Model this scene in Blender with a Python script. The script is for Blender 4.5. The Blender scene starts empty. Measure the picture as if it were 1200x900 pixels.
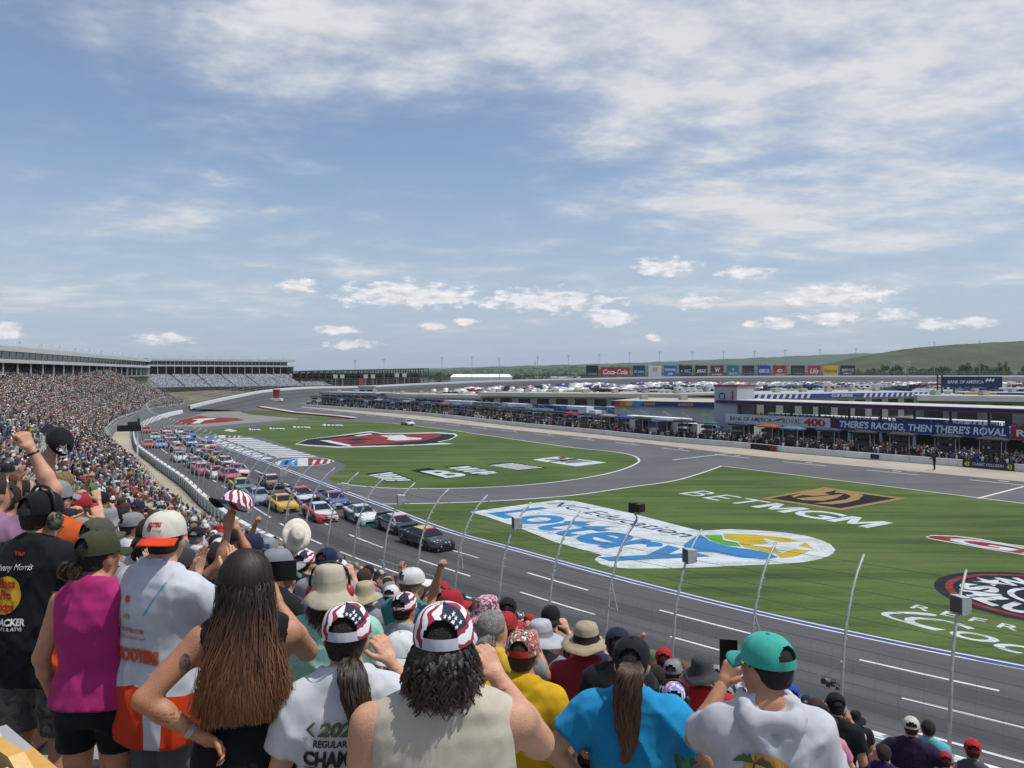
import bpy, bmesh, math, random
import numpy as np
from math import sin, cos, pi, radians, atan2, sqrt
from mathutils import Vector, Matrix
from mathutils.bvhtree import BVHTree
random.seed(7); RNG = np.random.default_rng(7)
SC = bpy.context.scene; COL = SC.collection

# ---------------------------------------------------------------- camera, sky, sun
FPX, HZ, H, CXP = 906.0, 437.0, 12.5, 600.0          # focal length in photo pixels, horizon row, eye height
cam = bpy.data.objects.new('camera', bpy.data.cameras.new('camera')); COL.objects.link(cam)
cam.location = (0, 0, H); cam.rotation_euler = (radians(90), 0, 0)
cam.data.sensor_width = 36; cam.data.lens = 36*FPX/1200; cam.data.shift_y = -13/1200
cam.data.clip_start = 0.05; cam.data.clip_end = 20000
SC.camera = cam
SUN_EL, SUN_AZ = radians(66), radians(98)            # azimuth clockwise from +Y (the view direction)
sun = bpy.data.objects.new('sun', bpy.data.lights.new('sun', 'SUN')); COL.objects.link(sun)
sun.data.energy = 3.5; sun.data.angle = radians(0.5); sun.data.color = (1, .965, .91)
sd = Vector((sin(SUN_AZ)*cos(SUN_EL), cos(SUN_AZ)*cos(SUN_EL), sin(SUN_EL)))
sun.rotation_euler = sd.to_track_quat('Z', 'Y').to_euler()
SC.view_settings.view_transform = 'Standard'; SC.view_settings.look = 'None'
SC.view_settings.exposure = 0.0; SC.view_settings.gamma = 1; SC.view_settings.use_curve_mapping = False

class NT:
    """tiny node-tree helper"""
    def __init__(s, tree): s.t = tree; s.n = tree.nodes; s.l = tree.links
    def node(s, typ, **kw):
        n = s.n.new(typ)
        for k, v in kw.items():
            if k.startswith('i_'):
                key = k[2:]; key = int(key) if key.isdigit() else key.replace('_', ' ')
                if hasattr(v, 'is_linked'): s.l.new(v, n.inputs[key])
                else: n.inputs[key].default_value = v
            else: setattr(n, k, v)
        return n
    def m(s, op, a, b=0.0, c=None, clamp=False):
        n = s.n.new('ShaderNodeMath'); n.operation = op; n.use_clamp = clamp
        for i, v in enumerate((a, b, c)):
            if v is None: continue
            if hasattr(v, 'is_linked'): s.l.new(v, n.inputs[i])
            else: n.inputs[i].default_value = v
        return n.outputs[0]
    def mix(s, fac, a, b, mode='MIX'):
        n = s.n.new('ShaderNodeMix'); n.data_type = 'RGBA'; n.blend_type = mode; n.clamp_factor = True
        for i, v in ((0, fac), (6, a), (7, b)):
            if hasattr(v, 'is_linked'): s.l.new(v, n.inputs[i])
            else: n.inputs[i].default_value = v if i == 0 else tuple(v)[:3] + (1,)
        return n.outputs[2]
    def ramp(s, fac, p0, p1):
        n = s.node('ShaderNodeMapRange', interpolation_type='SMOOTHSTEP'); s.l.new(fac, n.inputs[0])
        n.inputs[1].default_value = p0; n.inputs[2].default_value = p1
        return n.outputs[0]
    def noise(s, vec, scale, detail=4, rough=.55, dist=0.0, dim='3D'):
        n = s.node('ShaderNodeTexNoise', noise_dimensions=dim)
        if vec is not None: s.l.new(vec, n.inputs['Vector'])
        n.inputs['Scale'].default_value = scale; n.inputs['Detail'].default_value = detail
        n.inputs['Roughness'].default_value = rough; n.inputs['Distortion'].default_value = dist
        return n.outputs[0]

def lin(h):
    if isinstance(h, str):
        h = h.lstrip('#'); h = [int(h[i:i+2], 16)/255 for i in (0, 2, 4)]
        return tuple(c/12.92 if c <= .04045 else ((c+.055)/1.055)**2.4 for c in h)
    return tuple(h)[:3]

def build_world():
    w = bpy.data.worlds.new('World'); SC.world = w; w.use_nodes = True
    T = NT(w.node_tree); w.node_tree.nodes.clear()
    sky = T.node('ShaderNodeTexSky', sky_type='NISHITA', sun_disc=False, sun_elevation=SUN_EL, sun_rotation=SUN_AZ,
                 altitude=200, air_density=1.0, dust_density=1.6, ozone_density=2.2)
    tc = T.node('ShaderNodeTexCoord')
    sep = T.node('ShaderNodeSeparateXYZ'); T.l.new(tc.outputs['Generated'], sep.inputs[0])
    x, y, z = sep.outputs
    # a high sheet of thin cloud: the direction meets a plane far above
    zz = T.m('ADD', T.m('MAXIMUM', z, 0.0), 0.13)
    cv = T.node('ShaderNodeCombineXYZ'); T.l.new(T.m('DIVIDE', x, zz), cv.inputs[0]); T.l.new(T.m('DIVIDE', y, zz), cv.inputs[1])
    cv.inputs[2].default_value = 3.7
    mp = T.node('ShaderNodeMapping'); T.l.new(cv.outputs[0], mp.inputs[0]); mp.inputs['Rotation'].default_value = (0, 0, radians(-24)); mp.inputs['Scale'].default_value = (.78, 1.0, 1)
    n1 = T.noise(mp.outputs[0], 1.05, 5, .55, .35); n2 = T.noise(mp.outputs[0], 5.2, 4, .62, 0)
    az = T.m('ARCTAN2', x, y); el = T.m('ARCSINE', z)
    # two broad decks where the cloud lies thicker, seen by direction
    def deck(a0, e0, wa, we):
        du = T.m('DIVIDE', T.m('SUBTRACT', az, a0), wa); dv = T.m('DIVIDE', T.m('SUBTRACT', el, e0), we)
        return T.m('SUBTRACT', 1.0, T.ramp(T.m('SQRT', T.m('ADD', T.m('MULTIPLY', du, du), T.m('MULTIPLY', dv, dv))), .0, 1.0))
    dk = T.m('SUBTRACT', T.m('MAXIMUM', deck(.50, .36, .58, .30), T.m('MULTIPLY', deck(-.45, .42, .5, .14), .12)), T.m('MULTIPLY', deck(-.12, .27, .34, .16), .35))
    f = T.m('ADD', T.m('ADD', T.m('MULTIPLY', n1, .80), T.m('MULTIPLY', n2, .30)), T.m('MULTIPLY', dk, .24))
    thin = T.m('MULTIPLY', T.ramp(f, .48, .70), .38)
    sheet = T.m('ADD', T.m('ADD', thin, .14), T.m('MULTIPLY', T.ramp(T.m('ADD', f, T.m('MULTIPLY', T.m('SUBTRACT', n2, .5), .22)), .57, .86), .72))
    # a few low cumulus: azimuth / elevation cells broken by noise
    av = T.node('ShaderNodeCombineXYZ'); T.l.new(az, av.inputs[0]); T.l.new(T.m('MULTIPLY', el, 2.6), av.inputs[1]); av.inputs[2].default_value = 5.15
    vec0 = T.node('ShaderNodeCombineXYZ'); T.l.new(az, vec0.inputs[0]); T.l.new(el, vec0.inputs[1]); rmin = None
    for (px, py, w_, h_) in CUMULUS:
        a0 = math.atan2(px-CXP, FPX); e0 = math.atan2((HZ-py)*cos(a0), FPX); sx, sy = FPX/(w_*1.3), FPX/(h_*1.35)
        vm = T.node('ShaderNodeVectorMath', operation='MULTIPLY_ADD'); T.l.new(vec0.outputs[0], vm.inputs[0])
        vm.inputs[1].default_value = (sx, sy, 0); vm.inputs[2].default_value = (-a0*sx, -e0*sy, 0)
        ln = T.node('ShaderNodeVectorMath', operation='LENGTH'); T.l.new(vm.outputs[0], ln.inputs[0])
        rmin = ln.outputs['Value'] if rmin is None else T.m('MINIMUM', rmin, ln.outputs['Value'])
    blobs = T.m('SUBTRACT', 1.0, rmin)
    c3 = T.noise(av.outputs[0], 55, 4, .62)
    bl = T.ramp(T.m('ADD', blobs, T.m('MULTIPLY', T.m('SUBTRACT', c3, .5), 2.0)), .05, .70)
    cumall = T.m('MULTIPLY', bl, .9)
    sc_ = T.node('ShaderNodeVectorMath', operation='SCALE'); T.l.new(sky.outputs[0], sc_.inputs[0]); sc_.inputs['Scale'].default_value = 1.0
    hs = T.node('ShaderNodeHueSaturation'); hs.inputs['Saturation'].default_value = 1.14; hs.inputs['Value'].default_value = 1.0; T.l.new(sc_.outputs[0], hs.inputs['Color'])
    hz_ = T.mix(T.m('MULTIPLY', T.m('SUBTRACT', 1.0, T.ramp(el, -.02, .30)), .85), hs.outputs[0], (3.3, 4.1, 5.3))
    shade = T.m('MULTIPLY_ADD', n2, 1.2, SKY_CLOUD)
    cc = T.node('ShaderNodeCombineXYZ'); T.l.new(shade, cc.inputs[0]); T.l.new(T.m('MULTIPLY', shade, 1.02), cc.inputs[1]); T.l.new(T.m('MULTIPLY', shade, 1.07), cc.inputs[2])
    col = T.mix(T.m('MULTIPLY', sheet, T.ramp(el, -.01, .09)), hz_, cc.outputs[0])
    dn = T.m('MULTIPLY_ADD', c3, 6.0, SKY_CLOUD-1.4)
    c2c = T.node('ShaderNodeCombineXYZ'); T.l.new(dn, c2c.inputs[0]); T.l.new(dn, c2c.inputs[1]); T.l.new(T.m('MULTIPLY', dn, 1.03), c2c.inputs[2])
    col = T.mix(cumall, col, c2c.outputs[0])
    w.cycles.sampling_method = 'MANUAL'; w.cycles.sample_map_resolution = 256
    bg = T.node('ShaderNodeBackground'); T.l.new(col, bg.inputs[0]); bg.inputs[1].default_value = .125
    out = T.node('ShaderNodeOutputWorld'); T.l.new(bg.outputs[0], out.inputs[0])
SKY_CLOUD = 5.0
CUMULUS = [(485,346,85,14),(640,352,90,12),(980,347,62,10),(778,313,34,10),(715,372,30,9),(876,320,30,6),(352,335,24,7),(195,396,30,6),(8,388,14,8),
           (415,404,28,6),(395,387,28,5),(815,354,20,8),(915,378,16,7),(975,372,32,8),(1052,369,20,7),(505,382,14,6),(1145,378,18,5),(505,351,60,7),(545,378,14,5),(765,396,12,4),(883,380,10,4),(1090,380,26,5)]
build_world()

# ---------------------------------------------------------------- helpers
def G(px, py, z=0.0):
    D = FPX*(H-z)/(py-HZ); return Vector(((px-CXP)/FPX*D, D, z))
def PD(px, py, D): return Vector(((px-CXP)/FPX*D, D, H-(py-HZ)/FPX*D))

def tag(o, label=None, cat=None, group=None, kind=None):
    if label: o['label'] = label
    if cat: o['category'] = cat
    if group: o['group'] = group
    if kind: o['kind'] = kind
    return o
def empty(name, loc=(0,0,0), rz=0.0, parent=None):
    o = bpy.data.objects.new(name, None); o.empty_display_size = .2; COL.objects.link(o)
    o.location = loc; o.rotation_euler = (0, 0, rz); o.parent = parent
    return o
def copy_tree(o, parent=None):
    c = o.copy(); COL.objects.link(c); c.parent = parent
    for ch in o.children: copy_tree(ch, c)
    return c

MATS = {}
def mat(name, color=None, rough=.7, var=.12, scale=8.0, bump=0.0, bscale=60., metal=0.0, spec=None, emit=None, coat=0.0):
    if name in MATS: return MATS[name]
    m = bpy.data.materials.new(name); m.use_nodes = True; T = NT(m.node_tree)
    b = T.n['Principled BSDF']; c = lin(color)
    b.inputs['Roughness'].default_value = rough; b.inputs['Metallic'].default_value = metal
    if coat: b.inputs['Coat Weight'].default_value = coat; b.inputs['Coat Roughness'].default_value = .05
    if spec is not None: b.inputs['Specular IOR Level'].default_value = spec
    if var > 0:
        tc = T.node('ShaderNodeTexCoord'); nz = T.noise(tc.outputs['Object'], scale, 5, .6)
        k = T.ramp(nz, .3, .7)
        lo = tuple(v*(1-var) for v in c); hi = tuple(min(1, v*(1+var)) for v in c)
        T.l.new(T.mix(k, lo, hi), b.inputs['Base Color'])
        if bump:
            nb = T.noise(tc.outputs['Object'], bscale, 6, .6)
            bp = T.node('ShaderNodeBump'); bp.inputs['Strength'].default_value = bump; bp.inputs['Distance'].default_value = .02
            T.l.new(nb, bp.inputs['Height']); T.l.new(bp.outputs[0], b.inputs['Normal'])
    else: b.inputs['Base Color'].default_value = c + (1,)
    if emit: b.inputs['Emission Color'].default_value = lin(emit) + (1,); b.inputs['Emission Strength'].default_value = 1
    MATS[name] = m; return m

class MB:
    """collects shapes, builds one mesh object"""
    def __init__(s): s.v = []; s.f = []; s.mi = []; s.uv = []
    def add(s, vs, fs, m=0):
        o = len(s.v); s.v += [tuple(p) for p in vs]; s.f += [tuple(i+o for i in f) for f in fs]; s.mi += [m]*len(fs); return s
    def box(s, c, d, rz=0.0, m=0, taper=1.0):
        x, y, z = d[0]/2, d[1]/2, d[2]/2; vs = []
        for k in (-1, 1):
            t = taper if k > 0 else 1
            for a, b in ((-1,-1),(1,-1),(1,1),(-1,1)):
                X, Y = a*x*t, b*y*t
                vs.append((c[0]+X*cos(rz)-Y*sin(rz), c[1]+X*sin(rz)+Y*cos(rz), c[2]+k*z))
        return s.add(vs, [(3,2,1,0),(4,5,6,7),(0,1,5,4),(1,2,6,5),(2,3,7,6),(3,0,4,7)], m)
    def quad(s, a, b, c, d, m=0): return s.add([a,b,c,d], [(0,1,2,3)], m)
    def poly(s, pts, m=0): return s.add(pts, [tuple(range(len(pts)))], m)
    def prism(s, pts, z0, z1, m=0):
        n = len(pts); vs = [(p[0],p[1],z0) for p in pts]+[(p[0],p[1],z1) for p in pts]
        return s.add(vs, [tuple(range(n))[::-1], tuple(range(n,2*n))]+[(i,(i+1)%n,n+(i+1)%n,n+i) for i in range(n)], m)
    def tube(s, pts, r, n=6, m=0, cap=True):
        pts = [Vector(p) for p in pts]; k = len(pts); rs = r if isinstance(r, (list, tuple)) else [r]*k
        vs = []; fs = []
        for i, p in enumerate(pts):
            t = (pts[min(i+1,k-1)]-pts[max(i-1,0)]).normalized()
            a = t.cross(Vector((0,0,1)) if abs(t.z) < .9 else Vector((1,0,0))).normalized(); b = t.cross(a)
            for j in range(n):
                q = 2*pi*j/n; vs.append(p + a*(cos(q)*rs[i]) + b*(sin(q)*rs[i]))
        for i in range(k-1):
            for j in range(n): fs.append((i*n+j, i*n+(j+1)%n, (i+1)*n+(j+1)%n, (i+1)*n+j))
        if cap: fs.append(tuple(range(n))[::-1]); fs.append(tuple((k-1)*n+j for j in range(n)))
        return s.add(vs, fs, m)
    def lathe(s, prof, c=(0,0,0), n=20, m=0, sx=1.0, sy=1.0):
        vs = []; fs = []; k = len(prof)
        for r, z in prof:
            for j in range(n): q = 2*pi*j/n; vs.append((c[0]+r*sx*cos(q), c[1]+r*sy*sin(q), c[2]+z))
        for i in range(k-1):
            for j in range(n): fs.append((i*n+j, i*n+(j+1)%n, (i+1)*n+(j+1)%n, (i+1)*n+j))
        return s.add(vs, fs, m)
    def build(s, name, mats, parent=None, smooth=False, loc=None):
        me = bpy.data.meshes.new(name); me.from_pydata(s.v, [], s.f); me.update()
        mats = mats if isinstance(mats, (list, tuple)) else [mats]
        for q in mats: me.materials.append(q)
        if len(mats) > 1: me.polygons.foreach_set('material_index', s.mi)
        if smooth: me.polygons.foreach_set('use_smooth', [True]*len(s.f))
        o = bpy.data.objects.new(name, me); COL.objects.link(o); o.parent = parent
        if loc is not None: o.location = loc
        return o

def np_mesh(name, V, Fq, mats, colors=None, parent=None, smooth=False, mi=None):
    """quads/tris given as numpy arrays (Fq: n x 3 or n x 4), optional per-vertex colours"""
    me = bpy.data.meshes.new(name); V = np.asarray(V, np.float32); Fq = np.asarray(Fq, np.int32); k = Fq.shape[1]
    me.vertices.add(len(V)); me.vertices.foreach_set('co', V.ravel())
    me.loops.add(Fq.size); me.loops.foreach_set('vertex_index', Fq.ravel())
    me.polygons.add(len(Fq)); me.polygons.foreach_set('loop_start', np.arange(0, Fq.size, k, dtype=np.int32))
    me.polygons.foreach_set('loop_total', np.full(len(Fq), k, np.int32))
    if smooth: me.polygons.foreach_set('use_smooth', np.ones(len(Fq), bool))
    for q in (mats if isinstance(mats, (list, tuple)) else [mats]): me.materials.append(q)
    if mi is not None: me.polygons.foreach_set('material_index', np.asarray(mi, np.int32))
    if colors is not None:
        a = me.attributes.new('Col', 'FLOAT_COLOR', 'POINT'); c = np.ones((len(V), 4), np.float32); c[:, :3] = colors
        a.data.foreach_set('color', c.ravel())
    me.update(calc_edges=True)
    if name is None: return me
    o = bpy.data.objects.new(name, me); COL.objects.link(o); o.parent = parent
    return o

def vcol_mat(name, rough=.8):
    if name in MATS: return MATS[name]
    m = bpy.data.materials.new(name); m.use_nodes = True; T = NT(m.node_tree); b = T.n['Principled BSDF']
    a = T.node('ShaderNodeAttribute', attribute_name='Col'); T.l.new(a.outputs['Color'], b.inputs['Base Color'])
    b.inputs['Roughness'].default_value = rough; MATS[name] = m; return m

class Curve:
    def __init__(s, pts, step=1.0):
        P = [Vector(tuple(p)[:3] if len(p) > 2 else (p[0], p[1], 0)) for p in pts]
        P = [P[0]*2-P[1]] + P + [P[-1]*2-P[-2]]; out = []
        for i in range(1, len(P)-2):
            p0, p1, p2, p3 = P[i-1:i+3]; n = max(2, int((p2-p1).length/step))
            # centripetal-ish catmull rom
            d = (p2-p1).length; m1 = (p2-p0)*(d/max(1e-6, (p2-p1).length+(p1-p0).length)); m2 = (p3-p1)*(d/max(1e-6, (p3-p2).length+d))
            for k in range(n):
                t = k/n; t2 = t*t; t3 = t2*t
                out.append(p1*(2*t3-3*t2+1)+m1*(t3-2*t2+t)+p2*(-2*t3+3*t2)+m2*(t3-t2))
        out.append(P[-2]); s.p = np.array([tuple(q) for q in out])
        d = np.linalg.norm(np.diff(s.p[:, :2], axis=0), axis=1); s.s = np.concatenate([[0], np.cumsum(d)]); s.L = s.s[-1]
    def at(s, q): return np.array([np.interp(q, s.s, s.p[:, k]) for k in range(3)])
    def tan(s, q, e=1.0):
        d = s.at(min(q+e, s.L))-s.at(max(q-e, 0)); d[2] = 0; return d/np.linalg.norm(d)
    def off(s, q, d, z=None, e=6.0):
        p = s.at(q); t = s.tan(q, e); r = p + np.array([-t[1], t[0], 0])*d
        if z is not None: r[2] = z
        return Vector(r)
    def near(s, x, y):
        d = np.hypot(s.p[:, 0]-x, s.p[:, 1]-y); i = int(d.argmin()); return s.s[i], d[i]

def ribbon(name, A, B, mats, parent=None, nv=1):
    """strip between two point lists with u = metres along, v = 0..1 across"""
    A = [Vector(a) for a in A]; B = [Vector(b) for b in B]; n = len(A); vs = []; fs = []; uv = []; u = 0
    for i in range(n):
        if i: u += ((A[i]+B[i])/2-(A[i-1]+B[i-1])/2).length
        for k in range(nv+1): vs.append(A[i].lerp(B[i], k/nv)); uv.append((u, k/nv))
    w = nv+1
    for i in range(n-1):
        for k in range(nv): fs.append((i*w+k, i*w+k+1, (i+1)*w+k+1, (i+1)*w+k))
    me = bpy.data.meshes.new(name); me.from_pydata([tuple(v) for v in vs], [], fs)
    L = me.uv_layers.new(name='UV')
    for lp in me.loops: L.data[lp.index].uv = uv[lp.vertex_index]
    bm = bmesh.new(); bm.from_mesh(me); bmesh.ops.recalc_face_normals(bm, faces=bm.faces[:])
    if bm.faces[0].normal.z < 0: bmesh.ops.reverse_faces(bm, faces=bm.faces[:])
    bm.to_mesh(me); bm.free(); me.materials.append(mats)
    o = bpy.data.objects.new(name, me); COL.objects.link(o); o.parent = parent
    return o

_txt = {}
def text2d(body, bold=0.0, shear=0.0, spacing=1.0):
    """default font as flat triangles: (verts n x 2 with unit cap height and x from 0), faces, width)"""
    key = (body, bold, shear, spacing)
    if key in _txt: return _txt[key]
    cu = bpy.data.curves.new('t', 'FONT'); cu.body = body; cu.size = 1; cu.offset = bold; cu.shear = shear; cu.space_character = spacing
    cu.resolution_u = 3; cu.fill_mode = 'FRONT'
    ob = bpy.data.objects.new('t', cu); me = ob.to_mesh()
    v = np.array([p.co[:2] for p in me.vertices]) if len(me.vertices) else np.zeros((1, 2)); f = [tuple(p.vertices) for p in me.polygons]
    ob.to_mesh_clear(); bpy.data.objects.remove(ob); bpy.data.curves.remove(cu)
    v = v - [v[:, 0].min(), 0]; v = v/.69; _txt[key] = (v, f, v[:, 0].max()); return _txt[key]

def flat_text(name, body, fn, mats, parent=None, width=None, height=1.0, **kw):
    """text mapped by fn(u, v) -> world; width = total width, height = cap height in fn units"""
    v, f, w = text2d(body, **kw); sx = (width/w) if width else height
    me = bpy.data.meshes.new(name); me.from_pydata([tuple(fn(p[0]*sx, p[1]*height)) for p in v], [], f); me.update()
    me.materials.append(mats); o = bpy.data.objects.new(name, me); COL.objects.link(o); o.parent = parent
    return o
# ---------------------------------------------------------------- reference curves on the ground
FENCE = Curve([(59.6,-14.7),(44.1,-2.2),(28.5,10.4),(13,23),(-5,40.5)] + [tuple(G(*p, 1.1))[:2] for p in ((300,620),(243,583),(217,560),(183,537),(160,518))] +
              [(-83,172),(-97,215),(-104,250),(-108,285),(-109.5,310),(-108,335)], .8)
TURN = Curve([(-104,250,2.0),(-108,285,3.0),(-108.5,310,3.95),(-107,335,5.1),(-98.5,372,5.9),(-76,402,5.9),(-50.7,425,6.9),(0,452,8.5),(79,480,10.0),(165,500,10.7),(371,556,10.7),(640,640,10.7)], 4)
INF = Curve([G(*p) for p in ((1420,829),(1200,783),(1050,753.5),(900,721),(750,684),(600,643),(525,622),(445,591.5),(387,570),(340,552),(300,537),(283,531),(233,513),(200,497.5))], .8)
PITW = Curve([G(*p) for p in ((1400,570),(1200,553.5),(1125,547),(915,530),(880,526),(775,517),(700,509),(600,499),(500,487.5),(350,476))], 1.5)
PITE = Curve([G(*p) for p in ((1400,584),(1200,564.5),(900,536),(750,519),(600,503.5),(475,490),(355,477.5))], 1.5)
def lot_z(x, y):
    s, d = PITW.near(x, y); t = min(1, max(0, (d-30)/190)); 
    return 4.6*t*t*(3-2*t)

# ---------------------------------------------------------------- ground materials
def grass_mat():
    m = bpy.data.materials.new('mown_grass'); m.use_nodes = True; T = NT(m.node_tree); b = T.n['Principled BSDF']
    tc = T.node('ShaderNodeTexCoord'); o = tc.outputs['Object']
    mp = T.node('ShaderNodeMapping'); T.l.new(o, mp.inputs[0]); mp.inputs['Rotation'].default_value = (0,0,radians(57)); mp.inputs['Scale'].default_value = (.045,.55,1)
    st = T.noise(mp.outputs[0], 1.0, 4, .6); 
    mp2 = T.node('ShaderNodeMapping'); T.l.new(o, mp2.inputs[0]); mp2.inputs['Rotation'].default_value = (0,0,radians(57)); mp2.inputs['Scale'].default_value = (.2,3.2,1)
    st2 = T.noise(mp2.outputs[0], 1.0, 3, .6)
    big = T.noise(o, .06, 4, .55); fine = T.noise(o, 2.6, 6, .7); tiny = T.noise(o, 14, 4, .7)
    k = T.m('ADD', T.m('ADD', T.m('MULTIPLY', st, .42), T.m('MULTIPLY', st2, .22)), T.m('ADD', T.m('MULTIPLY', big, .22), T.m('MULTIPLY', fine, .14)))
    c = T.mix(T.ramp(k, .38, .62), (.035,.064,.016), (.098,.142,.040))
    c = T.mix(T.m('MULTIPLY', T.ramp(tiny, .5, .75), .35), c, (.13,.15,.065))
    c = T.mix(T.m('MULTIPLY', T.ramp(big, .56, .7), .35), c, (.12,.13,.05))
    T.l.new(c, b.inputs['Base Color']); b.inputs['Roughness'].default_value = .9; b.inputs['Specular IOR Level'].default_value = .15
    bp = T.node('ShaderNodeBump'); bp.inputs['Strength'].default_value = .6; bp.inputs['Distance'].default_value = .06; T.l.new(tiny, bp.inputs['Height']); T.l.new(bp.outputs[0], b.inputs['Normal'])
    return m
def asphalt_mat(name, c0, c1, streak=False):
    m = bpy.data.materials.new(name); m.use_nodes = True; T = NT(m.node_tree); b = T.n['Principled BSDF']
    tc = T.node('ShaderNodeTexCoord'); o = tc.outputs['Object']
    big = T.noise(o, .12, 5, .6); fine = T.noise(o, 6, 5, .7); tiny = T.noise(o, 60, 3, .7)
    k = T.m('ADD', T.m('MULTIPLY', big, .5), T.m('ADD', T.m('MULTIPLY', fine, .3), T.m('MULTIPLY', tiny, .2)))
    if streak:
        mp = T.node('ShaderNodeMapping'); T.l.new(tc.outputs['UV'], mp.inputs[0]); mp.inputs['Scale'].default_value = (.02, 26, 1)
        s1 = T.noise(mp.outputs[0], 1, 4, .65)
        mp2 = T.node('ShaderNodeMapping'); T.l.new(tc.outputs['UV'], mp2.inputs[0]); mp2.inputs['Scale'].default_value = (.006, 5, 1)
        s2 = T.noise(mp2.outputs[0], 1, 3, .5)
        k = T.m('ADD', T.m('MULTIPLY', k, .4), T.m('ADD', T.m('MULTIPLY', s1, .35), T.m('MULTIPLY', s2, .25)))
    c = T.mix(T.ramp(k, .36, .64), c0, c1)
    if streak:
        su = T.node('ShaderNodeSeparateXYZ'); T.l.new(tc.outputs['UV'], su.inputs[0]); v = su.outputs[1]; nv_ = T.noise(o, .05, 2, .5)
        for v0, w_, a_ in ((.34,.11,.62),(.62,.10,.52)):
            g = T.m('SUBTRACT', 1.0, T.ramp(T.m('ABSOLUTE', T.m('SUBTRACT', T.m('ADD', v, T.m('MULTIPLY', T.m('SUBTRACT', nv_, .5), .06)), v0)), 0, w_)); c = T.mix(T.m('MULTIPLY', T.m('MULTIPLY', g, a_), T.m('ADD', .5, s1)), c, (.022,.022,.023))
        for v0 in (.168,.334,.5,.667,.834): c = T.mix(T.m('MULTIPLY', T.m('LESS_THAN', T.m('ABSOLUTE', T.m('SUBTRACT', v, v0)), .0026), .55), c, (.025,.025,.026))
    else:
        sk = T.node('ShaderNodeMapping'); T.l.new(o, sk.inputs[0]); sk.inputs['Rotation'].default_value = (0,0,.75); sk.inputs['Scale'].default_value = (.03,.7,1); c = T.mix(T.m('MULTIPLY', T.ramp(T.noise(sk.outputs[0], 1, 3, .6, .6), .56, .70), .35), c, tuple(q*.5 for q in c0))
    T.l.new(c, b.inputs['Base Color']); b.inputs['Roughness'].default_value = .82
    bp = T.node('ShaderNodeBump'); bp.inputs['Strength'].default_value = .25; bp.inputs['Distance'].default_value = .01; T.l.new(tiny, bp.inputs['Height']); T.l.new(bp.outputs[0], b.inputs['Normal'])
    return m
GRASS = grass_mat()
ASPH = asphalt_mat('asphalt', (.070,.071,.074), (.105,.106,.110)); TRACKM = asphalt_mat('track_asphalt', (.050,.051,.053), (.086,.087,.090), True)
PALE = asphalt_mat('pale_asphalt', (.17,.165,.155), (.22,.215,.20)); CONC = asphalt_mat('concrete', (.28,.25,.20), (.42,.37,.29))
WALKM = asphalt_mat('walkway_concrete', (.30,.27,.19), (.42,.37,.27)); LOTM = asphalt_mat('lot_gravel', (.12,.125,.11), (.22,.21,.19))
def worn_paint(name, col, wear=.35):
    m = bpy.data.materials.new(name); m.use_nodes = True; T = NT(m.node_tree); b = T.n['Principled BSDF']
    o = T.node('ShaderNodeTexCoord').outputs['Object']; n = T.noise(o, .55, 5, .7); n2 = T.noise(o, 4, 5, .75)
    mp = T.node('ShaderNodeMapping'); T.l.new(o, mp.inputs[0]); mp.inputs['Rotation'].default_value = (0,0,radians(57)); mp.inputs['Scale'].default_value = (.12,2.6,1)
    n3 = T.noise(mp.outputs[0], 1, 4, .6)
    k = T.ramp(T.m('ADD', T.m('ADD', T.m('MULTIPLY', n, .35), T.m('MULTIPLY', n2, .3)), T.m('MULTIPLY', n3, .35)), .46, .57)
    c = lin(col); g = tuple(.38*v+.62*w for v, w in zip(c, (.09,.13,.05)))
    T.l.new(T.mix(T.m('MULTIPLY', k, wear*1.9), c, g), b.inputs['Base Color']); b.inputs['Roughness'].default_value = .85; b.inputs['Specular IOR Level'].default_value = .2
    return m
P_WHITE = worn_paint('grass_paint_white', '#bcc2c7'); P_BLUE = worn_paint('grass_paint_blue', '#2a72ac'); P_NAVY = worn_paint('grass_paint_navy', '#0e1122', .10); P_NAVY2 = worn_paint('grass_paint_dark_blue', '#1c2f5e', .25)
P_RED = worn_paint('grass_paint_red', '#7c1723'); P_YEL = worn_paint('grass_paint_yellow', '#ae9826'); P_GREEN = worn_paint('grass_paint_green', '#4c962b'); P_BLACK = worn_paint('grass_paint_black', '#0d0c0a', .05); P_GOLD = worn_paint('grass_paint_gold', '#8a7048', .12)
L_WHITE = worn_paint('line_paint_white', '#c9cacb', .12); L_BLUE = worn_paint('line_paint_blue', '#2c4ea0', .15)
WHITE = mat('white_paint', '#dfe1e2', .5, .06, 1.5); GREY = mat('grey_metal', '#8b8f93', .45, .12, 5, metal=.5); DARK = mat('dark_metal', '#24262a', .5, .2, 5)
BLACK = mat('black_plastic', '#101113', .5, .2, 20); CREAM = mat('cream_wall', '#c9c7bd', .8, .07, .8); GALV = mat('galvanised', '#a6a8a6', .5, .15, 6, metal=.25)

def struct(o): o['kind'] = 'structure'; return o
def px_poly(name, pts, z, m, parent=None):
    b = MB(); b.poly([G(x, y, z) for x, y in pts]); o = b.build(name, m, parent)
    me = o.data
    if me.polygons[0].normal.z < 0: me.flip_normals()
    return o

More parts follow.
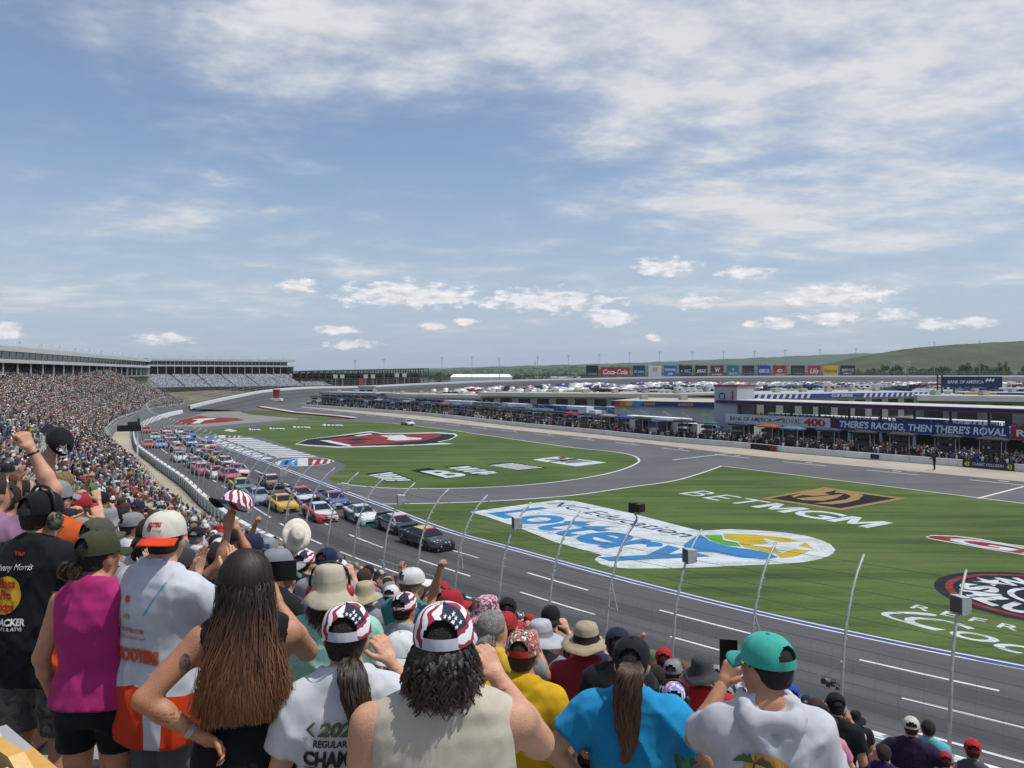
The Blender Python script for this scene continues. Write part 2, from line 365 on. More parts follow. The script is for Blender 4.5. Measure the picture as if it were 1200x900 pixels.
# the wide ground out to the horizon, then the paved bowl
gm = mat('far_ground', '#5a6a3a', .95, .25, .01)
b = MB(); N = 40
b.add([(6000*cos(2*pi*i/N), 500+6000*sin(2*pi*i/N), -3.2) for i in range(N)], [tuple(range(N))]); struct(b.build('ground', gm))
b = MB(); b.poly([(90,-40,0),(150,-10,0),(230,30,0),(140,60,0)] + [tuple(PITW.off(s, -26, 0)) for s in np.linspace(0, PITW.L, 40)] + [(-96,330,0),(-125,330,0),(-120,250,0),(-110,180,0),(-60,100,0),(0,20,0),(40,-20,0)])
o = struct(b.build('infield_asphalt', ASPH)); 
if o.data.polygons[0].normal.z < 0: o.data.flip_normals()
# parking lot terrain rising to the far banking
xs = np.arange(-130, 720, 12.); ys = np.arange(40, 700, 12.)
V = []; idx = {}; Fl = []
for i, x in enumerate(xs):
    for j, y in enumerate(ys):
        V.append((x, y, lot_z(x, y) - .02))
for i in range(len(xs)-1):
    for j in range(len(ys)-1):
        x, y = xs[i]+6, ys[j]+6; s, d = PITW.near(x, y); t = PITW.tan(s); p = PITW.at(s)
        side = (x-p[0])*(-t[1]) + (y-p[1])*t[0]
        st, dt = TURN.near(x, y); pt = TURN.at(st); tt = TURN.tan(st); ins = (x-pt[0])*(-tt[1]) + (y-pt[1])*tt[0]
        if side < -9 and d > 14 and ins < -6 and s > 0:
            a = i*len(ys)+j; Fl.append((a, a+len(ys), a+len(ys)+1, a+1))
b = MB(); b.add(V, Fl); struct(b.build('parking_lot', LOTM))

# ---------------------------------------------------------------- racing surface
NS = 150
sf = np.linspace(0, FENCE.L, NS)
def inf_match(s):
    p = FENCE.off(s, 0); si, _ = INF.near(p[0], p[1]); return si
Lf = []; Li = []
for s in sf:
    p = FENCE.at(s); 
    if p[1] > 165: break
    Lf.append(FENCE.off(s, -.35, .004)); q = INF.at(inf_match(s)); Li.append(Vector((q[0], q[1], .004)))
struct(ribbon('front_stretch', Lf, Li, TRACKM, nv=6))
def across(k, z): # a curve at fraction k from infield to fence
    return Curve([(b_.x*(1-k)+a_.x*k, b_.y*(1-k)+a_.y*k, z) for a_, b_ in zip(Lf, Li)], 1.0)
# banked turn
A = [TURN.off(s, -.5, TURN.at(s)[2]-1.0) for s in np.linspace(0, TURN.L, 90)]
B = [TURN.off(s, -17, max(.05, TURN.at(s)[2]-6.2)) for s in np.linspace(0, TURN.L, 90)]
B2 = [TURN.off(s, -29, max(.02, min(lot_z(*TURN.off(s, -29)[:2]), TURN.at(s)[2]-6.2))+.03) for s in np.linspace(0, TURN.L, 90)]
struct(ribbon('banked_turn', A, B, TRACKM, nv=3)); struct(ribbon('turn_apron', B, B2, ASPH))
tw = empty('turn_wall', TURN.at(0)); tag(tw, 'long white concrete wall round the outside of the far banked turn', 'wall'); tw.location = (0,0,0)
bm_ = MB()
ss = np.linspace(0, TURN.L, 120)
for a_, c_ in zip(ss[:-1], ss[1:]):
    p, q = TURN.off(a_, 0), TURN.off(c_, 0); p2, q2 = TURN.off(a_, .5), TURN.off(c_, .5); dz = Vector((0,0,1.3))
    bm_.quad(p-dz, q-dz, q, p); bm_.quad(p, q, q2, p2); bm_.quad(p2, q2, q2-dz*7, p2-dz*7)
bm_.build('wall_face', WHITE, tw)
rl = MB()
for a_, c_ in zip(ss[:-1], ss[1:]):
    for h_ in (.9, 1.8, 2.7): rl.tube([TURN.off(a_, .2)+Vector((0,0,h_)), TURN.off(c_, .2)+Vector((0,0,h_))], .03, 3, cap=False)
for s in np.arange(0, TURN.L, 7): rl.tube([TURN.off(s, .2)-Vector((0,0,.2)), TURN.off(s, .2)+Vector((0,0,3)), TURN.off(s, -.6)+Vector((0,0,4))], .05, 4)
rl.build('fence_rail', GALV, tw)

# ---------------------------------------------------------------- grass
gA = [(p[0], p[1]) for p in INF.p[::4]]
gA = [(p.x, p.y) for p in [G(1420,836)]] and [(p[0], p[1], .012) for p in [INF.off(s, -.55) for s in np.linspace(0, INF.near(*G(452,594)[:2])[0], 60)]]
edgeA = [G(x,y,.012) for x,y in ((448,590.8),(520,589.5),(600,586),(675,580),(737,571),(787,564),(820,555),(846,546),(900,552.8),(1000,565),(1100,577.5),(1200,590),(1420,617))]
b = MB(); b.poly(gA + [tuple(p) for p in edgeA]); o = struct(b.build('grass_infield', GRASS))
if o.data.polygons[0].normal.z < 0: o.data.flip_normals()
gB = Curve([G(x,y,.012) for x,y in ((395,567),(455,572),(525,572.5),(600,569.5),(650,565),(700,557.5),(730,550),(747,542.5),(749,539),(742,534),(720,529.5),(675,525),(600,514.5),(512,502),(440,495),(350,494.5),(300,499.5),(228,506),(250,509),(300,512),(350,527),(390,539),(404,544),(402,549),(390,557),(388,562),(395,567))], 1.0)
b = MB(); b.poly([tuple(p) for p in gB.p[:-1]]); o = struct(b.build('grass_island', GRASS))
if o.data.polygons[0].normal.z < 0: o.data.flip_normals()
pc = lambda x, y: (180+x/5, 470+y/5)
struct(px_poly('turn_out_paving', [pc(*p) for p in ((85,150),(200,98),(330,58),(430,28),(490,40),(520,70),(700,88),(850,100),(840,108),(560,128),(300,152))], .006, PALE))
struct(px_poly('grass_strip', [pc(*p) for p in ((492,45),(505,37),(540,31),(600,38),(800,72),(1040,93),(1100,104),(950,112),(850,102),(700,90),(560,78),(505,60))], .014, GRASS))

# ---------------------------------------------------------------- lines
def stripe(name, cv, s0, s1, w, m, z=None, dash=None, shift=0.0):
    b = MB(); s = s0; segs = []
    if dash:
        while s < s1: segs.append((s, min(s1, s+dash[0]))); s += dash[0]+dash[1]
    else: segs = [(s0, s1)]
    for a_, c_ in segs:
        n = max(2, int((c_-a_)/1.5)+1); q = np.linspace(a_, c_, n)
        for u, v in zip(q[:-1], q[1:]):
            b.quad(cv.off(u, shift-w/2, z, 1.5), cv.off(v, shift-w/2, z, 1.5), cv.off(v, shift+w/2, z, 1.5), cv.off(u, shift+w/2, z, 1.5))
    o = b.build(name, m); 
    if len(o.data.polygons) and o.data.polygons[0].normal.z < 0: o.data.flip_normals()
    return struct(o)
sI = INF.near(*G(210,502)[:2])[0]
stripe('edge_line', INF, 0, sI, .16, L_WHITE, .018, shift=.26); stripe('edge_line', INF, 0, sI, .20, L_BLUE, .018, shift=.02); stripe('edge_line', INF, 0, sI, .16, L_WHITE, .018, shift=-.24)
for k, d_ in ((.27, (5.2, 5.0)), (.52, (5.6, 4.6)), (.745, (9.5, 3.0))):
    c_ = across(k, .016); stripe('lane_dash', c_, 1.5*k, c_.L, .17, L_WHITE, dash=d_)
c_ = across(.83, .016); stripe('lane_line', c_, 0, 30, .10, L_WHITE)
eA = Curve(edgeA[:8], .8); stripe('road_edge_line', eA, 0, eA.L, .28, L_WHITE, .02); eB = Curve(edgeA[7:], 1); stripe('pit_edge_line', eB, 0, eB.L, .26, L_WHITE, .02)
sB = gB.near(*G(440,495)[:2])[0]; stripe('road_edge_line', gB, 0, sB, .30, L_WHITE, .02)
# pit road concrete boxes, lines
sp = np.linspace(0, PITW.L, 90)
struct(ribbon('pit_boxes', [PITW.off(s, .1, .008) for s in sp], [Vector(tuple(PITE.at(min(PITE.L, PITE.near(*PITW.off(s, 0)[:2])[0]))[:2])+(.008,)) for s in sp], CONC))
mid = Curve([PITE.off(s, 3.2, .012) for s in np.linspace(0, PITE.L, 60)], 2); stripe('pit_lane_dash', mid, 1, mid.L, .28, L_WHITE, dash=(6.5, 5.5))
mid2 = Curve([PITE.off(s, 1.4, .012) for s in np.linspace(0, PITE.L, 60)], 2); stripe('pit_tick', mid2, 4, mid2.L, .35, L_WHITE, dash=(1.1, 10.9))
stripe('pit_tick', Curve([PITE.off(s, .6, .012) for s in np.linspace(0, PITE.L, 60)], 2), 9, PITE.L-2, .3, worn_paint('line_paint_yellow', '#c8a040', .2), dash=(1.3, 16))
for a_, c_ in (((788,539),(857,531)),((1146,584),(1200,570))):
    p, q = G(*a_, .014), G(*c_, .014); n_ = Vector((-(q-p).y, (q-p).x, 0)).normalized()*.16
    b = MB(); b.quad(p-n_, q-n_, q+n_, p+n_); struct(b.build('pit_cross_line', L_WHITE))
kb = MB()
for a_, c_ in zip(((600,38),(800,72),(1040,93)), ((800,72),(1040,93),(1150,106))):
    p, q = G(*pc(*a_)), G(*pc(*c_)); n_ = Vector((-(q-p).y, (q-p).x, 0)).normalized()
    kb.prism([p, q, q+n_*.9, p+n_*.9], 0, .35, 0); kb.quad(*[Vector((w.x, w.y, .40)) for w in (p+n_*.9, q+n_*.9, q+n_*2.4, p+n_*2.4)], 1)
struct(kb.build('turn_kerb', [mat('kerb_red', '#7d2a2e', .8), L_WHITE]))

# ---------------------------------------------------------------- painted marks on the grass
U = Vector((.540,-.8417,0)); Vv = Vector((.8417,.540,0))
def plane(O, u=U, v=Vv, z=.02): 
    return lambda a, b_: Vector((O.x+u.x*a+v.x*b_, O.y+u.y*a+v.y*b_, z))
def logo(name, label): 
    e = empty(name); tag(e, label, 'logo'); return e
lg = logo('painted_grass_logo', 'white painted lottery logo with blue lettering and yellow oval on near grass')
q1 = lambda x, y: (550+x/4.8, 570+y/4.8); q2 = lambda x, y: (780+x/4, 560+y/4)
out = [(551,600),(571,597),(652,586),(673,587),(740,601.5),(800,617),(820,622),(855,620),(890,621.5),(920,624),(945,628),(960,632),(973,637.5),(979,644),(976,649),(970,652),(957,656),(940,659),(910,661),(880,662),(817,665),(780,666),(737,666),(715,664.5),(704,661),(697,656),(699,653),(706,650.5),(650,635),(612,620),(571,605.5)]
px_poly('backing', out, .020, P_WHITE, lg)
O1 = G(573,601.5); fn = plane(O1, z=.028)
u_ = 0.0
for k, (ch, w_) in enumerate((('L',3.2),('o',3.9),('t',2.6),('t',2.6),('e',3.9),('r',2.7),('y',4.2))):
    flat_text('letter', ch, plane(O1+U*u_, z=.028+.003*k), P_BLUE, lg, width=w_*.96, height=6.2 if ch != 'L' else 5.6, bold=.026); u_ += w_*.955
flat_text('small_lettering', 'NC Education', plane(O1+U*-1.3+Vv*7.1, z=.030), P_NAVY2, lg, width=18, height=1.9, bold=.0, shear=.15)
px_poly('swoosh', [q2(*p) for p in ((85,312),(130,280),(165,266),(210,296),(290,320),(400,335),(480,350),(530,372),(480,381),(350,374),(220,348),(90,345))], .028, P_BLUE, lg)
px_poly('oval_fill', [q2(*p) for p in ((272,260),(420,265),(560,280),(660,305),(690,330),(660,350),(600,370),(540,376),(515,355),(430,338),(368,325),(342,298),(278,285))], .029, P_YEL, lg)
px_poly('leaf', [q2(*p) for p in ((180,268),(262,268),(272,292),(335,302),(355,322),(290,318),(215,295))], .030, P_GREEN, lg)
Os = G(*q2(552,320)); px = plane(Os, z=.034)
px_st = [px((2.6 if i % 2 == 0 else 1.1)*cos(pi/2+i*pi/5), (2.6 if i % 2 == 0 else 1.1)*sin(pi/2+i*pi/5)) for i in range(10)]
b = MB(); b.poly(px_st[::-1]); o = b.build('star', P_WHITE, lg)
if o.data.polygons[0].normal.z < 0: o.data.flip_normals()
lg = logo('painted_grass_logo', 'white BETMGM lettering with black and gold lion diamond painted on grass')
O2 = G(795,578.5)
flat_text('lettering', 'BET', plane(O2, z=.02), P_WHITE, lg, width=8.8, height=3.7, bold=-.004, spacing=1.1); flat_text('letter', 'G', plane(O2+U*13.3, z=.02), P_WHITE, lg, width=3.8, height=3.7, bold=.02)
for u_ in (9.3, 17.3):
    f_ = plane(O2+U*u_, z=.021); b = MB(); b.poly([f_(x*3.8, y*3.7) for x, y in ((.22,0),(.22,.62),(.43,.12),(.57,.12),(.78,.62),(.78,0),(1,0),(1,1),(.75,1),(.5,.42),(.25,1),(0,1),(0,0))]); o = b.build('letter', P_WHITE, lg)
    if o.data.polygons[0].normal.z < 0: o.data.flip_normals()
px_poly('diamond', [(892,584),(966,571),(1062,584),(985,598)], .018, P_GOLD, lg); px_poly('diamond_inner', [(902,584),(966,573),(1050,584),(985,595.6)], .022, P_BLACK, lg)
for pts in (((800,62),(880,66),(928,80),(905,102),(850,116),(780,124),(690,119),(760,113),(845,101),(872,86),(845,74),(790,68)),
            ((590,84),(680,60),(760,52),(792,60),(740,70),(770,78),(700,84),(640,80),(600,92)), ((610,96),(700,88),(790,80),(835,76),(800,95),(740,107),(640,104)), ((560,74),(575,72),(572,78),(556,78))):
    px_poly('lion_mark', [q2(*p) for p in pts], .027, P_GOLD, lg)
q3 = lambda x, y: (1020+x/5, 610+y/5)
lg = logo('painted_grass_logo', 'slim red lens logo with white letters painted near pit edge')
px_poly('outline', [q3(*p) for p in ((322,95),(360,85),(500,89),(640,106),(800,136),(900,148),(1300,205),(1500,260),(1300,262),(900,203),(850,194),(700,169),(500,134),(350,108))], .020, P_WHITE, lg)
px_poly('lens', [q3(*p) for p in ((332,96),(362,89),(500,94),(640,112),(800,142),(900,153),(1300,212),(1480,258),(1300,256),(900,198),(850,189),(700,164),(500,129),(352,104))], .025, P_RED, lg)
O3 = G(*q3(430,120)); u3 = (G(*q3(900,197))-O3).normalized(); v3 = Vector((-u3.y, u3.x, 0))
flat_text('lettering', 'GERBER', plane(O3+v3*.05, u3, v3, .03), P_WHITE, lg, width=24, height=2.2, bold=.02, shear=.1)
lg = logo('painted_grass_logo', 'navy disc emblem with red ring and white salute lettering on grass')
pA, pB, pC = G(1095,688), G(1200,672), G(1200,728)
def circ(a, b_, c):
    D_ = 2*(a.x*(b_.y-c.y)+b_.x*(c.y-a.y)+c.x*(a.y-b_.y)); s = lambda p: p.x**2+p.y**2
    return Vector(((s(a)*(b_.y-c.y)+s(b_)*(c.y-a.y)+s(c)*(a.y-b_.y))/D_, (s(a)*(c.x-b_.x)+s(b_)*(a.x-c.x)+s(c)*(b_.x-a.x))/D_, 0))
Oc = circ(pA, pB, pC); Rc = (pA-Oc).length
def disc(name, r0, r1, z, m, par, O):
    b = MB(); n = 56
    for i in range(n):
        a0, a1 = 2*pi*i/n, 2*pi*(i+1)/n; P_ = lambda r, a: (O.x+r*cos(a), O.y+r*sin(a), z)
        if r0 > 0: b.quad(P_(r0,a0), P_(r1,a0), P_(r1,a1), P_(r0,a1))
        else: b.add([(O.x,O.y,z), P_(r1,a0), P_(r1,a1)], [(0,1,2)])
    return b.build(name, m, par)
disc('disc', 0, Rc, .020, P_NAVY, lg, Oc); disc('ring', Rc*.83, Rc*.90, .025, P_RED, lg, Oc); disc('inner_ring', Rc*.30, Rc*.36, .025, P_WHITE, lg, Oc)
def arc_text(body, r, a_mid, span, h, up, par, m=P_WHITE):
    n = len(body)
    for i, ch in enumerate(body):
        if ch == ' ': continue
        a = a_mid + (span*(i/(n-1)-.5))*(-1 if up else 1); c_ = Vector((cos(a), sin(a), 0)); v = c_ if up else -c_; u = Vector((v.y, -v.x, 0))
        flat_text('letter', ch, plane(Oc+c_*(r if up else r+h)-u*h*.45, u, v, .028), m, par, width=h*.9, height=h, bold=.05)
am = atan2(Vv.y, Vv.x)
arc_text('NASCAR', Rc*.45, am, 1.9, Rc*.28, True, lg); arc_text('SALUTES', Rc*.45, am+pi, 2.4, Rc*.30, False, lg)
for a in (am+1.38, am-1.38):
    px = plane(Oc+Vector((cos(a),sin(a),0))*Rc*.62, z=.028); b = MB(); b.poly([px((1.05 if i % 2 == 0 else .42)*cos(pi/2+i*pi/5), (1.05 if i % 2 == 0 else .42)*sin(pi/2+i*pi/5)) for i in range(10)][::-1]); o = b.build('star', P_WHITE, lg)
    if o.data.polygons[0].normal.z < 0: o.data.flip_normals()
lg = logo('painted_grass_logo', 'white script soft drink logo painted on grass beside the track line')
O4 = G(1066,712.5); u4 = (G(1196,741)-O4).normalized(); v4 = Vector((-u4.y, u4.x, 0))
flat_text('small_lettering', 'REFRESHED', plane(O4, u4, v4, .02), P_WHITE, lg, width=12.2, height=.85, bold=.01, spacing=1.6); flat_text('small_lettering', 'BY', plane(O4+u4*13.6, u4, v4, .02), P_WHITE, lg, width=2.4, height=.85, bold=.01, spacing=1.6)
O5 = G(*q3(165,583)); u5 = (G(*q3(820,770))-O5).normalized(); v5 = Vector((-u5.y, u5.x, 0))
flat_text('lettering', 'Coca-Cola', plane(O5, u5, v5, .02), P_WHITE, lg, width=15.5, height=2.0, bold=.008, shear=.4)
px_poly('swash', [q3(*p) for p in ((60,545),(75,537),(130,534),(250,535),(360,545),(392,553),(380,560),(300,552),(200,546),(130,546),(105,553),(130,568),(200,588),(300,608),(365,632),(398,648),(330,634),(200,597),(110,570),(70,555))], .024, P_WHITE, lg)
q4 = lambda x, y: (330+x/5.217, 490+y/5.217)
lg = logo('painted_grass_logo', 'pointed red and navy speedway emblem painted on the far grass island')
px_poly('outline', [q4(*p) for p in ((80,160),(150,130),(350,105),(540,80),(620,92),(760,90),(960,86),(1065,95),(1077,107),(1035,131),(960,147),(1055,158),(950,161),(800,167),(640,173),(350,181),(150,168))], .020, P_WHITE, lg)
px_poly('border', [q4(580+(x-580)*.972, 128+(y-128)*.86) for x, y in ((80,160),(150,130),(350,105),(540,80),(620,92),(760,90),(960,86),(1065,95),(1077,107),(1035,131),(960,147),(1000,154),(950,158),(800,167),(640,173),(350,181),(150,168))], .024, P_NAVY, lg)
px_poly('field', [q4(*p) for p in ((280,127),(560,100),(900,93),(985,97),(970,110),(880,135),(700,153),(430,167),(330,143))], .028, P_RED, lg)
for pts, m_ in ((((600,107),(740,101),(770,115),(860,122),(850,130),(700,138),(640,130),(660,120)), P_WHITE), (((370,130),(480,122),(560,130),(450,140)), P_NAVY), (((400,150),(500,143),(520,148),(420,157)), P_NAVY), (((230,135),(290,135),(430,166),(410,172),(340,160)), P_WHITE), (((440,106),(540,93),(560,98),(470,110)), P_WHITE), (((640,166),(700,161),(760,160),(740,166)), P_NAVY), (((800,155),(900,150),(890,157),(810,162)), P_NAVY)):
    px_poly('mark', [q4(*p) for p in pts], .033, m_, lg)
q5 = lambda x, y: (420+x/4, 525+y/4)
def stamp(pts, marks, label, txt=None):
    lg = logo('painted_grass_mark', label); px_poly('backing', [q5(*p) for p in pts], .020, P_BLACK, lg)
    for k, mk in enumerate(marks):
        px_poly('mark', [q5(*p) for p in mk], .025, P_WHITE, lg)
        if k % 2 == 0 and len(mk) == 4: f_ = .35+.25*((k//2) % 2); m0, m1 = [tuple(mk[a][q]+(mk[b2][q]-mk[a][q])*f_ for q in (0,1)) for a, b2 in ((0,3),(1,2))]; px_poly('cut', [q5(*p) for p in (m0, m1, (m1[0]+14, m1[1]+1.5), (m0[0]+14, m0[1]+1.5))], .030, P_BLACK, lg)
    return lg
def bars(a, b_, c, d, n):   # n skewed white strokes between edge a-b and edge d-c
    o = []
    for i in range(n):
        t0, t1 = (i+.12)/n, (i+.80)/n; L = lambda p, q, t: (p[0]+(q[0]-p[0])*t, p[1]+(q[1]-p[1])*t)
        o.append([L(a,b_,t0), L(a,b_,t1), L(d,c,t1), L(d,c,t0)])
    return o
stamp([(32,120),(150,108),(268,153),(135,160)], bars((45,126),(140,156),(255,153),(150,112),5), 'black edged white slanted strokes painted beside the letter B on grass')
lgB = stamp([(240,105),(330,92),(462,132),(395,142)], [], 'black edged white letter B painted on the far grass')
OB = G(*q5(405,139)); uB = Vv; vB = -U; hB = (G(*q5(285,100))-G(*q5(420,134))).length
flat_text('letter', 'B', lambda a, b_: Vector((OB.x+uB.x*a+vB.x*b_, OB.y+uB.y*a+vB.y*b_, .026)), P_WHITE, lgB, width=hB*.42, height=hB*.80, bold=.03)
stamp([(400,88),(500,80),(668,114),(545,126)], bars((415,92),(545,122),(655,114),(505,84),4)+[[(560,122),(600,124),(660,116),(620,112)]], 'black edged white block letters painted between the letter B and wide mark')
stamp([(598,75),(720,66),(885,92),(750,106)], bars((612,80),(750,103),(870,92),(720,70),7), 'wide black edged white lettering painted on grass next to pale plaque')
lg = stamp([(815,55),(930,40),(1165,68),(1020,86)], [[(815,55),(930,40),(1165,68),(1020,86)]], 'pale grey plaque with red dot painted on grass near pit road')
px_poly('red_dot', [q5(*p) for p in ((935,44),(965,42),(975,48),(945,51))], .030, P_RED, lg)
for k in range(5): px_poly('print_line', [q5(*p) for p in ((870+24*k,52+4*k),(1000+22*k,50+3*k),(1010+22*k,52+3*k),(880+24*k,55+4*k))], .030, P_BLACK, lg)
for k, (x, y, w_) in enumerate(((450,172,40),(590,166,42),(720,160,55),(865,152,62),(1045,140,72))):
    lg = logo('painted_grass_mark', 'small white painted name in a row along the far edge of grass'); lg['group'] = 'small painted names on the far grass'
    px_poly('backing', [pc(*p) for p in ((x-w_,y-1),(x-w_*.2,y-9),(x+w_,y+1),(x+w_*.2,y+9))], .020, P_BLACK if k else P_WHITE, lg)
    for i in range(5): px_poly('stroke', [pc(x-w_*.85+i*w_*.33, y-2), pc(x-w_*.55+i*w_*.33, y-6+i*1.2), pc(x-w_*.35+i*w_*.33, y-1+i*1.2), pc(x-w_*.6+i*w_*.33, y+5)], .026, P_WHITE, lg)
lg = logo('painted_track_logo', 'red lens with white numeral painted on pale paving at turn one')
px_poly('lens', [pc(*p) for p in ((112,140),(140,120),(190,103),(270,85),(330,95),(410,96),(490,100),(535,112),(430,122),(300,133),(200,139))], .012, P_RED, lg)
px_poly('numeral', [pc(*p) for p in ((225,106),(280,102),(372,98),(350,106),(300,112),(270,130),(220,132),(260,112))], .017, P_WHITE, lg)
lg = logo('painted_track_logo', 'block of long white stripes painted on asphalt beside the grass')
lp = lambda a, b_, t: (a[0]+(b_[0]-a[0])*t, a[1]+(b_[1]-a[1])*t)
for i in range(11):
    t0, t1 = i/11, (i+.66)/11; a0, a1, b0, b1 = (395,218), (735,335), (570,215), (975,330)
    px_poly('stripe', [pc(*lp(a0,a1,t0)), pc(*lp(b0,b1,t0)), pc(*lp(b0,b1,t1)), pc(*lp(a0,a1,t1))], .016, P_WHITE, lg)
for i in range(9):
    t0, t1 = i/9, (i+.72)/9; a0, a1, b0, b1 = (330,232), (640,345), (385,222), (718,340)
    px_poly('block', [pc(*lp(a0,a1,t0)), pc(*lp(b0,b1,t0)), pc(*lp(b0,b1,t1)), pc(*lp(a0,a1,t1))], .016, P_WHITE, lg)
for cx, cy, w_, h_, lb in ((885,357,178,24,'blue white and red capsule painted at near end of stripes'), (408,210,118,10,'blue white and red capsule painted at far end of stripes')):
    lg = logo('painted_track_logo', lb); e = lambda k, x0, x1: [pc(cx+w_*k*c_, cy-c_*w_*.03+h_*k*sqrt(max(0, 1-c_*c_))*s_) for s_, rng in ((1, np.linspace(x0, x1, 9)), (-1, np.linspace(x1, x0, 9))) for c_ in rng]
    px_poly('outline', e(1.0, -1, 1), .016, P_WHITE, lg); px_poly('blue_end', e(.93, -.98, -.25), .021, P_BLUE, lg); px_poly('red_end', e(.93, .12, .98), .021, P_RED, lg)
    for c0_ in (-.85,-.62,-.4,.3,.55,.78): px_poly('emblem_mark', [pc(cx+w_*(c0_+dx), cy-(c0_+dx)*w_*.03+h_*dy) for dx, dy in ((0,-.45),(.10,-.5),(.03,.5),(-.07,.45))], .026, P_WHITE if abs(c0_) != .62 else P_NAVY, lg)
SC.cycles.max_bounces = 5; SC.cycles.diffuse_bounces = 2; SC.cycles.glossy_bounces = 2; SC.cycles.transmission_bounces = 3; SC.cycles.transparent_max_bounces = 6
# ---------------------------------------------------------------- grandstand bowl
RUN, RISE, D0 = .82, .35, 3.9
S_CAM, D_CAM = FENCE.near(0, 0)
I_CAM = (D_CAM-D0)/RUN; Z0 = (H-1.75) - RISE*math.floor(I_CAM)
NROW = 34
def row_z(i): return Z0 + RISE*i
def seat_pos(s, i, f=.5): return FENCE.off(s, D0+RUN*(i+f), row_z(i), 8.0)
def row_of(x, y):
    s, d = FENCE.near(x, y); return s, int(max(0, math.floor((d-D0)/RUN)))
S_END = FENCE.near(-104, 262)[0]
STEP = mat('stand_concrete', '#8f908d', .9, .12, .7, .15, 30); RAILM = mat('rail_metal', '#85888a', .6, .1, 4, metal=.2)
gs = empty('grandstand'); tag(gs, 'long curved concrete grandstand packed with spectators beside the track', 'grandstand')
ss = list(np.linspace(2, S_END, 120))
def bowl(i0, i1, parent):
    b = MB()
    for a_, c_ in zip(ss[:-1], ss[1:]):
        for i in range(i0, i1):
            A0, A1 = FENCE.off(a_, D0+RUN*i, row_z(i), 8.), FENCE.off(c_, D0+RUN*i, row_z(i), 8.); B0, B1 = FENCE.off(a_, D0+RUN*(i+1), row_z(i), 8.), FENCE.off(c_, D0+RUN*(i+1), row_z(i), 8.)
            dz = Vector((0,0,RISE)); b.quad(A0, B0, B1, A1); b.quad(B0, B0+dz, B1+dz, B1)
    o = b.build('tread_rows', STEP, parent); o['kind'] = 'stuff'; return o
bowl(0, NROW, gs)
b = MB()
for a_, c_ in zip(ss[:-1], ss[1:]):
    p, q = FENCE.off(a_, D0-.02, 0, 8.), FENCE.off(c_, D0-.02, 0, 8.); z1 = Vector((0,0,Z0+.12)); p2, q2_ = FENCE.off(a_, D0+.14, 0, 8.), FENCE.off(c_, D0+.14, 0, 8.)
    b.quad(p, q, q+z1, p+z1); b.quad(p+z1, q+z1, q2_+z1, p2+z1); b.quad(p2+z1, q2_+z1, q2_, p2)
b.build('front_wall', mat('stand_wall', '#77797a', .85, .12, 1.2), gs)
b = MB()
for s in np.arange(4, S_END, 2.4): b.tube([FENCE.off(s, D0+.06, Z0+.1, 8.), FENCE.off(s, D0+.06, Z0+1.05, 8.)], .025, 4)
for h_ in (.6, 1.05): b.tube([FENCE.off(s, D0+.06, Z0+h_, 8.) for s in ss], .025, 4)
o = b.build('front_railing', RAILM, gs); o['kind'] = 'stuff'
# end of the stand: a sloping wall with a handrail
b = MB()
e0, e1 = FENCE.off(S_END, D0, 0, 8.), FENCE.off(S_END, D0+RUN*NROW, 0, 8.); tz = Vector((0,0,1)); tt_ = Vector(tuple(FENCE.tan(S_END, 8.)))*.25
for p_ in (Vector((0,0,0)), tt_): b.quad(e0+p_, e1+p_, e1+p_+tz*(row_z(NROW)+.9), e0+p_+tz*(Z0+.9))
b.quad(e0+tz*(Z0+.9), e1+tz*(row_z(NROW)+.9), e1+tt_+tz*(row_z(NROW)+.9), e0+tt_+tz*(Z0+.9)); b.quad(e0, e0+tt_, e0+tt_+tz*(Z0+.9), e0+tz*(Z0+.9))
b.build('end_wall', mat('end_wall_concrete', '#b4b3ab', .8, .1, 1), gs)
b = MB(); b.tube([e0+tz*(Z0+2.0), e1+tz*(row_z(NROW)+2.0)], .05, 5)
for k in np.linspace(0, 1, 14): q = e0.lerp(e1, k); zz_ = Z0+(row_z(NROW)-Z0)*k; b.tube([q+tz*(zz_+.8), q+tz*(zz_+2.0)], .04, 4)
o = b.build('end_rail', RAILM, gs); o['kind'] = 'stuff'
# aisles: paler ramps of half steps with a middle rail
AISLES = [s for s in np.arange(S_CAM-17.0, S_END-6, 13.6)]
for s in AISLES:
    b = MB(); t_ = Vector(tuple(FENCE.tan(s, 8.)))*.52
    for i in range(NROW):
        for k in (0, 1):
            z_ = row_z(i)+.012+.16*k; a_ = FENCE.off(s, D0+RUN*(i+.5*k), z_, 8.); c_ = FENCE.off(s, D0+RUN*(i+.5*k+.5), z_, 8.)
            b.quad(a_-t_, c_-t_, c_+t_, a_+t_); 
            if k: b.quad(a_-t_, a_+t_, a_+t_-Vector((0,0,.16)), a_-t_-Vector((0,0,.16)))
    b.build('aisle', mat('aisle_concrete', '#b1b1ab', .85, .1, .8), gs)
    b = MB()
    for i in range(0, NROW-2, 5):
        for j in range(5): b.tube([FENCE.off(s, D0+RUN*(i+j), row_z(i+j)+.95, 8.), FENCE.off(s, D0+RUN*(i+j+.8), row_z(i+j)+.95+.26, 8.)], .022, 4, cap=False)
        for j in (0, 4): b.tube([FENCE.off(s, D0+RUN*(i+j+.2), row_z(i+j), 8.), FENCE.off(s, D0+RUN*(i+j+.2), row_z(i+j)+1.02, 8.)], .022, 4)
    o = b.build('aisle_rail', RAILM, gs); o['kind'] = 'stuff'
# walkway between stand and track wall
sw = [s for s in np.linspace(0, FENCE.near(-92, 195)[0], 110)]
struct(ribbon('walkway', [FENCE.off(s, .45, .12, 3.) for s in sw], [FENCE.off(s, D0, .12, 8.) for s in sw], WALKM))
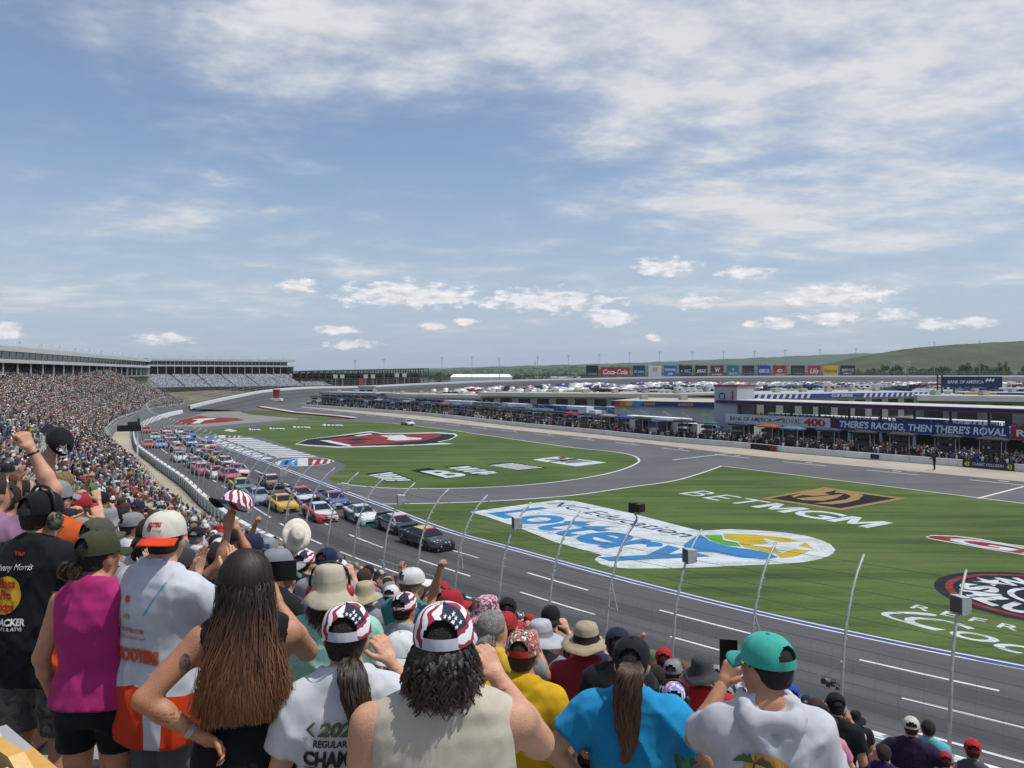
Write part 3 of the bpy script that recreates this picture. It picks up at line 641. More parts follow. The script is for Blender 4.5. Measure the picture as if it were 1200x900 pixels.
# ---------------------------------------------------------------- catch fence: wall, curved posts, cables
cf = empty('catch_fence'); tag(cf, 'tall catch fence with curved steel posts and cables on white track wall', 'fence')
def fence_prof(h):   # lean toward the track at height h above ground
    return np.interp(h, [0,1.1,2.4,3.6,4.6,5.3,5.8,6.2], [0,.02,.12,.34,.72,1.18,1.68,2.25])
b = MB(); S_F = FENCE.near(-103, 240)[0]; sw = list(np.arange(0, S_F, 1.6))
WALLW = mat('track_wall_white', '#dcdedd', .6, .1, 1.0)
for a_, c_ in zip(sw[:-1], sw[1:]):
    P_ = lambda s, d, z: FENCE.off(s, d, z, 2.)
    b.quad(P_(a_,-.3,0), P_(c_,-.3,0), P_(c_,-.22,1.1), P_(a_,-.22,1.1)); b.quad(P_(a_,-.22,1.1), P_(c_,-.22,1.1), P_(c_,.22,1.1), P_(a_,.22,1.1)); b.quad(P_(a_,.22,1.1), P_(c_,.22,1.1), P_(c_,.3,.1), P_(a_,.3,.1))
b.build('track_wall', WALLW, cf)
b = MB()
for s in sw: 
    p = FENCE.off(s, .36, .6, 2.); t_ = FENCE.tan(s); b.box(p, (.09, .12, .9), atan2(t_[1], t_[0]))
o = b.build('wall_buttress', GREY, cf); o['kind'] = 'stuff'
hs = [1.0,2.0,3.0,3.6,4.2,4.7,5.1,5.45,5.75,6.0,6.2]
pm = MB(); pm.tube([(0, -float(fence_prof(h)), h-.05*(h < 1.05)) for h in hs], [.06]*3+[.05]*3+[.042]*5, 8)
for h in (3.4,3.75,4.1,4.45,4.75,5.05,5.3,5.55,5.8,6.0): pm.box((0, -float(fence_prof(h))-.09, h), (.05, .12, .05))
pm.box((0, 0, 1.12), (.26, .26, .05))
proto = None; POSTS = []
for k, s in enumerate(np.arange(FENCE.near(13,23)[0]-3*3.15, S_F, 3.15)):
    if proto is None: o = proto = pm.build('post', GALV, cf, smooth=True)
    else: o = proto.copy(); COL.objects.link(o); o.parent = cf
    p = FENCE.off(s, 0, 0, 2.); t_ = FENCE.tan(s, 2.); o.location = p; o.rotation_euler = (0, 0, atan2(t_[1], t_[0])); POSTS.append((s, o))
for h in (1.35,1.7,2.05,2.4,2.75,3.1,3.5,3.95,4.4,4.8,5.2,5.6,5.95):
    b = MB(); d_ = -float(fence_prof(h))-.12
    b.tube([FENCE.off(s, d_, h, 2.) for s in np.arange(2, S_F, 3.15)], .0085, 3, cap=False); b.build('cable', mat('wire_cable', '#7c8084', .5, .1, 3, metal=.6), cf)
b = MB()
for s in np.arange(4, FENCE.near(-40,92)[0], .7):
    b.tube([FENCE.off(s, -float(fence_prof(h))-.12, h, 2.) for h in (1.1, 2.4, 3.4)], .004, 3, cap=False)
o = b.build('fence_wire', MATS['wire_cable'], cf); o['kind'] = 'stuff'
def on_post(k, h, d=0.0):
    s, o = POSTS[k]; return FENCE.off(s, -float(fence_prof(h))+d, h, 2.), o.rotation_euler[2]
# post extras: braces with a short arm (each a part of the fence)
bm0 = MB(); bm0.tube([(0,-.2,2.9), (-.55,-.12,2.9), (0,-.45,3.9)], .02, 5)
br = None
for k in (5, 7, 10, 13, 16):
    if k >= len(POSTS): continue
    o = bm0.build('brace', GALV, cf) if br is None else br.copy()
    if br is not None: COL.objects.link(o); o.parent = cf
    br = o; o.location = POSTS[k][1].location; o.rotation_euler = POSTS[k][1].rotation_euler
def nearest_post(px):
    best = None
    for k, (s, o) in enumerate(POSTS):
        p, _ = on_post(k, 5.4); x = CXP+FPX*p.x/p.y if p.y > 1 else 9e9
        if best is None or abs(x-px) < abs(best[1]-px): best = (k, x)
    return best[0]
SPK = [(1133,'first grey loudspeaker box on a fence post, beside the painted disc emblem'), (800,'grey loudspeaker box on a fence post in front of the blue lettering end'), (604,'grey loudspeaker box on a fence post before the left tip of lottery logo'),
       (478,'grey loudspeaker box on fence post above the black lead car'), (392,'grey loudspeaker box on fence post above the red and blue car'), (338,'small grey loudspeaker box on fence post near the yellow car')]
spm = MB(); spm.add([(-.30,-.1,-.36),(.30,-.1,-.36),(.26,.42,-.30),(-.26,.42,-.30),(-.30,-.1,.36),(.30,-.1,.36),(.26,.42,.30),(-.26,.42,.30)], [(3,2,1,0),(4,5,6,7),(0,1,5,4),(1,2,6,5),(2,3,7,6),(3,0,4,7)])
sp0 = None
for px_, lb in SPK:
    k = nearest_post(px_); p, rz = on_post(k, 5.35, .10)
    e = empty('loudspeaker', p, rz + pi); tag(e, lb, 'loudspeaker', 'loudspeakers on the catch fence')
    if sp0 is None:
        a_ = spm.build('cabinet', mat('speaker_grey', '#a7a9aa', .6, .08, 3), e); b = MB(); b.box((0,-.112,0), (.52,.02,.62)); c_ = b.build('grille', mat('speaker_grille', '#4a4d50', .7, .15, 40), e)
        b = MB(); b.tube([(0,.42,0),(0,.62,-.1)], .03, 6); d_ = b.build('bracket', GALV, e); sp0 = (a_, c_, d_)
    else:
        for q in sp0: w_ = q.copy(); COL.objects.link(w_); w_.parent = e
    e.rotation_euler[2] = rz + radians(150); e.location = p; e.scale = (.78,.78,.78)
# camera head on a post
k = nearest_post(745); p, rz = on_post(k, 6.2)
e = empty('broadcast_camera', p+Vector((0,0,.0)), rz); tag(e, 'black remote television camera perched on top of a fence post', 'camera')
b = MB(); b.box((-.16,0,.52), (.24,.42,.34)); b.box((.2,0,.5), (.22,.36,.42)); b.build('housing', BLACK, e); b = MB(); b.tube([(.2,-.18,.52),(.2,-.36,.52)], .11, 12); b.tube([(-.16,-.2,.52),(-.16,-.32,.52)], .07, 10); b.build('lens', DARK, e)
b = MB(); b.tube([(0,0,-.06),(0,0,.14),(.1,0,.2),(-.1,0,.28),(0,0,.36)], .03, 6); b.build('mount', BLACK, e)
b = MB(); b.tube([(0,.0,-.05)]+[(0, 2.25-float(fence_prof(h))-.0, h-6.2) for h in (5.6,4.8,3.8,2.6)], .035, 5); b.build('lead', BLACK, e)
k = nearest_post(1020); p, rz = on_post(k, 2.2)
e = empty('fence_light', p, rz); tag(e, 'rack of small black lamps on a bracket low on a fence post', 'lamp')
b = MB(); b.tube([(0,0,.9),(.65,-.2,.15),(0,0,0)], .03, 6); b.build('bracket', GALV, e)
for j in range(4): b = MB(); b.box((.18+.16*j, -.22, -.02+.06*(j % 2)), (.13,.26,.16), .2); b.build('lamp_head', DARK, e)
# pedestrian gate rail of tubes at the wall
e = empty('crowd_barrier', (0,0,0)); tag(e, 'grey tubular barrier gate standing at the foot of the stand', 'barrier')
sA, sB_ = FENCE.near(*G(528,678,0.8)[:2])[0], FENCE.near(*G(600,705,.8)[:2])[0]
b = MB(); b.tube([FENCE.off(sA, .9, .12), FENCE.off(sA, .9, 2.3), FENCE.off(sA+.5, .9, 2.5), FENCE.off(sA-4.6, .9, 2.5)], .03, 5); b.tube([FENCE.off(sA, .9, 1.0), FENCE.off(sA-4.6, .9, 1.0)], .025, 5); b.build('frame', GALV, e)
for j in range(12): b = MB(); b.tube([FENCE.off(sA-.38*j, .9, 1.0), FENCE.off(sA-.38*j, .9, 2.5)], .014, 4); b.build('bar', GALV, e)
# timing sign on two posts at the left
p0 = G(157,541); e = empty('sign_gantry', (p0.x, p0.y, .12), radians(20)); tag(e, 'black sign box on white twin posts standing on the walkway', 'sign')
for x_ in (-.45, .45): b = MB(); b.box((x_,0,2.1), (.18,.18,4.2)); b.build('post', WHITE, e)
b = MB(); b.box((-.6,0,4.6), (3.0,.6,.85)); b.build('sign_box', BLACK, e); b = MB(); b.box((-.2,0,5.25), (1.2,.5,.5)); b.box((.6,0,5.5), (.3,.3,.9)); b.build('camera_rig', DARK, e)
# ---------------------------------------------------------------- seats
SEATC = [lin(c) for c in ('#9fa3a4','#8a8f90','#b6b8b4','#7f8a86','#a79f86','#6f8480')]
def inst(template, Fq, pos, rot, col_fn, scale=None, zs=None):
    """many copies of a small template in one array; template colours picked per part by col_fn -> (n, nv, 3)"""
    n = len(pos); nv = len(template); c, s_ = np.cos(rot), np.sin(rot)
    T_ = np.repeat(template[None], n, 0)
    if scale is not None: T_ = T_*scale[:, None, None]
    if zs is not None: T_[:, :, 2] *= zs[:, None]
    X = T_[:, :, 0]*c[:, None]-T_[:, :, 1]*s_[:, None]+pos[:, 0:1]; Y = T_[:, :, 0]*s_[:, None]+T_[:, :, 1]*c[:, None]+pos[:, 1:2]; Z = T_[:, :, 2]+pos[:, 2:3]
    V_ = np.stack([X, Y, Z], -1).reshape(-1, 3); F_ = (Fq[None]+(np.arange(n)*nv)[:, None, None]).reshape(-1, Fq.shape[1])
    return V_, F_, col_fn(n).reshape(-1, 3)
def boxes_np(bs):
    V_ = []; F_ = []; part = []
    for k, (c, d, tp) in enumerate(bs):
        o = len(V_)
        for z in (-1, 1):
            t = tp if z > 0 else 1
            for a, b_ in ((-1,-1),(1,-1),(1,1),(-1,1)): V_.append((c[0]+a*d[0]/2*t, c[1]+b_*d[1]/2*t, c[2]+z*d[2]/2))
        F_ += [tuple(i+o for i in f) for f in ((3,2,1,0),(4,5,6,7),(0,1,5,4),(1,2,6,5),(2,3,7,6),(3,0,4,7))]; part += [k]*8
    return np.array(V_, float), np.array(F_), np.array(part)
SITES = []    # (x, y, z, facing, row, s) for every seat in view
for i in range(NROW-2):
    s = 6.0
    while s < S_END-1.5:
        s += .50
        if min(abs(s-a_) for a_ in AISLES) < .85: continue
        p = FENCE.off(s, D0+RUN*(i+.5), row_z(i), 8.)
        if p.y < .8: continue
        px_ = CXP+FPX*p.x/p.y
        if -40 < px_ < 1240: t_ = FENCE.tan(s, 8.); SITES.append((p.x, p.y, p.z, atan2(t_[1], t_[0])+pi, i, s))   # +Y of a person = toward the track
SITES = np.array(SITES); DIST = np.hypot(SITES[:, 0], SITES[:, 1])
tpl, tf, part = boxes_np([((0,-.33,.62),(.44,.05,.42),.9), ((0,-.28,.40),(.42,.10,.34),1.0)])
far = DIST > 7
pos = SITES[far]; cols = np.array(SEATC)
V_, F_, C_ = inst(tpl, tf, pos[:, :3], pos[:, 3], lambda n: np.repeat(cols[RNG.integers(0, len(cols), n)][:, None], len(tpl), 1))
o = np_mesh('seats', V_, F_, vcol_mat('seat_plastic', .55), C_, gs); o['kind'] = 'stuff'
# ---------------------------------------------------------------- suites above the stand
GLASS = mat('suite_glass', '#2a2f34', .12, .25, .6, spec=.8); FASC = mat('suite_fascia', '#b9bcb9', .7, .06, .5); SHADE = mat('suite_back', '#4a4644', .85, .2, .6)
def suites(name, label, A, B, ztop, zs, bay, depth, end_roof=0.0):
    """zs: window band top, bottom, deck bottom, floor"""
    A, B = Vector(A), Vector(B); d = (B-A); L = d.length; ux = d/L; nx = Vector((ux.y, -ux.x, 0))    # nx toward the track
    R = lambda u, w, z: Vector((A.x+ux.x*u+nx.x*w, A.y+ux.y*u+nx.y*w, z))
    e = empty(name, (0,0,0)); tag(e, label, 'building')
    def slab(nm, u0, u1, w0, w1, z0, z1, m): 
        b = MB(); b.prism([R(u0,w0,0), R(u1,w0,0), R(u1,w1,0), R(u0,w1,0)], z0, z1); return b.build(nm, m, e)
    slab('roof', -1, L+1, -depth, 1.0, zs[0], ztop, FASC); slab('deck', -1, L+1, -depth, .8, zs[2], zs[1], FASC)
    slab('back_wall', 0, L, -depth, -depth+.3, zs[3]-4, zs[0], SHADE); slab('floor_slab', -1, L+1, -depth+.3, .6, zs[3]-.5, zs[3]-.1, STEP)
    slab('end_wall', L-.1, L+.2, -depth+.4, .5, zs[3]-3, zs[2], FASC)
    n = int(L/bay); win = None; colm = None
    rz = atan2(ux.y, ux.x); wm = MB(); wm.box((bay*.5, 0, 0), (bay*.92, .06, zs[0]-zs[1]-.12)); fm = MB()
    for x_ in (.02*bay, .5*bay, .98*bay): fm.box((x_, -.05, 0), (.14, .16, zs[0]-zs[1]))
    cm = MB(); cm.box((0, 0, (zs[2]+zs[3])/2), (.28, .28, zs[2]-zs[3]))
    for k in range(n):
        p = R(k*bay, .1, (zs[0]+zs[1])/2)
        if win is None: win = wm.build('window', GLASS, e); fr = fm.build('frame', FASC, win); colm = cm.build('column', FASC, e); o1, o2 = win, colm
        else:
            o1 = win.copy(); COL.objects.link(o1); o1.parent = e; f2 = fr.copy(); COL.objects.link(f2); f2.parent = o1; o2 = colm.copy(); COL.objects.link(o2); o2.parent = e
        o1.location = p; o1.rotation_euler = (0,0,rz); q = R(k*bay, .3, 0); o2.location = q; o2.rotation_euler = (0,0,rz)
    lm = MB(); lm.tube([(0,0,0),(0,0,.9)], .06, 4); lm.box((-.45,0,1.1), (.9,.6,.45), .3); lm.box((.65,.0,1.0), (.7,.6,.4), -.2); lo = None
    for k in range(int(L/(bay*1.7))):
        o = lm.build('roof_lamp', WHITE, e) if lo is None else lo.copy()
        if lo is not None: COL.objects.link(o); o.parent = e
        lo = o; o.location = R(k*bay*1.7+.8, .4, ztop)
    return e, R, L
suites('suite_building', 'long two level suite block with dark windows above packed grandstand', (-82.5,70,0), (-155,329,0), 18.3, (17.2,15.5,14.7,11.6), 9.0, 8)
sb = suites('suite_building', 'two level suite block standing above the empty grey seats', (-201,428,0), (-137,484,0), 20.6, (19.3,17.0,16.2,11.2), 4.5, 9)
# the empty section below it
es = empty('grandstand'); tag(es, 'empty grandstand section of pale grey seats below far suite block', 'grandstand')
A_, B_ = Vector((-201,428,0)), Vector((-132,489,0)); ux = (B_-A_).normalized(); nx = Vector((ux.y,-ux.x,0)); b = MB(); nr = 22; Ls = (B_-A_).length
for i in range(nr):
    z_ = 4.0+i*.33; w0, w1 = (nr-i)*1.15, (nr-i-1)*1.15; l0 = -6.0+i*.2; l1 = Ls+8-i*.25
    R = lambda u, w, z: Vector((A_.x+ux.x*u+nx.x*w, A_.y+ux.y*u+nx.y*w, z))
    b.quad(R(l0,w0,z_), R(l1,w0,z_), R(l1,w1,z_), R(l0,w1,z_)); b.quad(R(l0,w1,z_), R(l1,w1,z_), R(l1,w1,z_+.33), R(l0,w1,z_+.33))
o = b.build('tread_rows', STEP, es); o['kind'] = 'stuff'
b = MB(); b.prism([R(-6,nr*1.15+.1,0), R(Ls+8,nr*1.15+.1,0), R(Ls+8,nr*1.15+.5,0), R(-6,nr*1.15+.5,0)], -2, 4.9); b.build('front_wall', mat('dark_wall', '#3c3e40', .9, .2, .5), es)
pp = []
for i in range(nr):
    for u in np.arange(-5, Ls+7-i*.25, .62):
        if (u+3) % 14 < 1.1: continue
        pp.append(tuple(R(u, (nr-i-.5)*1.15, 4.0+i*.33)))
pp = np.array(pp); pale = np.array([lin(c) for c in ('#8f9498','#7e8489','#9ea2a5','#6d7379','#abaeaf','#5c6268')])
V_, F_, C_ = inst(tpl*1.15, tf, pp, np.full(len(pp), atan2(ux.y, ux.x)+pi), lambda n: np.repeat(pale[RNG.integers(0, 6, n)][:, None], len(tpl), 1))
o = np_mesh('seats', V_, F_, MATS['seat_plastic'], C_, es); o['kind'] = 'stuff'
for k in range(8):
    b = MB(); q = R(4+k*11, 9, 8.6); b.box(q, (3.6,.5,.9), atan2(ux.y,ux.x)+.1); b.build('portal', SHADE, es)
# earth bank and low red wall at the end of the packed stand
px_b = [FENCE.off(S_END+.5, d_, z_, 8.) for d_, z_ in ((1,.1),(30,9))]
b = MB(); ebs = [(FENCE.off(s, 2.5, TURN.at(max(0,s-S_END))[2]-.2 if s > S_END else .8, 8.), FENCE.off(s, 22, 5.0, 8.)) for s in np.linspace(S_END-.2, FENCE.L, 12)]
for (a0, a1), (c0, c1) in zip(ebs[:-1], ebs[1:]): b.quad(a0, c0, c1, a1)
struct(b.build('earth_bank', mat('bank_earth', '#5f5a44', .95, .4, .15)))
# ---------------------------------------------------------------- pit wall and pit lane
pw = empty('pit_wall'); tag(pw, 'low white concrete wall running along the pit boxes', 'wall')
seg = 0; ws = np.arange(0, PITW.L-1, 6.0)
for a_ in ws:
    c_ = min(PITW.L, a_+5.96); p, q = PITW.off(a_, 0, 0, 3.), PITW.off(c_, 0, 0, 3.); p2, q2_ = PITW.off(a_, -.35, 0, 3.), PITW.off(c_, -.35, 0, 3.)
    b = MB(); b.prism([p, q, q2_, p2], 0, .95); b.build('wall_block', mat('pit_wall_white', '#c9cbc9', .7, .1, .6), pw)
CANV = {k: mat('canopy_'+k, v, .75, .12, 3) for k, v in dict(black='#17181b', navy='#1d2746', blue='#26467e', red='#7e2226', white='#d4d7d8', grey='#7b8085', green='#2f5a45', orange='#8f4a26', sky='#4a6688').items()}
def pit_stand(color):
    e = empty('pit_cart'); m_ = CANV[color]
    b = MB(); b.box((0,0,1.0), (2.6,1.5,1.5)); b.box((0,0,.22), (2.8,1.6,.2)); b.build('cabinet', mat('cart_black', '#1a1b1e', .4, .25, 2), e)
    b = MB(); b.box((0,-.2,2.1), (2.2,.7,.5)); b.build('bench', DARK, e)
    for x_ in (-1.3, 1.3):
        for y_ in (-.75, .75): b = MB(); b.tube([(x_,y_,1.6),(x_,y_,3.5)], .05, 5); b.build('canopy_post', GALV, e)
    b = MB(); b.prism([(-1.7,-1.1),(1.7,-1.1),(1.7,1.1),(-1.7,1.1)], 3.5, 3.72); b.add([(-1.7,-1.1,3.725),(1.7,-1.1,3.725),(1.7,1.1,3.725),(-1.7,1.1,3.725),(-.8,0,4.05),(.8,0,4.05)], [(0,1,5,4),(1,2,5),(2,3,4,5),(3,0,4)]); b.build('canopy', m_, e)
    b = MB(); b.box((0,0,3.0), (2.2,1.3,.5)); b.build('screen_bank', BLACK, e)
    b = MB(); b.tube([(-1.5,1.0,.05),(-1.5,1.0,5.4)], .05, 5); b.tube([(-1.5,1.0,5.2),(-1.5,3.4,4.2)], .035, 5); b.build('boom', GALV, e)
    for x_ in (-1.0, 1.0): b = MB(); b.tube([(x_,-.85,.22),(x_,.85,.22)], .22, 10); b.build('wheel', BLACK, e)
    return e
cseq = ['black','black','navy','black','black','black','black','navy','sky','orange','navy','green','black','grey','black','blue','grey','black','red','black']
protos = {}; k = 0; pit_slots = []
for s in np.arange(4, PITW.L-6, 5.6):
    cname = cseq[k % len(cseq)]; k += 1
    e = pit_stand(cname) if cname not in protos else copy_tree(protos[cname]); protos.setdefault(cname, e)
    p = PITW.off(s, -2.6-.5*((k*7) % 3), 0, 3.); t_ = PITW.tan(s, 3.); e.location = p; e.rotation_euler = (0,0,atan2(t_[1], t_[0])+pi)
    tag(e, 'wheeled pit cart under a %s canopy behind the pit wall' % ('light blue' if cname == 'sky' else cname), 'pit cart', 'pit carts along the pit wall'); pit_slots.append((s, p))
# crew tents further back along pit road, and team trucks
def tent(color, w_=5., d_=3.5):
    e = empty('canopy_tent')
    b = MB(); z0, z1 = 2.4, 3.5; b.add([(-w_/2,-d_/2,z0),(w_/2,-d_/2,z0),(w_/2,d_/2,z0),(-w_/2,d_/2,z0),(0,0,z1),(-w_/2,-d_/2,z0-.3),(w_/2,-d_/2,z0-.3),(w_/2,d_/2,z0-.3),(-w_/2,d_/2,z0-.3)], [(0,1,4),(1,2,4),(2,3,4),(3,0,4),(0,5,6,1),(1,6,7,2),(2,7,8,3),(3,8,5,0)]); b.build('roof', CANV[color], e)
    for x_ in (-1,1):
        for y_ in (-1,1): b = MB(); b.tube([(x_*w_*.48,y_*d_*.48,0),(x_*w_*.48,y_*d_*.48,z0-.05)], .04, 4); b.build('leg', GALV, e)
    return e
tp = {}
for k, s in enumerate(np.arange(8, PITW.L-8, 6.4)):
    px_ = PITW.off(s, -10.5); cn = ['black','navy','black','grey','green','sky','black','grey'][(k*5+k//3) % 8]
    q = CXP+FPX*px_.x/px_.y
    if q > 850: continue
    e = tent(cn) if cn not in tp else copy_tree(tp[cn]); tp.setdefault(cn, e); t_ = PITW.tan(s, 3.)
    e.location = (px_.x, px_.y, lot_z(px_.x, px_.y)); e.rotation_euler = (0,0,atan2(t_[1], t_[0])); tag(e, '%s canopy tent in the crew area behind pit carts' % ('light blue' if cn == 'sky' else cn), 'tent', 'crew tents behind the pit wall')
# ---------------------------------------------------------------- club building beside pit road
def s_at_px(cv, px_, d):
    return min(np.linspace(0, cv.L, 600), key=lambda s: abs(CXP+FPX*cv.off(s, d, None, 3.).x/max(1, cv.off(s, d, None, 3.).y)-px_))
DB = -14.0
sL, sR = s_at_px(PITW, 840, DB), s_at_px(PITW, 1330, DB)
pL, pR = PITW.off(sL, DB, 0, 3.), PITW.off(sR, DB, 0, 3.); dR = (pR-pL); LB = dR.length; ux = dR/LB; ny = Vector((ux.y, -ux.x, 0)); 
if ny.y > 0: ny = -ny                       # ny points to pit road
rzB = atan2(ux.y, ux.x)
RB = lambda u, w, z: Vector((pL.x+ux.x*u+ny.x*w, pL.y+ux.y*u+ny.y*w, z))
uB_ = lambda px_: min(np.linspace(0, LB, 500), key=lambda u: abs(CXP+FPX*RB(u,0,0).x/RB(u,0,0).y-px_))
bl = empty('pit_club_building'); tag(bl, 'two storey open pit club with blue roof edge and square white tower', 'building')
def slab(par, nm, u0, u1, w0, w1, z0, z1, m, R=RB):
    b = MB(); b.prism([R(u0,w0,0), R(u1,w0,0), R(u1,w1,0), R(u0,w1,0)], z0, z1); return b.build(nm, m, par)
NAVYB = mat('roof_edge_navy', '#1b2150', .5, .1, 1); PALEW = mat('tower_white', '#a3a6ae', .7, .06, .6)
u1 = uB_(866); 
slab(bl, 'tower', -.2, u1, -5, .6, -.3, 9.9, PALEW); slab(bl, 'tower_cap', -.35, u1+.15, -5.2, .75, 9.9, 10.25, mat('cap_red', '#7d3a40', .7))
slab(bl, 'roof', -1.2+u1*.4, LB, -9, 1.4, 6.75, 7.35, NAVYB); slab(bl, 'roof_edge', u1*.4-1.25, LB+.05, 1.402, 1.5, 6.72, 6.84, mat('edge_red', '#8c2f35', .6)); slab(bl, 'deck', u1, LB, -9, .9, 3.0, 3.4, PALEW)
slab(bl, 'back_wall', u1, LB, -9.2, -9, -.2, 3.0, mat('back_wall_grey', '#6d7073', .8, .15, .4)); slab(bl, 'roof_top', u1*.4-1.0, LB, -8.8, 1.2, 7.352, 7.45, mat('roof_membrane', '#b9b6ad', .9, .1, .4))
for k in range(int(LB/5.2)):
    u_ = u1+.4+k*5.2; slab(bl, 'column', u_, u_+.35, .3, .65, 0, 3.0, PALEW); slab(bl, 'column', u_, u_+.3, .3, .6, 3.4, 6.75, DARK)
slab(bl, 'deck_rail', u1, LB, .82, .86, 4.25, 4.33, RAILM); 
tb = lambda u0, u1_, w, z0: (lambda a, b_: RB(u0+a, w, z0+b_))
def banner(nm, label, pxa, pxb, z0, z1, m, texts):
    e = empty(nm); tag(e, label, 'banner'); ua, ub = uB_(pxa), uB_(pxb); slab(e, 'sheet', ua, ub, .92, .98, z0, z1, m)
    for (t, f0, f1, hf, mm, kw) in texts: 
        flat_text('lettering', t, tb(ua+(ub-ua)*f0, 0, 1.0, z0+(z1-z0)*(.5-hf/2)), mm, e, width=(ub-ua)*(f1-f0), height=(z1-z0)*hf, **kw)
    return e, ua, ub
INKN = mat('ink_navy', '#20263a', .7, 0); INKR = mat('ink_red', '#b01f3a', .7, 0); INKW = mat('ink_white', '#dfe3e6', .7, 0)
e, ua, ub = banner('banner', 'long white race title banner on the club balcony', 854, 976, 3.15, 4.85, mat('banner_white', '#c2c6c8', .7, .05, .5), [('BANK OF AMERICA', .05, .47, .42, INKN, dict(bold=.01)), ('ROVAL', .575, .74, .50, INKN, dict(bold=.0, shear=.1)), ('400', .77, .96, .70, INKR, dict(bold=.045))])
for k in range(4): b = MB(); x0 = ua+(ub-ua)*(.485+.018*k); b.poly([RB(x0,1.0,3.7+.08*k), RB(x0+.9,1.0,4.2+.04*k), RB(x0+.9,1.0,4.32+.04*k), RB(x0,1.0,3.84+.08*k)]); b.build('flag_mark', INKR if k % 2 else INKN, e)
banner('banner', 'blue slogan banner on the balcony beside white race title banner', 985, 1186, 3.1, 4.9, mat('banner_blue', '#1d3f7c', .7, .08, .5), [("THERE'S RACING, THEN THERE'S ROVAL", .015, .985, .56, INKW, dict(bold=.03, shear=.12))])
banner('banner', 'red banner at the end of the blue slogan banner', 1187.5, 1260, 3.1, 4.9, mat('banner_red', '#a3283a', .7, .08, .5), [('ROVAL', .1, .9, .5, INKW, dict(bold=.03))])
banner('banner', 'narrow magenta and navy banner between the white and blue banners', 976.5, 984.5, 3.1, 4.9, mat('banner_plum', '#4a2348', .7, .3, 2), [])
Ot = RB(.1+u1*.3, .63, 8.0); px = lambda a, b_: Ot + ux*a + Vector((0,0,b_)); b = MB(); n = 20
for i in range(n): a0, a1 = 2*pi*i/n, 2*pi*(i+1)/n; b.quad(px(.75*cos(a0),.75*sin(a0)), px(.75*cos(a1),.75*sin(a1)), px(.5*cos(a1),.5*sin(a1)), px(.5*cos(a0),.5*sin(a0)))
b.build('emblem', INKN, bl); b = MB(); b.box(RB(u1*.80,.64,8.2), (.35,.05,1.7), rzB); b.build('sign_strip', mat('sign_red', '#8c2f35', .6), bl)
# pit sponsor board on the wall
e = empty('pit_board'); tag(e, 'navy board lettered CLASSIC COLLISION hung on the pit wall', 'sign'); sa, sb_ = s_at_px(PITW, 1127, 0), s_at_px(PITW, 1187, 0); pa, pb = PITW.off(sa, .12, 0, 3.), PITW.off(sb_, .12, 0, 3.); v_ = (pb-pa); Lp = v_.length; v_ /= Lp; n_ = Vector((v_.y,-v_.x,0)); 
if n_.y > 0: n_ = -n_
b = MB(); b.prism([pa, pb, pb-n_*.08, pa-n_*.08], .08, 1.0); b.build('panel', mat('board_navy', '#141a3c', .5, .1, 1), e)
f_ = lambda a0, z0: (lambda a, b_: pa+v_*(a0+a)+n_*.012+Vector((0,0,z0+b_)))
flat_text('lettering', 'CLASSIC COLLISION', f_(Lp*.2, .38), INKW, e, width=Lp*.6, height=.36); INKY = mat('ink_yellow', '#d8b820', .6, 0)
for a0 in (.04, .86): flat_text('numeral', '43', f_(Lp*a0, .25), INKY, e, width=Lp*.1, height=.55, bold=.04)
for px0, px1, cn, lb in ((880,910,'black','black sponsor board with red end on the pit wall'), (991,1032,'white','white board with dark frame leaning on the pit wall')):
    e = empty('pit_board'); tag(e, lb, 'sign'); pa, pb = PITW.off(s_at_px(PITW, px0, 0), .12, 0, 3.), PITW.off(s_at_px(PITW, px1, 0), .12, 0, 3.); v2 = (pb-pa).normalized()
    b = MB(); b.prism([pa, pb, pb-n_*.08, pa-n_*.08], .1, .9); b.build('panel', CANV[cn], e); b = MB(); b.prism([pb-v2*1.2+n_*.01, pb+n_*.01, pb+n_*.03, pb-v2*1.2+n_*.03], .15, .85); b.build('end_patch', CANV['red' if cn == 'black' else 'navy'], e)
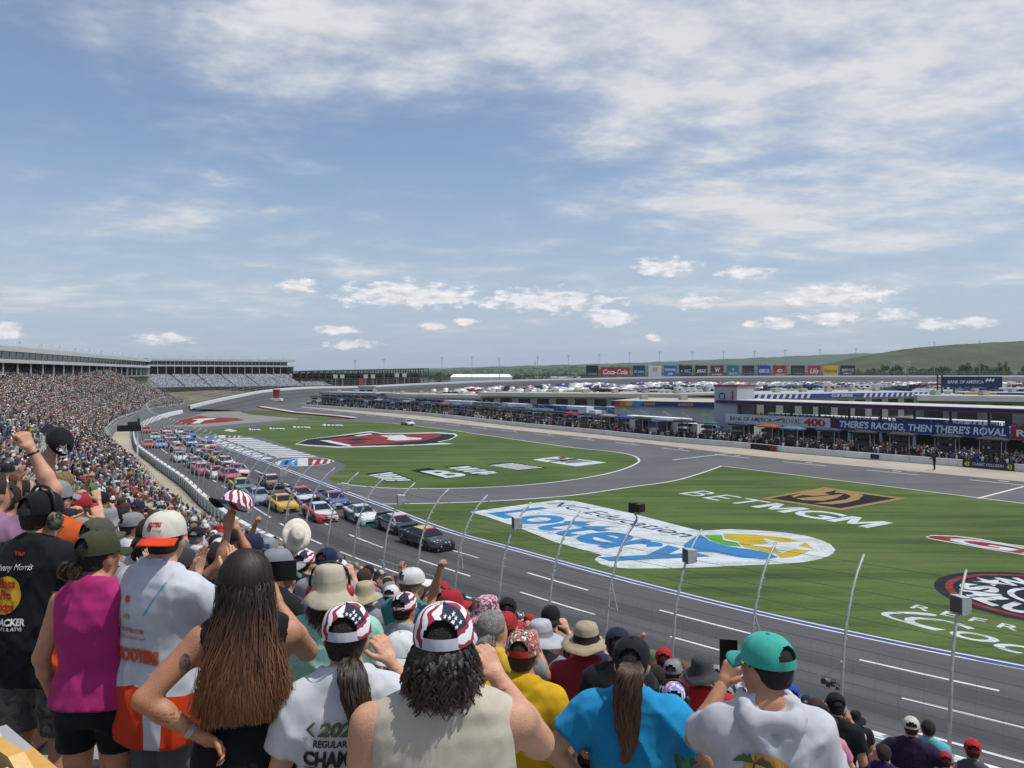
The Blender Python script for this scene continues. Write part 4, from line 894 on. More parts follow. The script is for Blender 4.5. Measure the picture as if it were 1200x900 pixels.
# ---------------------------------------------------------------- garages, haulers, scoreboard
def long_block(nm, label, pa, pb, depth, zroof, fascia, wall, roofm, cat='building', stripes=None, txt=None, over=1.2, doors=True):
    """pa, pb: (px, D) ends of the front eave; the block reaches back from it"""
    A, B = PD(pa[0], HZ, pa[1]), PD(pb[0], HZ, pb[1]); A.z = B.z = 0; d = B-A; L = d.length; ux_ = d/L; n2 = Vector((ux_.y,-ux_.x,0)); 
    if n2.y > 0: n2 = -n2
    R = lambda u, w, z: Vector((A.x+ux_.x*u+n2.x*w, A.y+ux_.y*u+n2.y*w, z)); e = empty(nm); tag(e, label, cat)
    zb = min(lot_z(*R(0,0,0)[:2]), lot_z(*R(L,0,0)[:2]))-.4
    slab(e, 'wall', .4, L-.4, -depth, -over, zb, zroof-.9, wall, R); slab(e, 'fascia', 0, L, -.15, 0, zroof-1.0, zroof+.05, fascia, R); slab(e, 'soffit', 0, L, -over, -.16, zroof-.9, zroof-.82, wall, R); slab(e, 'roof', -.1, L+.1, -depth, -.16, zroof-.05, zroof+.1, roofm, R)
    if doors:
        nd = int(L/5.5); dm = mat('garage_opening', '#2b2d30', .8, .2, .5)
        for k in range(nd): u_ = (k+.5)*L/nd; slab(e, 'bay_door', u_-1.8, u_+1.8, -over+.02, -over+.08, zb+.3, zroof-1.6, dm, R)
    if stripes:
        for (f0, f1, m_) in stripes: b = MB(); b.poly([R(L*f0,.03,zroof-.98), R(L*f1,.03,zroof-.98), R(L*f1+.5,.03,zroof+.03), R(L*f0+.5,.03,zroof+.03)]); b.build('fascia_stripe', m_, e)
    if txt:
        for (t, f0, f1, m_) in txt: flat_text('lettering', t, (lambda a, b_, f0=f0: R(L*f0+a, .06, zroof-.75+b_)), m_, e, width=L*(f1-f0), height=.55, bold=.03)
    for k in range(int(L/9)): b = MB(); b.box(R(4+k*9.0, -depth*.5, zroof+.6), (1.6,1.3,1.0), .3); b.build('roof_unit', mat('roof_unit_grey', '#a8a49b', .7, .1, 1), e)
    return e
BLUEF = mat('fascia_blue', '#234a9c', .5, .1, 1); ROOFW = mat('roof_white', '#a5a196', .8, .08, .3); WALLC = mat('garage_wall', '#b6b1a0', .8, .08, .4); SW = mat('stripe_white', '#d6dadd', .6, 0)
st = [(k/34, k/34+.013, SW) for k in range(11)] + [(k/34, k/34+.013, SW) for k in range(20, 33)]
long_block('garage_building', 'long white roofed garage with blue and white striped eave', (872,178), (1097,205), 26, 7.4, BLUEF, WALLC, ROOFW, stripes=st, txt=[('CUP SERIES', .42, .53, SW)])
CY, CR, CBl = mat('stripe_yellow', '#d6b52c', .6, 0), mat('stripe_red', '#b53a30', .6, 0), mat('stripe_cyan', '#3b8fc4', .6, 0)
long_block('garage_building', 'low garage with rainbow striped blue eave beside the square tower', (716,168), (838,158), 22, 6.4, mat('fascia_deep_blue', '#1f3470', .5, .1, 1), mat('garage_wall_white', '#c6c7c2', .8, .06, .4), ROOFW, stripes=[(.03,.08,CR),(.08,.14,mat('stripe_orange','#d07a30',.6,0)),(.14,.20,CY),(.20,.30,CBl)], txt=[('SUNOCO', .33, .44, CY), ('SUNOCO', .66, .80, CY)], doors=False)
long_block('garage_building', 'very long flat roofed garage row with open bays', (560,232), (835,212), 16, 6.5, mat('fascia_cream', '#c7c2ae', .7, .08, .5), mat('garage_wall_grey', '#8d8c86', .85, .12, .4), ROOFW)
long_block('garage_building', 'long white canopy roof reaching to the scoreboard', (1075,165), (1330,150), 12, 7.6, mat('canopy_edge', '#d3d0c4', .6, .05, .5), mat('canopy_wall', '#6f716f', .8, .2, .4), ROOFW)
long_block('garage_building', 'low grey industrial shed behind the far pit lane', (374,300), (440,286), 14, 5.0, mat('shed_edge', '#8e9296', .7, .1, 1), mat('shed_wall', '#4d545c', .8, .15, .3), mat('shed_roof', '#9fa3a5', .6, .1, .4), doors=False)
long_block('garage_building', 'pale flat roofed workshop in the middle of pit lane', (446,292), (566,268), 16, 4.6, mat('workshop_edge', '#c5c3ba', .7, .1, 1), mat('workshop_wall', '#a3a19a', .8, .12, .3), ROOFW)
long_block('garage_building', 'blue edged concession building beneath the scoreboard', (1128,215), (1330,200), 14, 7.0, BLUEF, mat('stall_wall', '#5a5d62', .8, .2, .5), ROOFW, stripes=[(.0,.10,CY),(.12,.20,CY)])
pt = PD(430,456,330); e = empty('control_tower', (pt.x, pt.y, lot_z(pt.x, pt.y)-.3)); tag(e, 'small white square tower above the far pit lane', 'building'); b = MB(); b.box((0,0,3.4), (6.5,5,6.8)); b.build('wall', PALEW, e); b = MB(); b.box((0,0,6.95), (7.1,5.6,.3)); b.build('roof', ROOFW, e)
for k in (-1,1): b = MB(); b.box((1.6*k,-2.53,5.0), (2.2,.06,1.0)); b.build('window', GLASS, e)
sbp = PD(1139,447,235); e = empty('scoreboard', (sbp.x, sbp.y, 0), radians(-4)); tag(e, 'dark blue lettered scoreboard on a steel frame above the garages', 'scoreboard')
b = MB(); b.box((0,0,9.8), (17.4,.5,3.2)); b.build('panel', mat('score_navy', '#1c2c52', .5, .1, .5), e); flat_text('lettering', 'BANK OF AMERICA', lambda a, b_: Vector((-7.2+a, -.27, 9.3+b_)), INKW, e, width=10.5, height=.95, bold=.01)
for k in range(3): b = MB(); b.poly([Vector((4.2+.9*k-.2, -.27, 9.7)), Vector((4.9+.9*k-.2,-.27,10.3)), Vector((4.2+.9*k+.3,-.27,10.9)), Vector((3.6+.9*k+.1,-.27,10.3))]); b.build('flag_mark', INKW, e)
for x_ in (-8.2,-6.9): b = MB(); b.box((x_-1.8,.2,6), (.35,.35,12)); b.build('frame_post', DARK, e)
for z_ in (3,5,7,9,11): b = MB(); b.box((-9.35,.2,z_), (1.6,.25,.2)); b.build('frame_bar', DARK, e)
for x_ in (-5,0,5): b = MB(); b.box((x_,.6,4.0), (.4,.4,8.6)); b.build('leg', DARK, e)
# ---------------------------------------------------------------- vehicles parked in the infield
def rv(kind, c):
    m_ = mat('body_'+c, c, .35, .05, 1); g = mat('dark_glass', '#15181c', .15, 0); t = MB()
    if kind == 'motorhome':
        t.box((0,0,1.95), (8.5,2.5,2.7)); t.add([(4.25,-1.24,.7),(4.25,1.24,.7),(4.25,1.24,3.25),(4.25,-1.24,3.25),(4.75,-1.15,.8),(4.75,1.15,.8),(4.55,1.15,2.9),(4.55,-1.15,2.9)], [(0,4,5,1)[::-1],(4,5,6,7),(3,2,6,7)[::-1],(0,3,7,4)[::-1],(1,5,6,2)[::-1]])
        for y_ in (-1.27,1.27):
            for x_ in (-2.8,-.4,2.2): t.box((x_,y_,2.4), (1.3,.05,.8), 0, 1)
        t.box((4.68,0,2.2), (.1,2.0,.9), 0, 1); t.box((0,0,1.2), (8.52,2.54,.25), 0, 2); t.box((-1.5,0,3.45), (.9,.8,.3)); t.box((1.5,0,3.42), (.7,.7,.22))
        for x_ in (-2.6,2.9):
            for y_ in (-1.05,1.05): t.tube([(x_,y_-.15,.45),(x_,y_+.15,.45)], .45, 10, 1)
    elif kind == 'trailer':
        t.box((0,0,1.75), (6.4,2.4,2.2)); t.add([(3.2,-1.2,.9),(3.2,1.2,.9),(3.2,1.2,2.85),(3.2,-1.2,2.85),(3.8,-1.1,1.6),(3.8,1.1,1.6)], [(0,1,5,4),(2,3,4,5),(0,4,3),(1,2,5)])
        for y_ in (-1.22,1.22): t.box((-1.4,y_,2.1), (1.4,.05,.6), 0, 1); t.box((1.4,y_,2.0), (.9,.05,.8), 0, 1)
        t.box((0,0,1.0), (6.42,2.44,.22), 0, 2); t.box((0,0,2.95), (.9,.8,.28))
        for y_ in (-1.05,1.05): t.tube([(-.6,y_-.14,.38),(-.6,y_+.14,.38)], .38, 10, 1); t.tube([(.3,y_-.14,.38),(.3,y_+.14,.38)], .38, 10, 1)
    else:
        t.box((0,0,.78), (4.7,1.85,.75)); t.box((-.35,0,1.45), (2.9,1.65,.62), 0, 1, .84); t.box((-.35,0,1.79), (2.3,1.4,.06))
        for x_ in (-1.45,1.45):
            for y_ in (-.8,.8): t.tube([(x_,y_-.13,.35),(x_,y_+.13,.35)], .35, 10, 1)
    return t.build(dict(motorhome='motorhome', trailer='camper_trailer', car='parked_car')[kind], [m_, g, mat('trim_'+c, '#8c8f92' if c != '#2b2d33' else '#555555', .4, .1, 1)])
RVC = {'white':'#dcdedd','cream':'#cfc8b4','grey':'#8d9195','black':'#2b2d33','red':'#8c2a2c','blue':'#32507e','silver':'#b4b8bb'}
prot = {}; spots = []; R2 = random.Random(5)
D_ = 235.0; row = 0
while D_ < 430:
    px_ = 445 if D_ > 300 else 760
    step = 6.6; 
    if D_ < 300: px_ = 900 if D_ < 262 else 620
    while px_ < 1210:
        X = (px_-CXP)/FPX*D_; s_, dd = PITW.near(X, D_); st_, dt = TURN.near(X, D_)
        if dd > 40 and dt > 38 and R2.random() < .86: spots.append((X+R2.uniform(-.6,.6), D_+R2.uniform(-.8,.8)))
        px_ += step/D_*FPX*R2.uniform(.8,1.5)
    D_ += 9.5 if D_ < 330 else 8.5
spots.sort(key=lambda p: p[1])
stuffV, stuffF, stuffC, nvv = [], [], [], 0
n_ind = 0
for (X, Y) in spots:
    kind = R2.choices(['motorhome','trailer','car'], [5,3,4])[0]; cn = R2.choices(list(RVC), [7,2.5,4,3.5,1,1.5,4])[0]; z_ = lot_z(X, Y)
    if n_ind < 290:
        key = (kind, cn); o = rv(kind, RVC[cn]) if key not in prot else prot[key].copy()
        if key in prot: COL.objects.link(o)
        prot.setdefault(key, o); n_ind += 1; o.location = (X, Y, z_-.02); o.rotation_euler = (0,0,R2.choice([.12,.12+pi/2,.12+pi])+R2.uniform(-.1,.1))
        tag(o, '%s %s parked in the crowded infield lot' % (cn, dict(motorhome='motorhome with dark windows', trailer='camper trailer', car='car')[kind]), dict(motorhome='motorhome', trailer='trailer', car='car')[kind], 'vehicles parked in the infield lot')
    else: stuffV.append((X, Y, z_, RVC[cn], kind))
if stuffV:
    tp2, tf2, pt2 = boxes_np([((0,0,1.6),(1,1,2.8),1.0), ((0,0,3.15),(.3,.5,.3),1.0)]); pos = np.array([v[:3] for v in stuffV]); cl = np.array([lin(v[3]) for v in stuffV])
    T_ = tp2*np.array([6.5,2.4,1.0])
    V_, F_, C_ = inst(T_, tf2, pos, RNG.choice([.1,1.67,.2], len(pos)), lambda n: np.repeat(cl[:, None], len(tp2), 1), zs=np.where(np.array([v[4] for v in stuffV]) == 'car', .55, 1.0))
    o = np_mesh('parked_vehicles', V_, F_, vcol_mat('vehicle_paint', .35), C_); tag(o, 'mass of far motorhomes and cars filling the infield lot', 'vehicles', kind='stuff')
# team haulers between pit and garages
hm = {}
for k, (px_, D_, cn) in enumerate(((640,205,'blue'),(668,200,'white'),(700,196,'sky'),(735,190,'white'),(575,222,'grey'),(540,236,'white'),(505,250,'navy'),(608,214,'white'),(470,262,'grey'),(770,150,'white'),(1000,150,'white'),(1060,146,'navy'),(1120,140,'white'),(940,158,'grey'))):
    if cn in hm: e = copy_tree(hm[cn])
    else:
        e = hm[cn] = empty('hauler'); b = MB(); b.box((0,0,2.5), (15,2.6,3.0)); b.build('trailer_box', CANV[cn], e); b = MB(); b.box((0,-1.31,2.6), (9,.03,1.2)); b.box((0,1.31,2.6), (9,.03,1.2)); b.build('side_panel', CANV['sky' if cn == 'white' else 'white'], e)
        b = MB(); b.box((9.4,0,1.9), (2.6,2.4,2.6), taper=.9); b.build('cab', CANV[cn], e)
        for x_ in (-6,-4.8,6.2,9.6): b = MB(); b.tube([(x_,-1.2,.5),(x_,1.2,.5)], .5, 10); b.build('axle_wheels', BLACK, e)
    p = PD(px_, HZ, D_); e.location = (p.x, p.y, lot_z(p.x, p.y)); e.rotation_euler = (0,0,radians(-52)); tag(e, '%s race team hauler parked between pit lane and garages' % ('light blue' if cn == 'sky' else cn), 'truck', 'team haulers behind the pits')
# ---------------------------------------------------------------- far billboards, light poles, tents
BBD = [(687,701,'#141a1c',[('LOTTERY','#9aa0a0',.15,.85,.12,.2)]),(704,738,'#a3202a',[('Coca-Cola','#e8e8e8',.08,.92,.25,.5)]),(742,756,'#173a5c',[('NC Lottery','#b9d0e0',.1,.9,.35,.22)]),(760,775,'#c9ccd0',[('///','#a02a40',.3,.7,.45,.35)]),(778,793,'#2d5ea8',[('FORWARD','#e4e8ee',.08,.92,.52,.2),('AIR','#e4e8ee',.3,.7,.15,.18)]),(796,811,'#12202c',[('+ NC','#8fc0e4',.1,.9,.35,.3)]),(815,829,'#15171b',[('zMAX','#d8d8d8',.1,.9,.35,.32)]),(833,848,'#5d1f2c',[('W','#e0dede',.3,.7,.4,.4),('MATERIAL','#e0dede',.1,.9,.12,.12)]),(852,866,'#12727c',[('+','#d0e8e8',.4,.6,.5,.3),('HEALTH','#c8e0e0',.15,.85,.2,.16)]),(870,884,'#1d2236',[('o ===','#a03848',.1,.9,.55,.2),('-----','#a8acb4',.1,.9,.25,.12)]),(888,903,'#1c3f94',[('GEICO','#eef0f4',.1,.9,.36,.3)]),(906,922,'#9c2430',[('o','#e8e0e0',.3,.7,.4,.4),('TOYOTA','#e8e0e0',.15,.85,.1,.14)]),(927,943,'#16191a',[('CRAFTSMAN','#6c7270',.06,.94,.55,.18),('TOOLS','#8c9290',.15,.85,.2,.14)]),(947,962,'#a82c40',[('Lilly','#f0e6e6',.15,.85,.3,.42)]),(965,982,'#d6b526',[("Bojangles",'#a03020',.05,.95,.36,.32)]),(985,1002,'#141c30',[('SERVICE','#d0d4da',.08,.92,.5,.2),('FIRST','#d0d4da',.2,.8,.2,.14)])]
names = {'#141a1c':'black and grey','#a3202a':'wide red soft drink','#173a5c':'dark teal blue lottery','#c9ccd0':'white with red flag mark','#2d5ea8':'blue and white banded','#12202c':'near black with blue cross','#15171b':'black zMAX','#5d1f2c':'maroon with white letter','#12727c':'teal health','#1d2236':'navy with red lettering','#1c3f94':'bright blue GEICO','#9c2430':'red with white roundel','#16191a':'plain black grey lettered','#a82c40':'rose red script','#d6b526':'yellow with red script','#141c30':'dark navy white lettered'}
for (a_, c_, col, tx) in BBD:
    D_ = 512 if a_ > 850 else 500; D_ = D_-(850-a_)*.10 if a_ < 850 else D_+(a_-850)*.13
    A, B = PD(a_, 441.2, D_), PD(c_, 441.2, D_+ (c_-a_)*.1); w_ = (B-A); w_.z = 0; L = w_.length; w_ /= L; hgt = PD(a_, 428.2 if a_ != 704 else 430.2, D_).z - A.z
    e = empty('billboard', (A.x, A.y, 0)); tag(e, names[col]+' billboard above the far track wall', 'billboard', 'billboards above the far wall')
    n2 = Vector((w_.y,-w_.x,0)); b = MB(); L0 = Vector((0,0,A.z)); b.prism([Vector((0,0,0)), w_*L, w_*L-n2*.3, -n2*.3], A.z, A.z+hgt); b.build('panel', mat('board'+col, col, .6, .06, .3), e)
    for (t, tc_, f0, f1, zf, hf) in tx:
        flat_text('lettering', t, (lambda a, b_: w_*(L*f0+a)+n2*.06+Vector((0,0,A.z+hgt*zf+b_))), mat('ink'+tc_, tc_, .7, 0), e, width=L*(f1-f0), height=hgt*hf, bold=.02, shear=.25 if t in ('Coca-Cola','Lilly','Bojangles') else 0)
    for f in (.2,.8): b = MB(); q = w_*L*f-n2*.5; b.tube([Vector((q.x,q.y,A.z-9)), Vector((q.x,q.y,A.z+hgt*.9))], .18, 5); b.build('leg', DARK, e)
lp0 = None
for px_, D_, top in ((666,505,417),(702,505,416),(738,506,414),(773,508,413),(811,510,413),(848,512,412),(884,515,412),(920,520,411),(961,525,410),(1003,530,409),(1048,535,424),(1064,300,425),(1148,540,400),(1095,540,402),(416,500,423),(450,505,422),(518,470,420),(553,480,419),(585,485,420),(630,490,419),(627,460,425)):
    p = PD(px_, HZ, D_); zt = PD(px_, top, D_).z; zb = 2.0 if D_ > 400 else lot_z(p.x, p.y)
    e = empty('light_pole', (p.x, p.y, zb)); tag(e, 'tall thin floodlight pole standing along the far side of track', 'light pole', 'floodlight poles round the far turn')
    b = MB(); b.tube([(0,0,0),(0,0,zt-zb)], [.17,.10], 6); b.build('pole', mat('pole_grey', '#8e979e', .5, .05, 1), e); b = MB(); b.box((0,0,zt-zb+.3), (2.0,.6,.4)); b.box((0,0,zt-zb-.8), (1.3,.5,.3)); b.build('lamp_bank', mat('lamp_white', '#c4cacd', .5, .05, 1), e)
# steel frame of the far stand, boards, marquee
fs = empty('steel_frame_stand'); tag(fs, 'dark open steel frame of a bare stand behind the far turn wall', 'grandstand')
A, B = PD(352,HZ,470), PD(502,HZ,540); A.z = B.z = 0; v_ = (B-A); L = v_.length; v_ /= L; n2 = Vector((v_.y,-v_.x,0)); DKS = mat('old_steel', '#44403d', .8, .25, .4)
for k in range(24):
    q = A+v_*(L*k/23); ztop = 11.6+2.2*k/23
    for w_ in (0, 9): b = MB(); r = q-n2*w_; b.box((r.x, r.y, 4+ztop/2-2), (.55,.55,ztop)); b.build('frame_column', DKS, fs)
for z_, th in ((13.1,.7),(10.4,.35),(8.2,.5)): 
    b = MB(); z2 = z_+(2.0 if z_ > 12 else 1.0); p0, p1 = A+Vector((0,0,z_)), B+Vector((0,0,z2)); hz2 = Vector((0,0,th)); b.quad(p0, p1, p1+hz2, p0+hz2); b.quad(p0+hz2, p1+hz2, p1+hz2-n2*9, p0+hz2-n2*9); b.build('beam', DKS, fs)
b = MB(); b.prism([A-n2*9.2, B-n2*9.2, B-n2*9.6, A-n2*9.6], 0, 12.2); b.build('back_panel', mat('dark_back', '#3a3a38', .9, .3, .2), fs)
for k, px_ in enumerate((393,401,428.5,437,465,474)):
    p = PD(px_, HZ, 455); e = empty('advert_board', (p.x, p.y, 4)); tag(e, 'square white board on a post before the bare steel stand', 'sign', 'white boards by the far turn'); zc = PD(px_, 441 if k < 4 else 439.7, 455).z-4
    b = MB(); b.box((0,0,zc), (2.4,.3,2.2)); b.build('panel', WHITE, e); b = MB(); b.tube([(0,.3,-2),(0,.3,zc)], .2, 6); b.build('post', GALV, e)
p = PD(424, 446, 452); e = empty('scoring_sign', (p.x, p.y, 3)); tag(e, 'orange stacked sign before the bare steel stand', 'sign'); OR = mat('sign_orange', '#c2502c', .6, .1, 1)
for z_, w_ in ((3.0,3.6),(4.4,3.0),(5.8,4.2)): b = MB(); b.box((0,0,z_), (w_,.6,1.0)); b.build('sign_box', OR, e)
b = MB(); b.tube([(0,.5,-2),(0,.5,6)], .22, 6); b.build('post', DARK, e)
p = PD(324, 463, 318); e = empty('turn_signal', (p.x, p.y, 1)); tag(e, 'red marshal signal stand on a white base at turn one', 'sign')
b = MB(); b.box((0,0,2.6), (2.4,1.2,3.0)); b.box((0,0,4.4), (2.8,1.5,.6)); b.build('signal_box', mat('signal_red', '#9c3a34', .6, .1, 1), e); b = MB(); b.box((0,0,.5), (4.5,3.0,1.0)); b.build('base', WHITE, e)
A = PD(528, 445, 600); e = empty('marquee', (A.x, A.y, 0), radians(4)); tag(e, 'long white marquee tent beyond the far track wall', 'tent'); b = MB(); z0 = A.z-2.2; L = 48
b.add([(0,0,z0),(L,0,z0),(L,14,z0),(0,14,z0),(0,0,z0+4.2),(L,0,z0+4.2),(L,14,z0+4.2),(0,14,z0+4.2),(2,7,z0+6.6),(L-2,7,z0+6.6)], [(0,1,5,4),(1,2,6,5),(2,3,7,6),(3,0,4,7)]); b.build('side', WHITE, e); b = MB(); b.add([(-.4,-.4,z0+4.2),(L+.4,-.4,z0+4.2),(L+.4,14.4,z0+4.2),(-.4,14.4,z0+4.2),(2,7,z0+6.6),(L-2,7,z0+6.6)], [(0,1,5,4),(2,3,4,5),(1,2,5),(3,0,4)]); b.build('roof', mat('marquee_white', '#e6e6e2', .7, .03, .2), e)
# ---------------------------------------------------------------- hills, woods, trees
def noise1(x, seed=0): return sum(sin(x*f+seed*1.7+k)*a for k, (f, a) in enumerate(((.9,.5),(2.3,.3),(5.1,.2),(11.7,.12))))
WOOD = mat('far_wood', '#2f4430', .95, .3, .02, .8, .3); WOOD2 = mat('far_wood_dark', '#33482f', .95, .25, .01); HILLG = mat('landfill_grass', '#3d4526', .95, .35, .02)
def ridge(name, prof, D_, m, depth, rough, base=-3.0):
    xs_ = np.linspace(prof[0][0], prof[-1][0], 220); V_ = []; F_ = []; nr_ = 6
    for j in range(nr_):
        for k, x in enumerate(xs_):
            y = np.interp(x, [p[0] for p in prof], [p[1] for p in prof]); top = PD(x, y, D_); t = j/(nr_-1)
            zt = base+(top.z-base)*(t**.8) + (noise1(x*.18, j)*rough if 0 < j else 0); d = D_-depth*(1-t); V_.append(((x-CXP)/FPX*D_, d, zt))
    n = len(xs_)
    for j in range(nr_-1):
        for k in range(n-1): F_.append((j*n+k, j*n+k+1, (j+1)*n+k+1, (j+1)*n+k))
    o = np_mesh(name, np.array(V_), np.array(F_), m, smooth=True); return struct(o)
ridge('distant_hills', [(300,436),(420,434),(500,432),(600,429),(680,427),(760,424.5),(820,422),(880,419.5),(960,416),(1010,414),(1080,413),(1300,416)], 3600, WOOD2, 600, 2.0)
ridge('wooded_hills', [(250,438),(350,437),(500,435),(560,434),(640,431),(700,429.5),(780,428),(860,427),(930,428),(990,430),(1300,432)], 1700, WOOD, 500, 2.2)
ridge('grass_hill', [(930,432),(965,427),(1010,417.5),(1060,409),(1100,405),(1150,402),(1200,399.5),(1300,397),(1500,402)], 1150, HILLG, 330, .35)
LEAF = [mat('leaf_a', '#3d5226', .9, .35, .5), mat('leaf_b', '#46592c', .9, .35, .5), mat('leaf_c', '#334524', .9, .35, .5)]
BARK = mat('bark', '#4a4036', .9, .2, 4)
def tree(seed, h, w_):
    r = random.Random(seed); e = empty('broadleaf_tree'); b = MB(); b.tube([(0,0,-.5),(.1,0,h*.3),(.15,.1,h*.62)], [h*.030,h*.022,h*.008], 6)
    for k in range(6): a = r.uniform(0,6.3); z_ = h*r.uniform(.25,.5); b.tube([(.1,0,z_),(cos(a)*w_*.3,sin(a)*w_*.3,z_+h*.22)], [h*.011,.02], 4)
    b.build('trunk', BARK, e); V_ = []; F_ = []
    for c in range(34):
        a = r.uniform(0,6.3); q = r.random()**.5; zc = h*(.34+.58*r.random()); rr = w_*.5*q*(1-((zc/h-.58)/.5)**2*.75); cx, cy = cos(a)*rr, sin(a)*rr; cr = w_*r.uniform(.10,.19)
        for l in range(30):
            u = Vector((r.gauss(0,1), r.gauss(0,1), r.gauss(0,1))).normalized(); p = Vector((cx,cy,zc))+u*cr*r.uniform(.6,1.05); s_ = h*r.uniform(.018,.036)
            t1 = u.cross(Vector((r.gauss(0,1), r.gauss(0,1), r.gauss(0,1)))).normalized(); t2 = u.cross(t1); o = len(V_); V_ += [tuple(p+t1*s_), tuple(p+t2*s_), tuple(p-t1*s_*1.1), tuple(p-t2*s_)]; F_.append((o,o+1,o+2,o+3))
    np_mesh('crown', np.array(V_), np.array(F_), LEAF[seed % 3], parent=e); return e
trees = [tree(k, 11+k*1.2, 9+k % 3) for k in range(5)]; placed = 0; used = set()
for k in range(84):
    if k < 56: px_ = R2.uniform(985,1215); D_ = R2.uniform(600,760)
    elif k < 76: px_ = R2.uniform(600,985); D_ = R2.uniform(620,760)
    else: px_ = R2.uniform(505,600); D_ = R2.uniform(700,820)
    v = k % 5; e = trees[v] if v not in used else copy_tree(trees[v]); used.add(v); p = PD(px_, HZ, D_); e.location = (p.x, p.y, 1.5 if px_ > 985 else .5); e.scale = (R2.uniform(.8,1.25),)*2+(R2.uniform(.75,1.1)*(1.25 if px_ > 985 else .95),); e.rotation_euler = (0,0,R2.uniform(0,6)); tag(e, 'leafy green tree growing '+('at the foot of the bare green hill' if px_ > 985 else 'behind the row of billboards' if px_ > 600 else 'beside the white marquee'), 'tree', 'trees beyond the far wall')
# woods on the ridges: canopy clumps, uncountable
ico = bmesh.new(); bmesh.ops.create_icosphere(ico, subdivisions=1, radius=1); IV = np.array([v.co[:] for v in ico.verts]); IF = np.array([[v.index for v in f.verts] for f in ico.faces]); ico.free()
n = 2600; px_ = RNG.uniform(200,1260,n); lay = RNG.random(n); base_ = np.interp(px_, [200,350,500,640,780,930,990,1260], [437.5,437,435,431,428,428,430,432]); py_ = base_+(438-base_)*lay**.7; Dd = 1690-lay*420
pos = np.stack([(px_-CXP)/FPX*Dd, Dd, H-(py_-HZ)/FPX*Dd-3], -1); gr = np.array([lin(c) for c in ('#2e4229','#384d30','#425636','#2a3b2b','#4b5c3a')])
V_, F_, C_ = inst(IV*np.array([1.35,1.35,1.0]), IF, pos, RNG.uniform(0,6,n), lambda m_: np.repeat(gr[RNG.integers(0,5,m_)][:, None], len(IV), 1), scale=RNG.uniform(3.5,7.5,n))
V_ += RNG.normal(0,.8,V_.shape)
o = np_mesh('woods', V_, F_, vcol_mat('wood_canopy', .95), C_); tag(o, 'dark green woods covering the low ridges behind speedway', 'woods', kind='stuff')
for k, (px_, D_) in enumerate(((640,900),(668,880),(1085,690),(1130,700),(1150,720))):
    p = PD(px_, HZ, D_); e = empty('warehouse', (p.x, p.y, .5)); tag(e, 'low grey warehouse among the trees beyond the far wall', 'building', 'warehouses beyond the far wall'); b = MB(); b.box((0,0,3), (26,14,6)); b.build('wall', mat('warehouse_wall', '#7f837f', .8, .1, .2), e); b = MB(); b.add([(-13.4,-7.4,6),(13.4,-7.4,6),(13.4,7.4,6),(-13.4,7.4,6),(-13.4,0,8),(13.4,0,8)], [(0,1,5,4),(2,3,4,5),(1,2,5),(3,0,4)]); b.build('roof', mat('warehouse_roof', '#8d8f8c', .7, .1, .2), e)
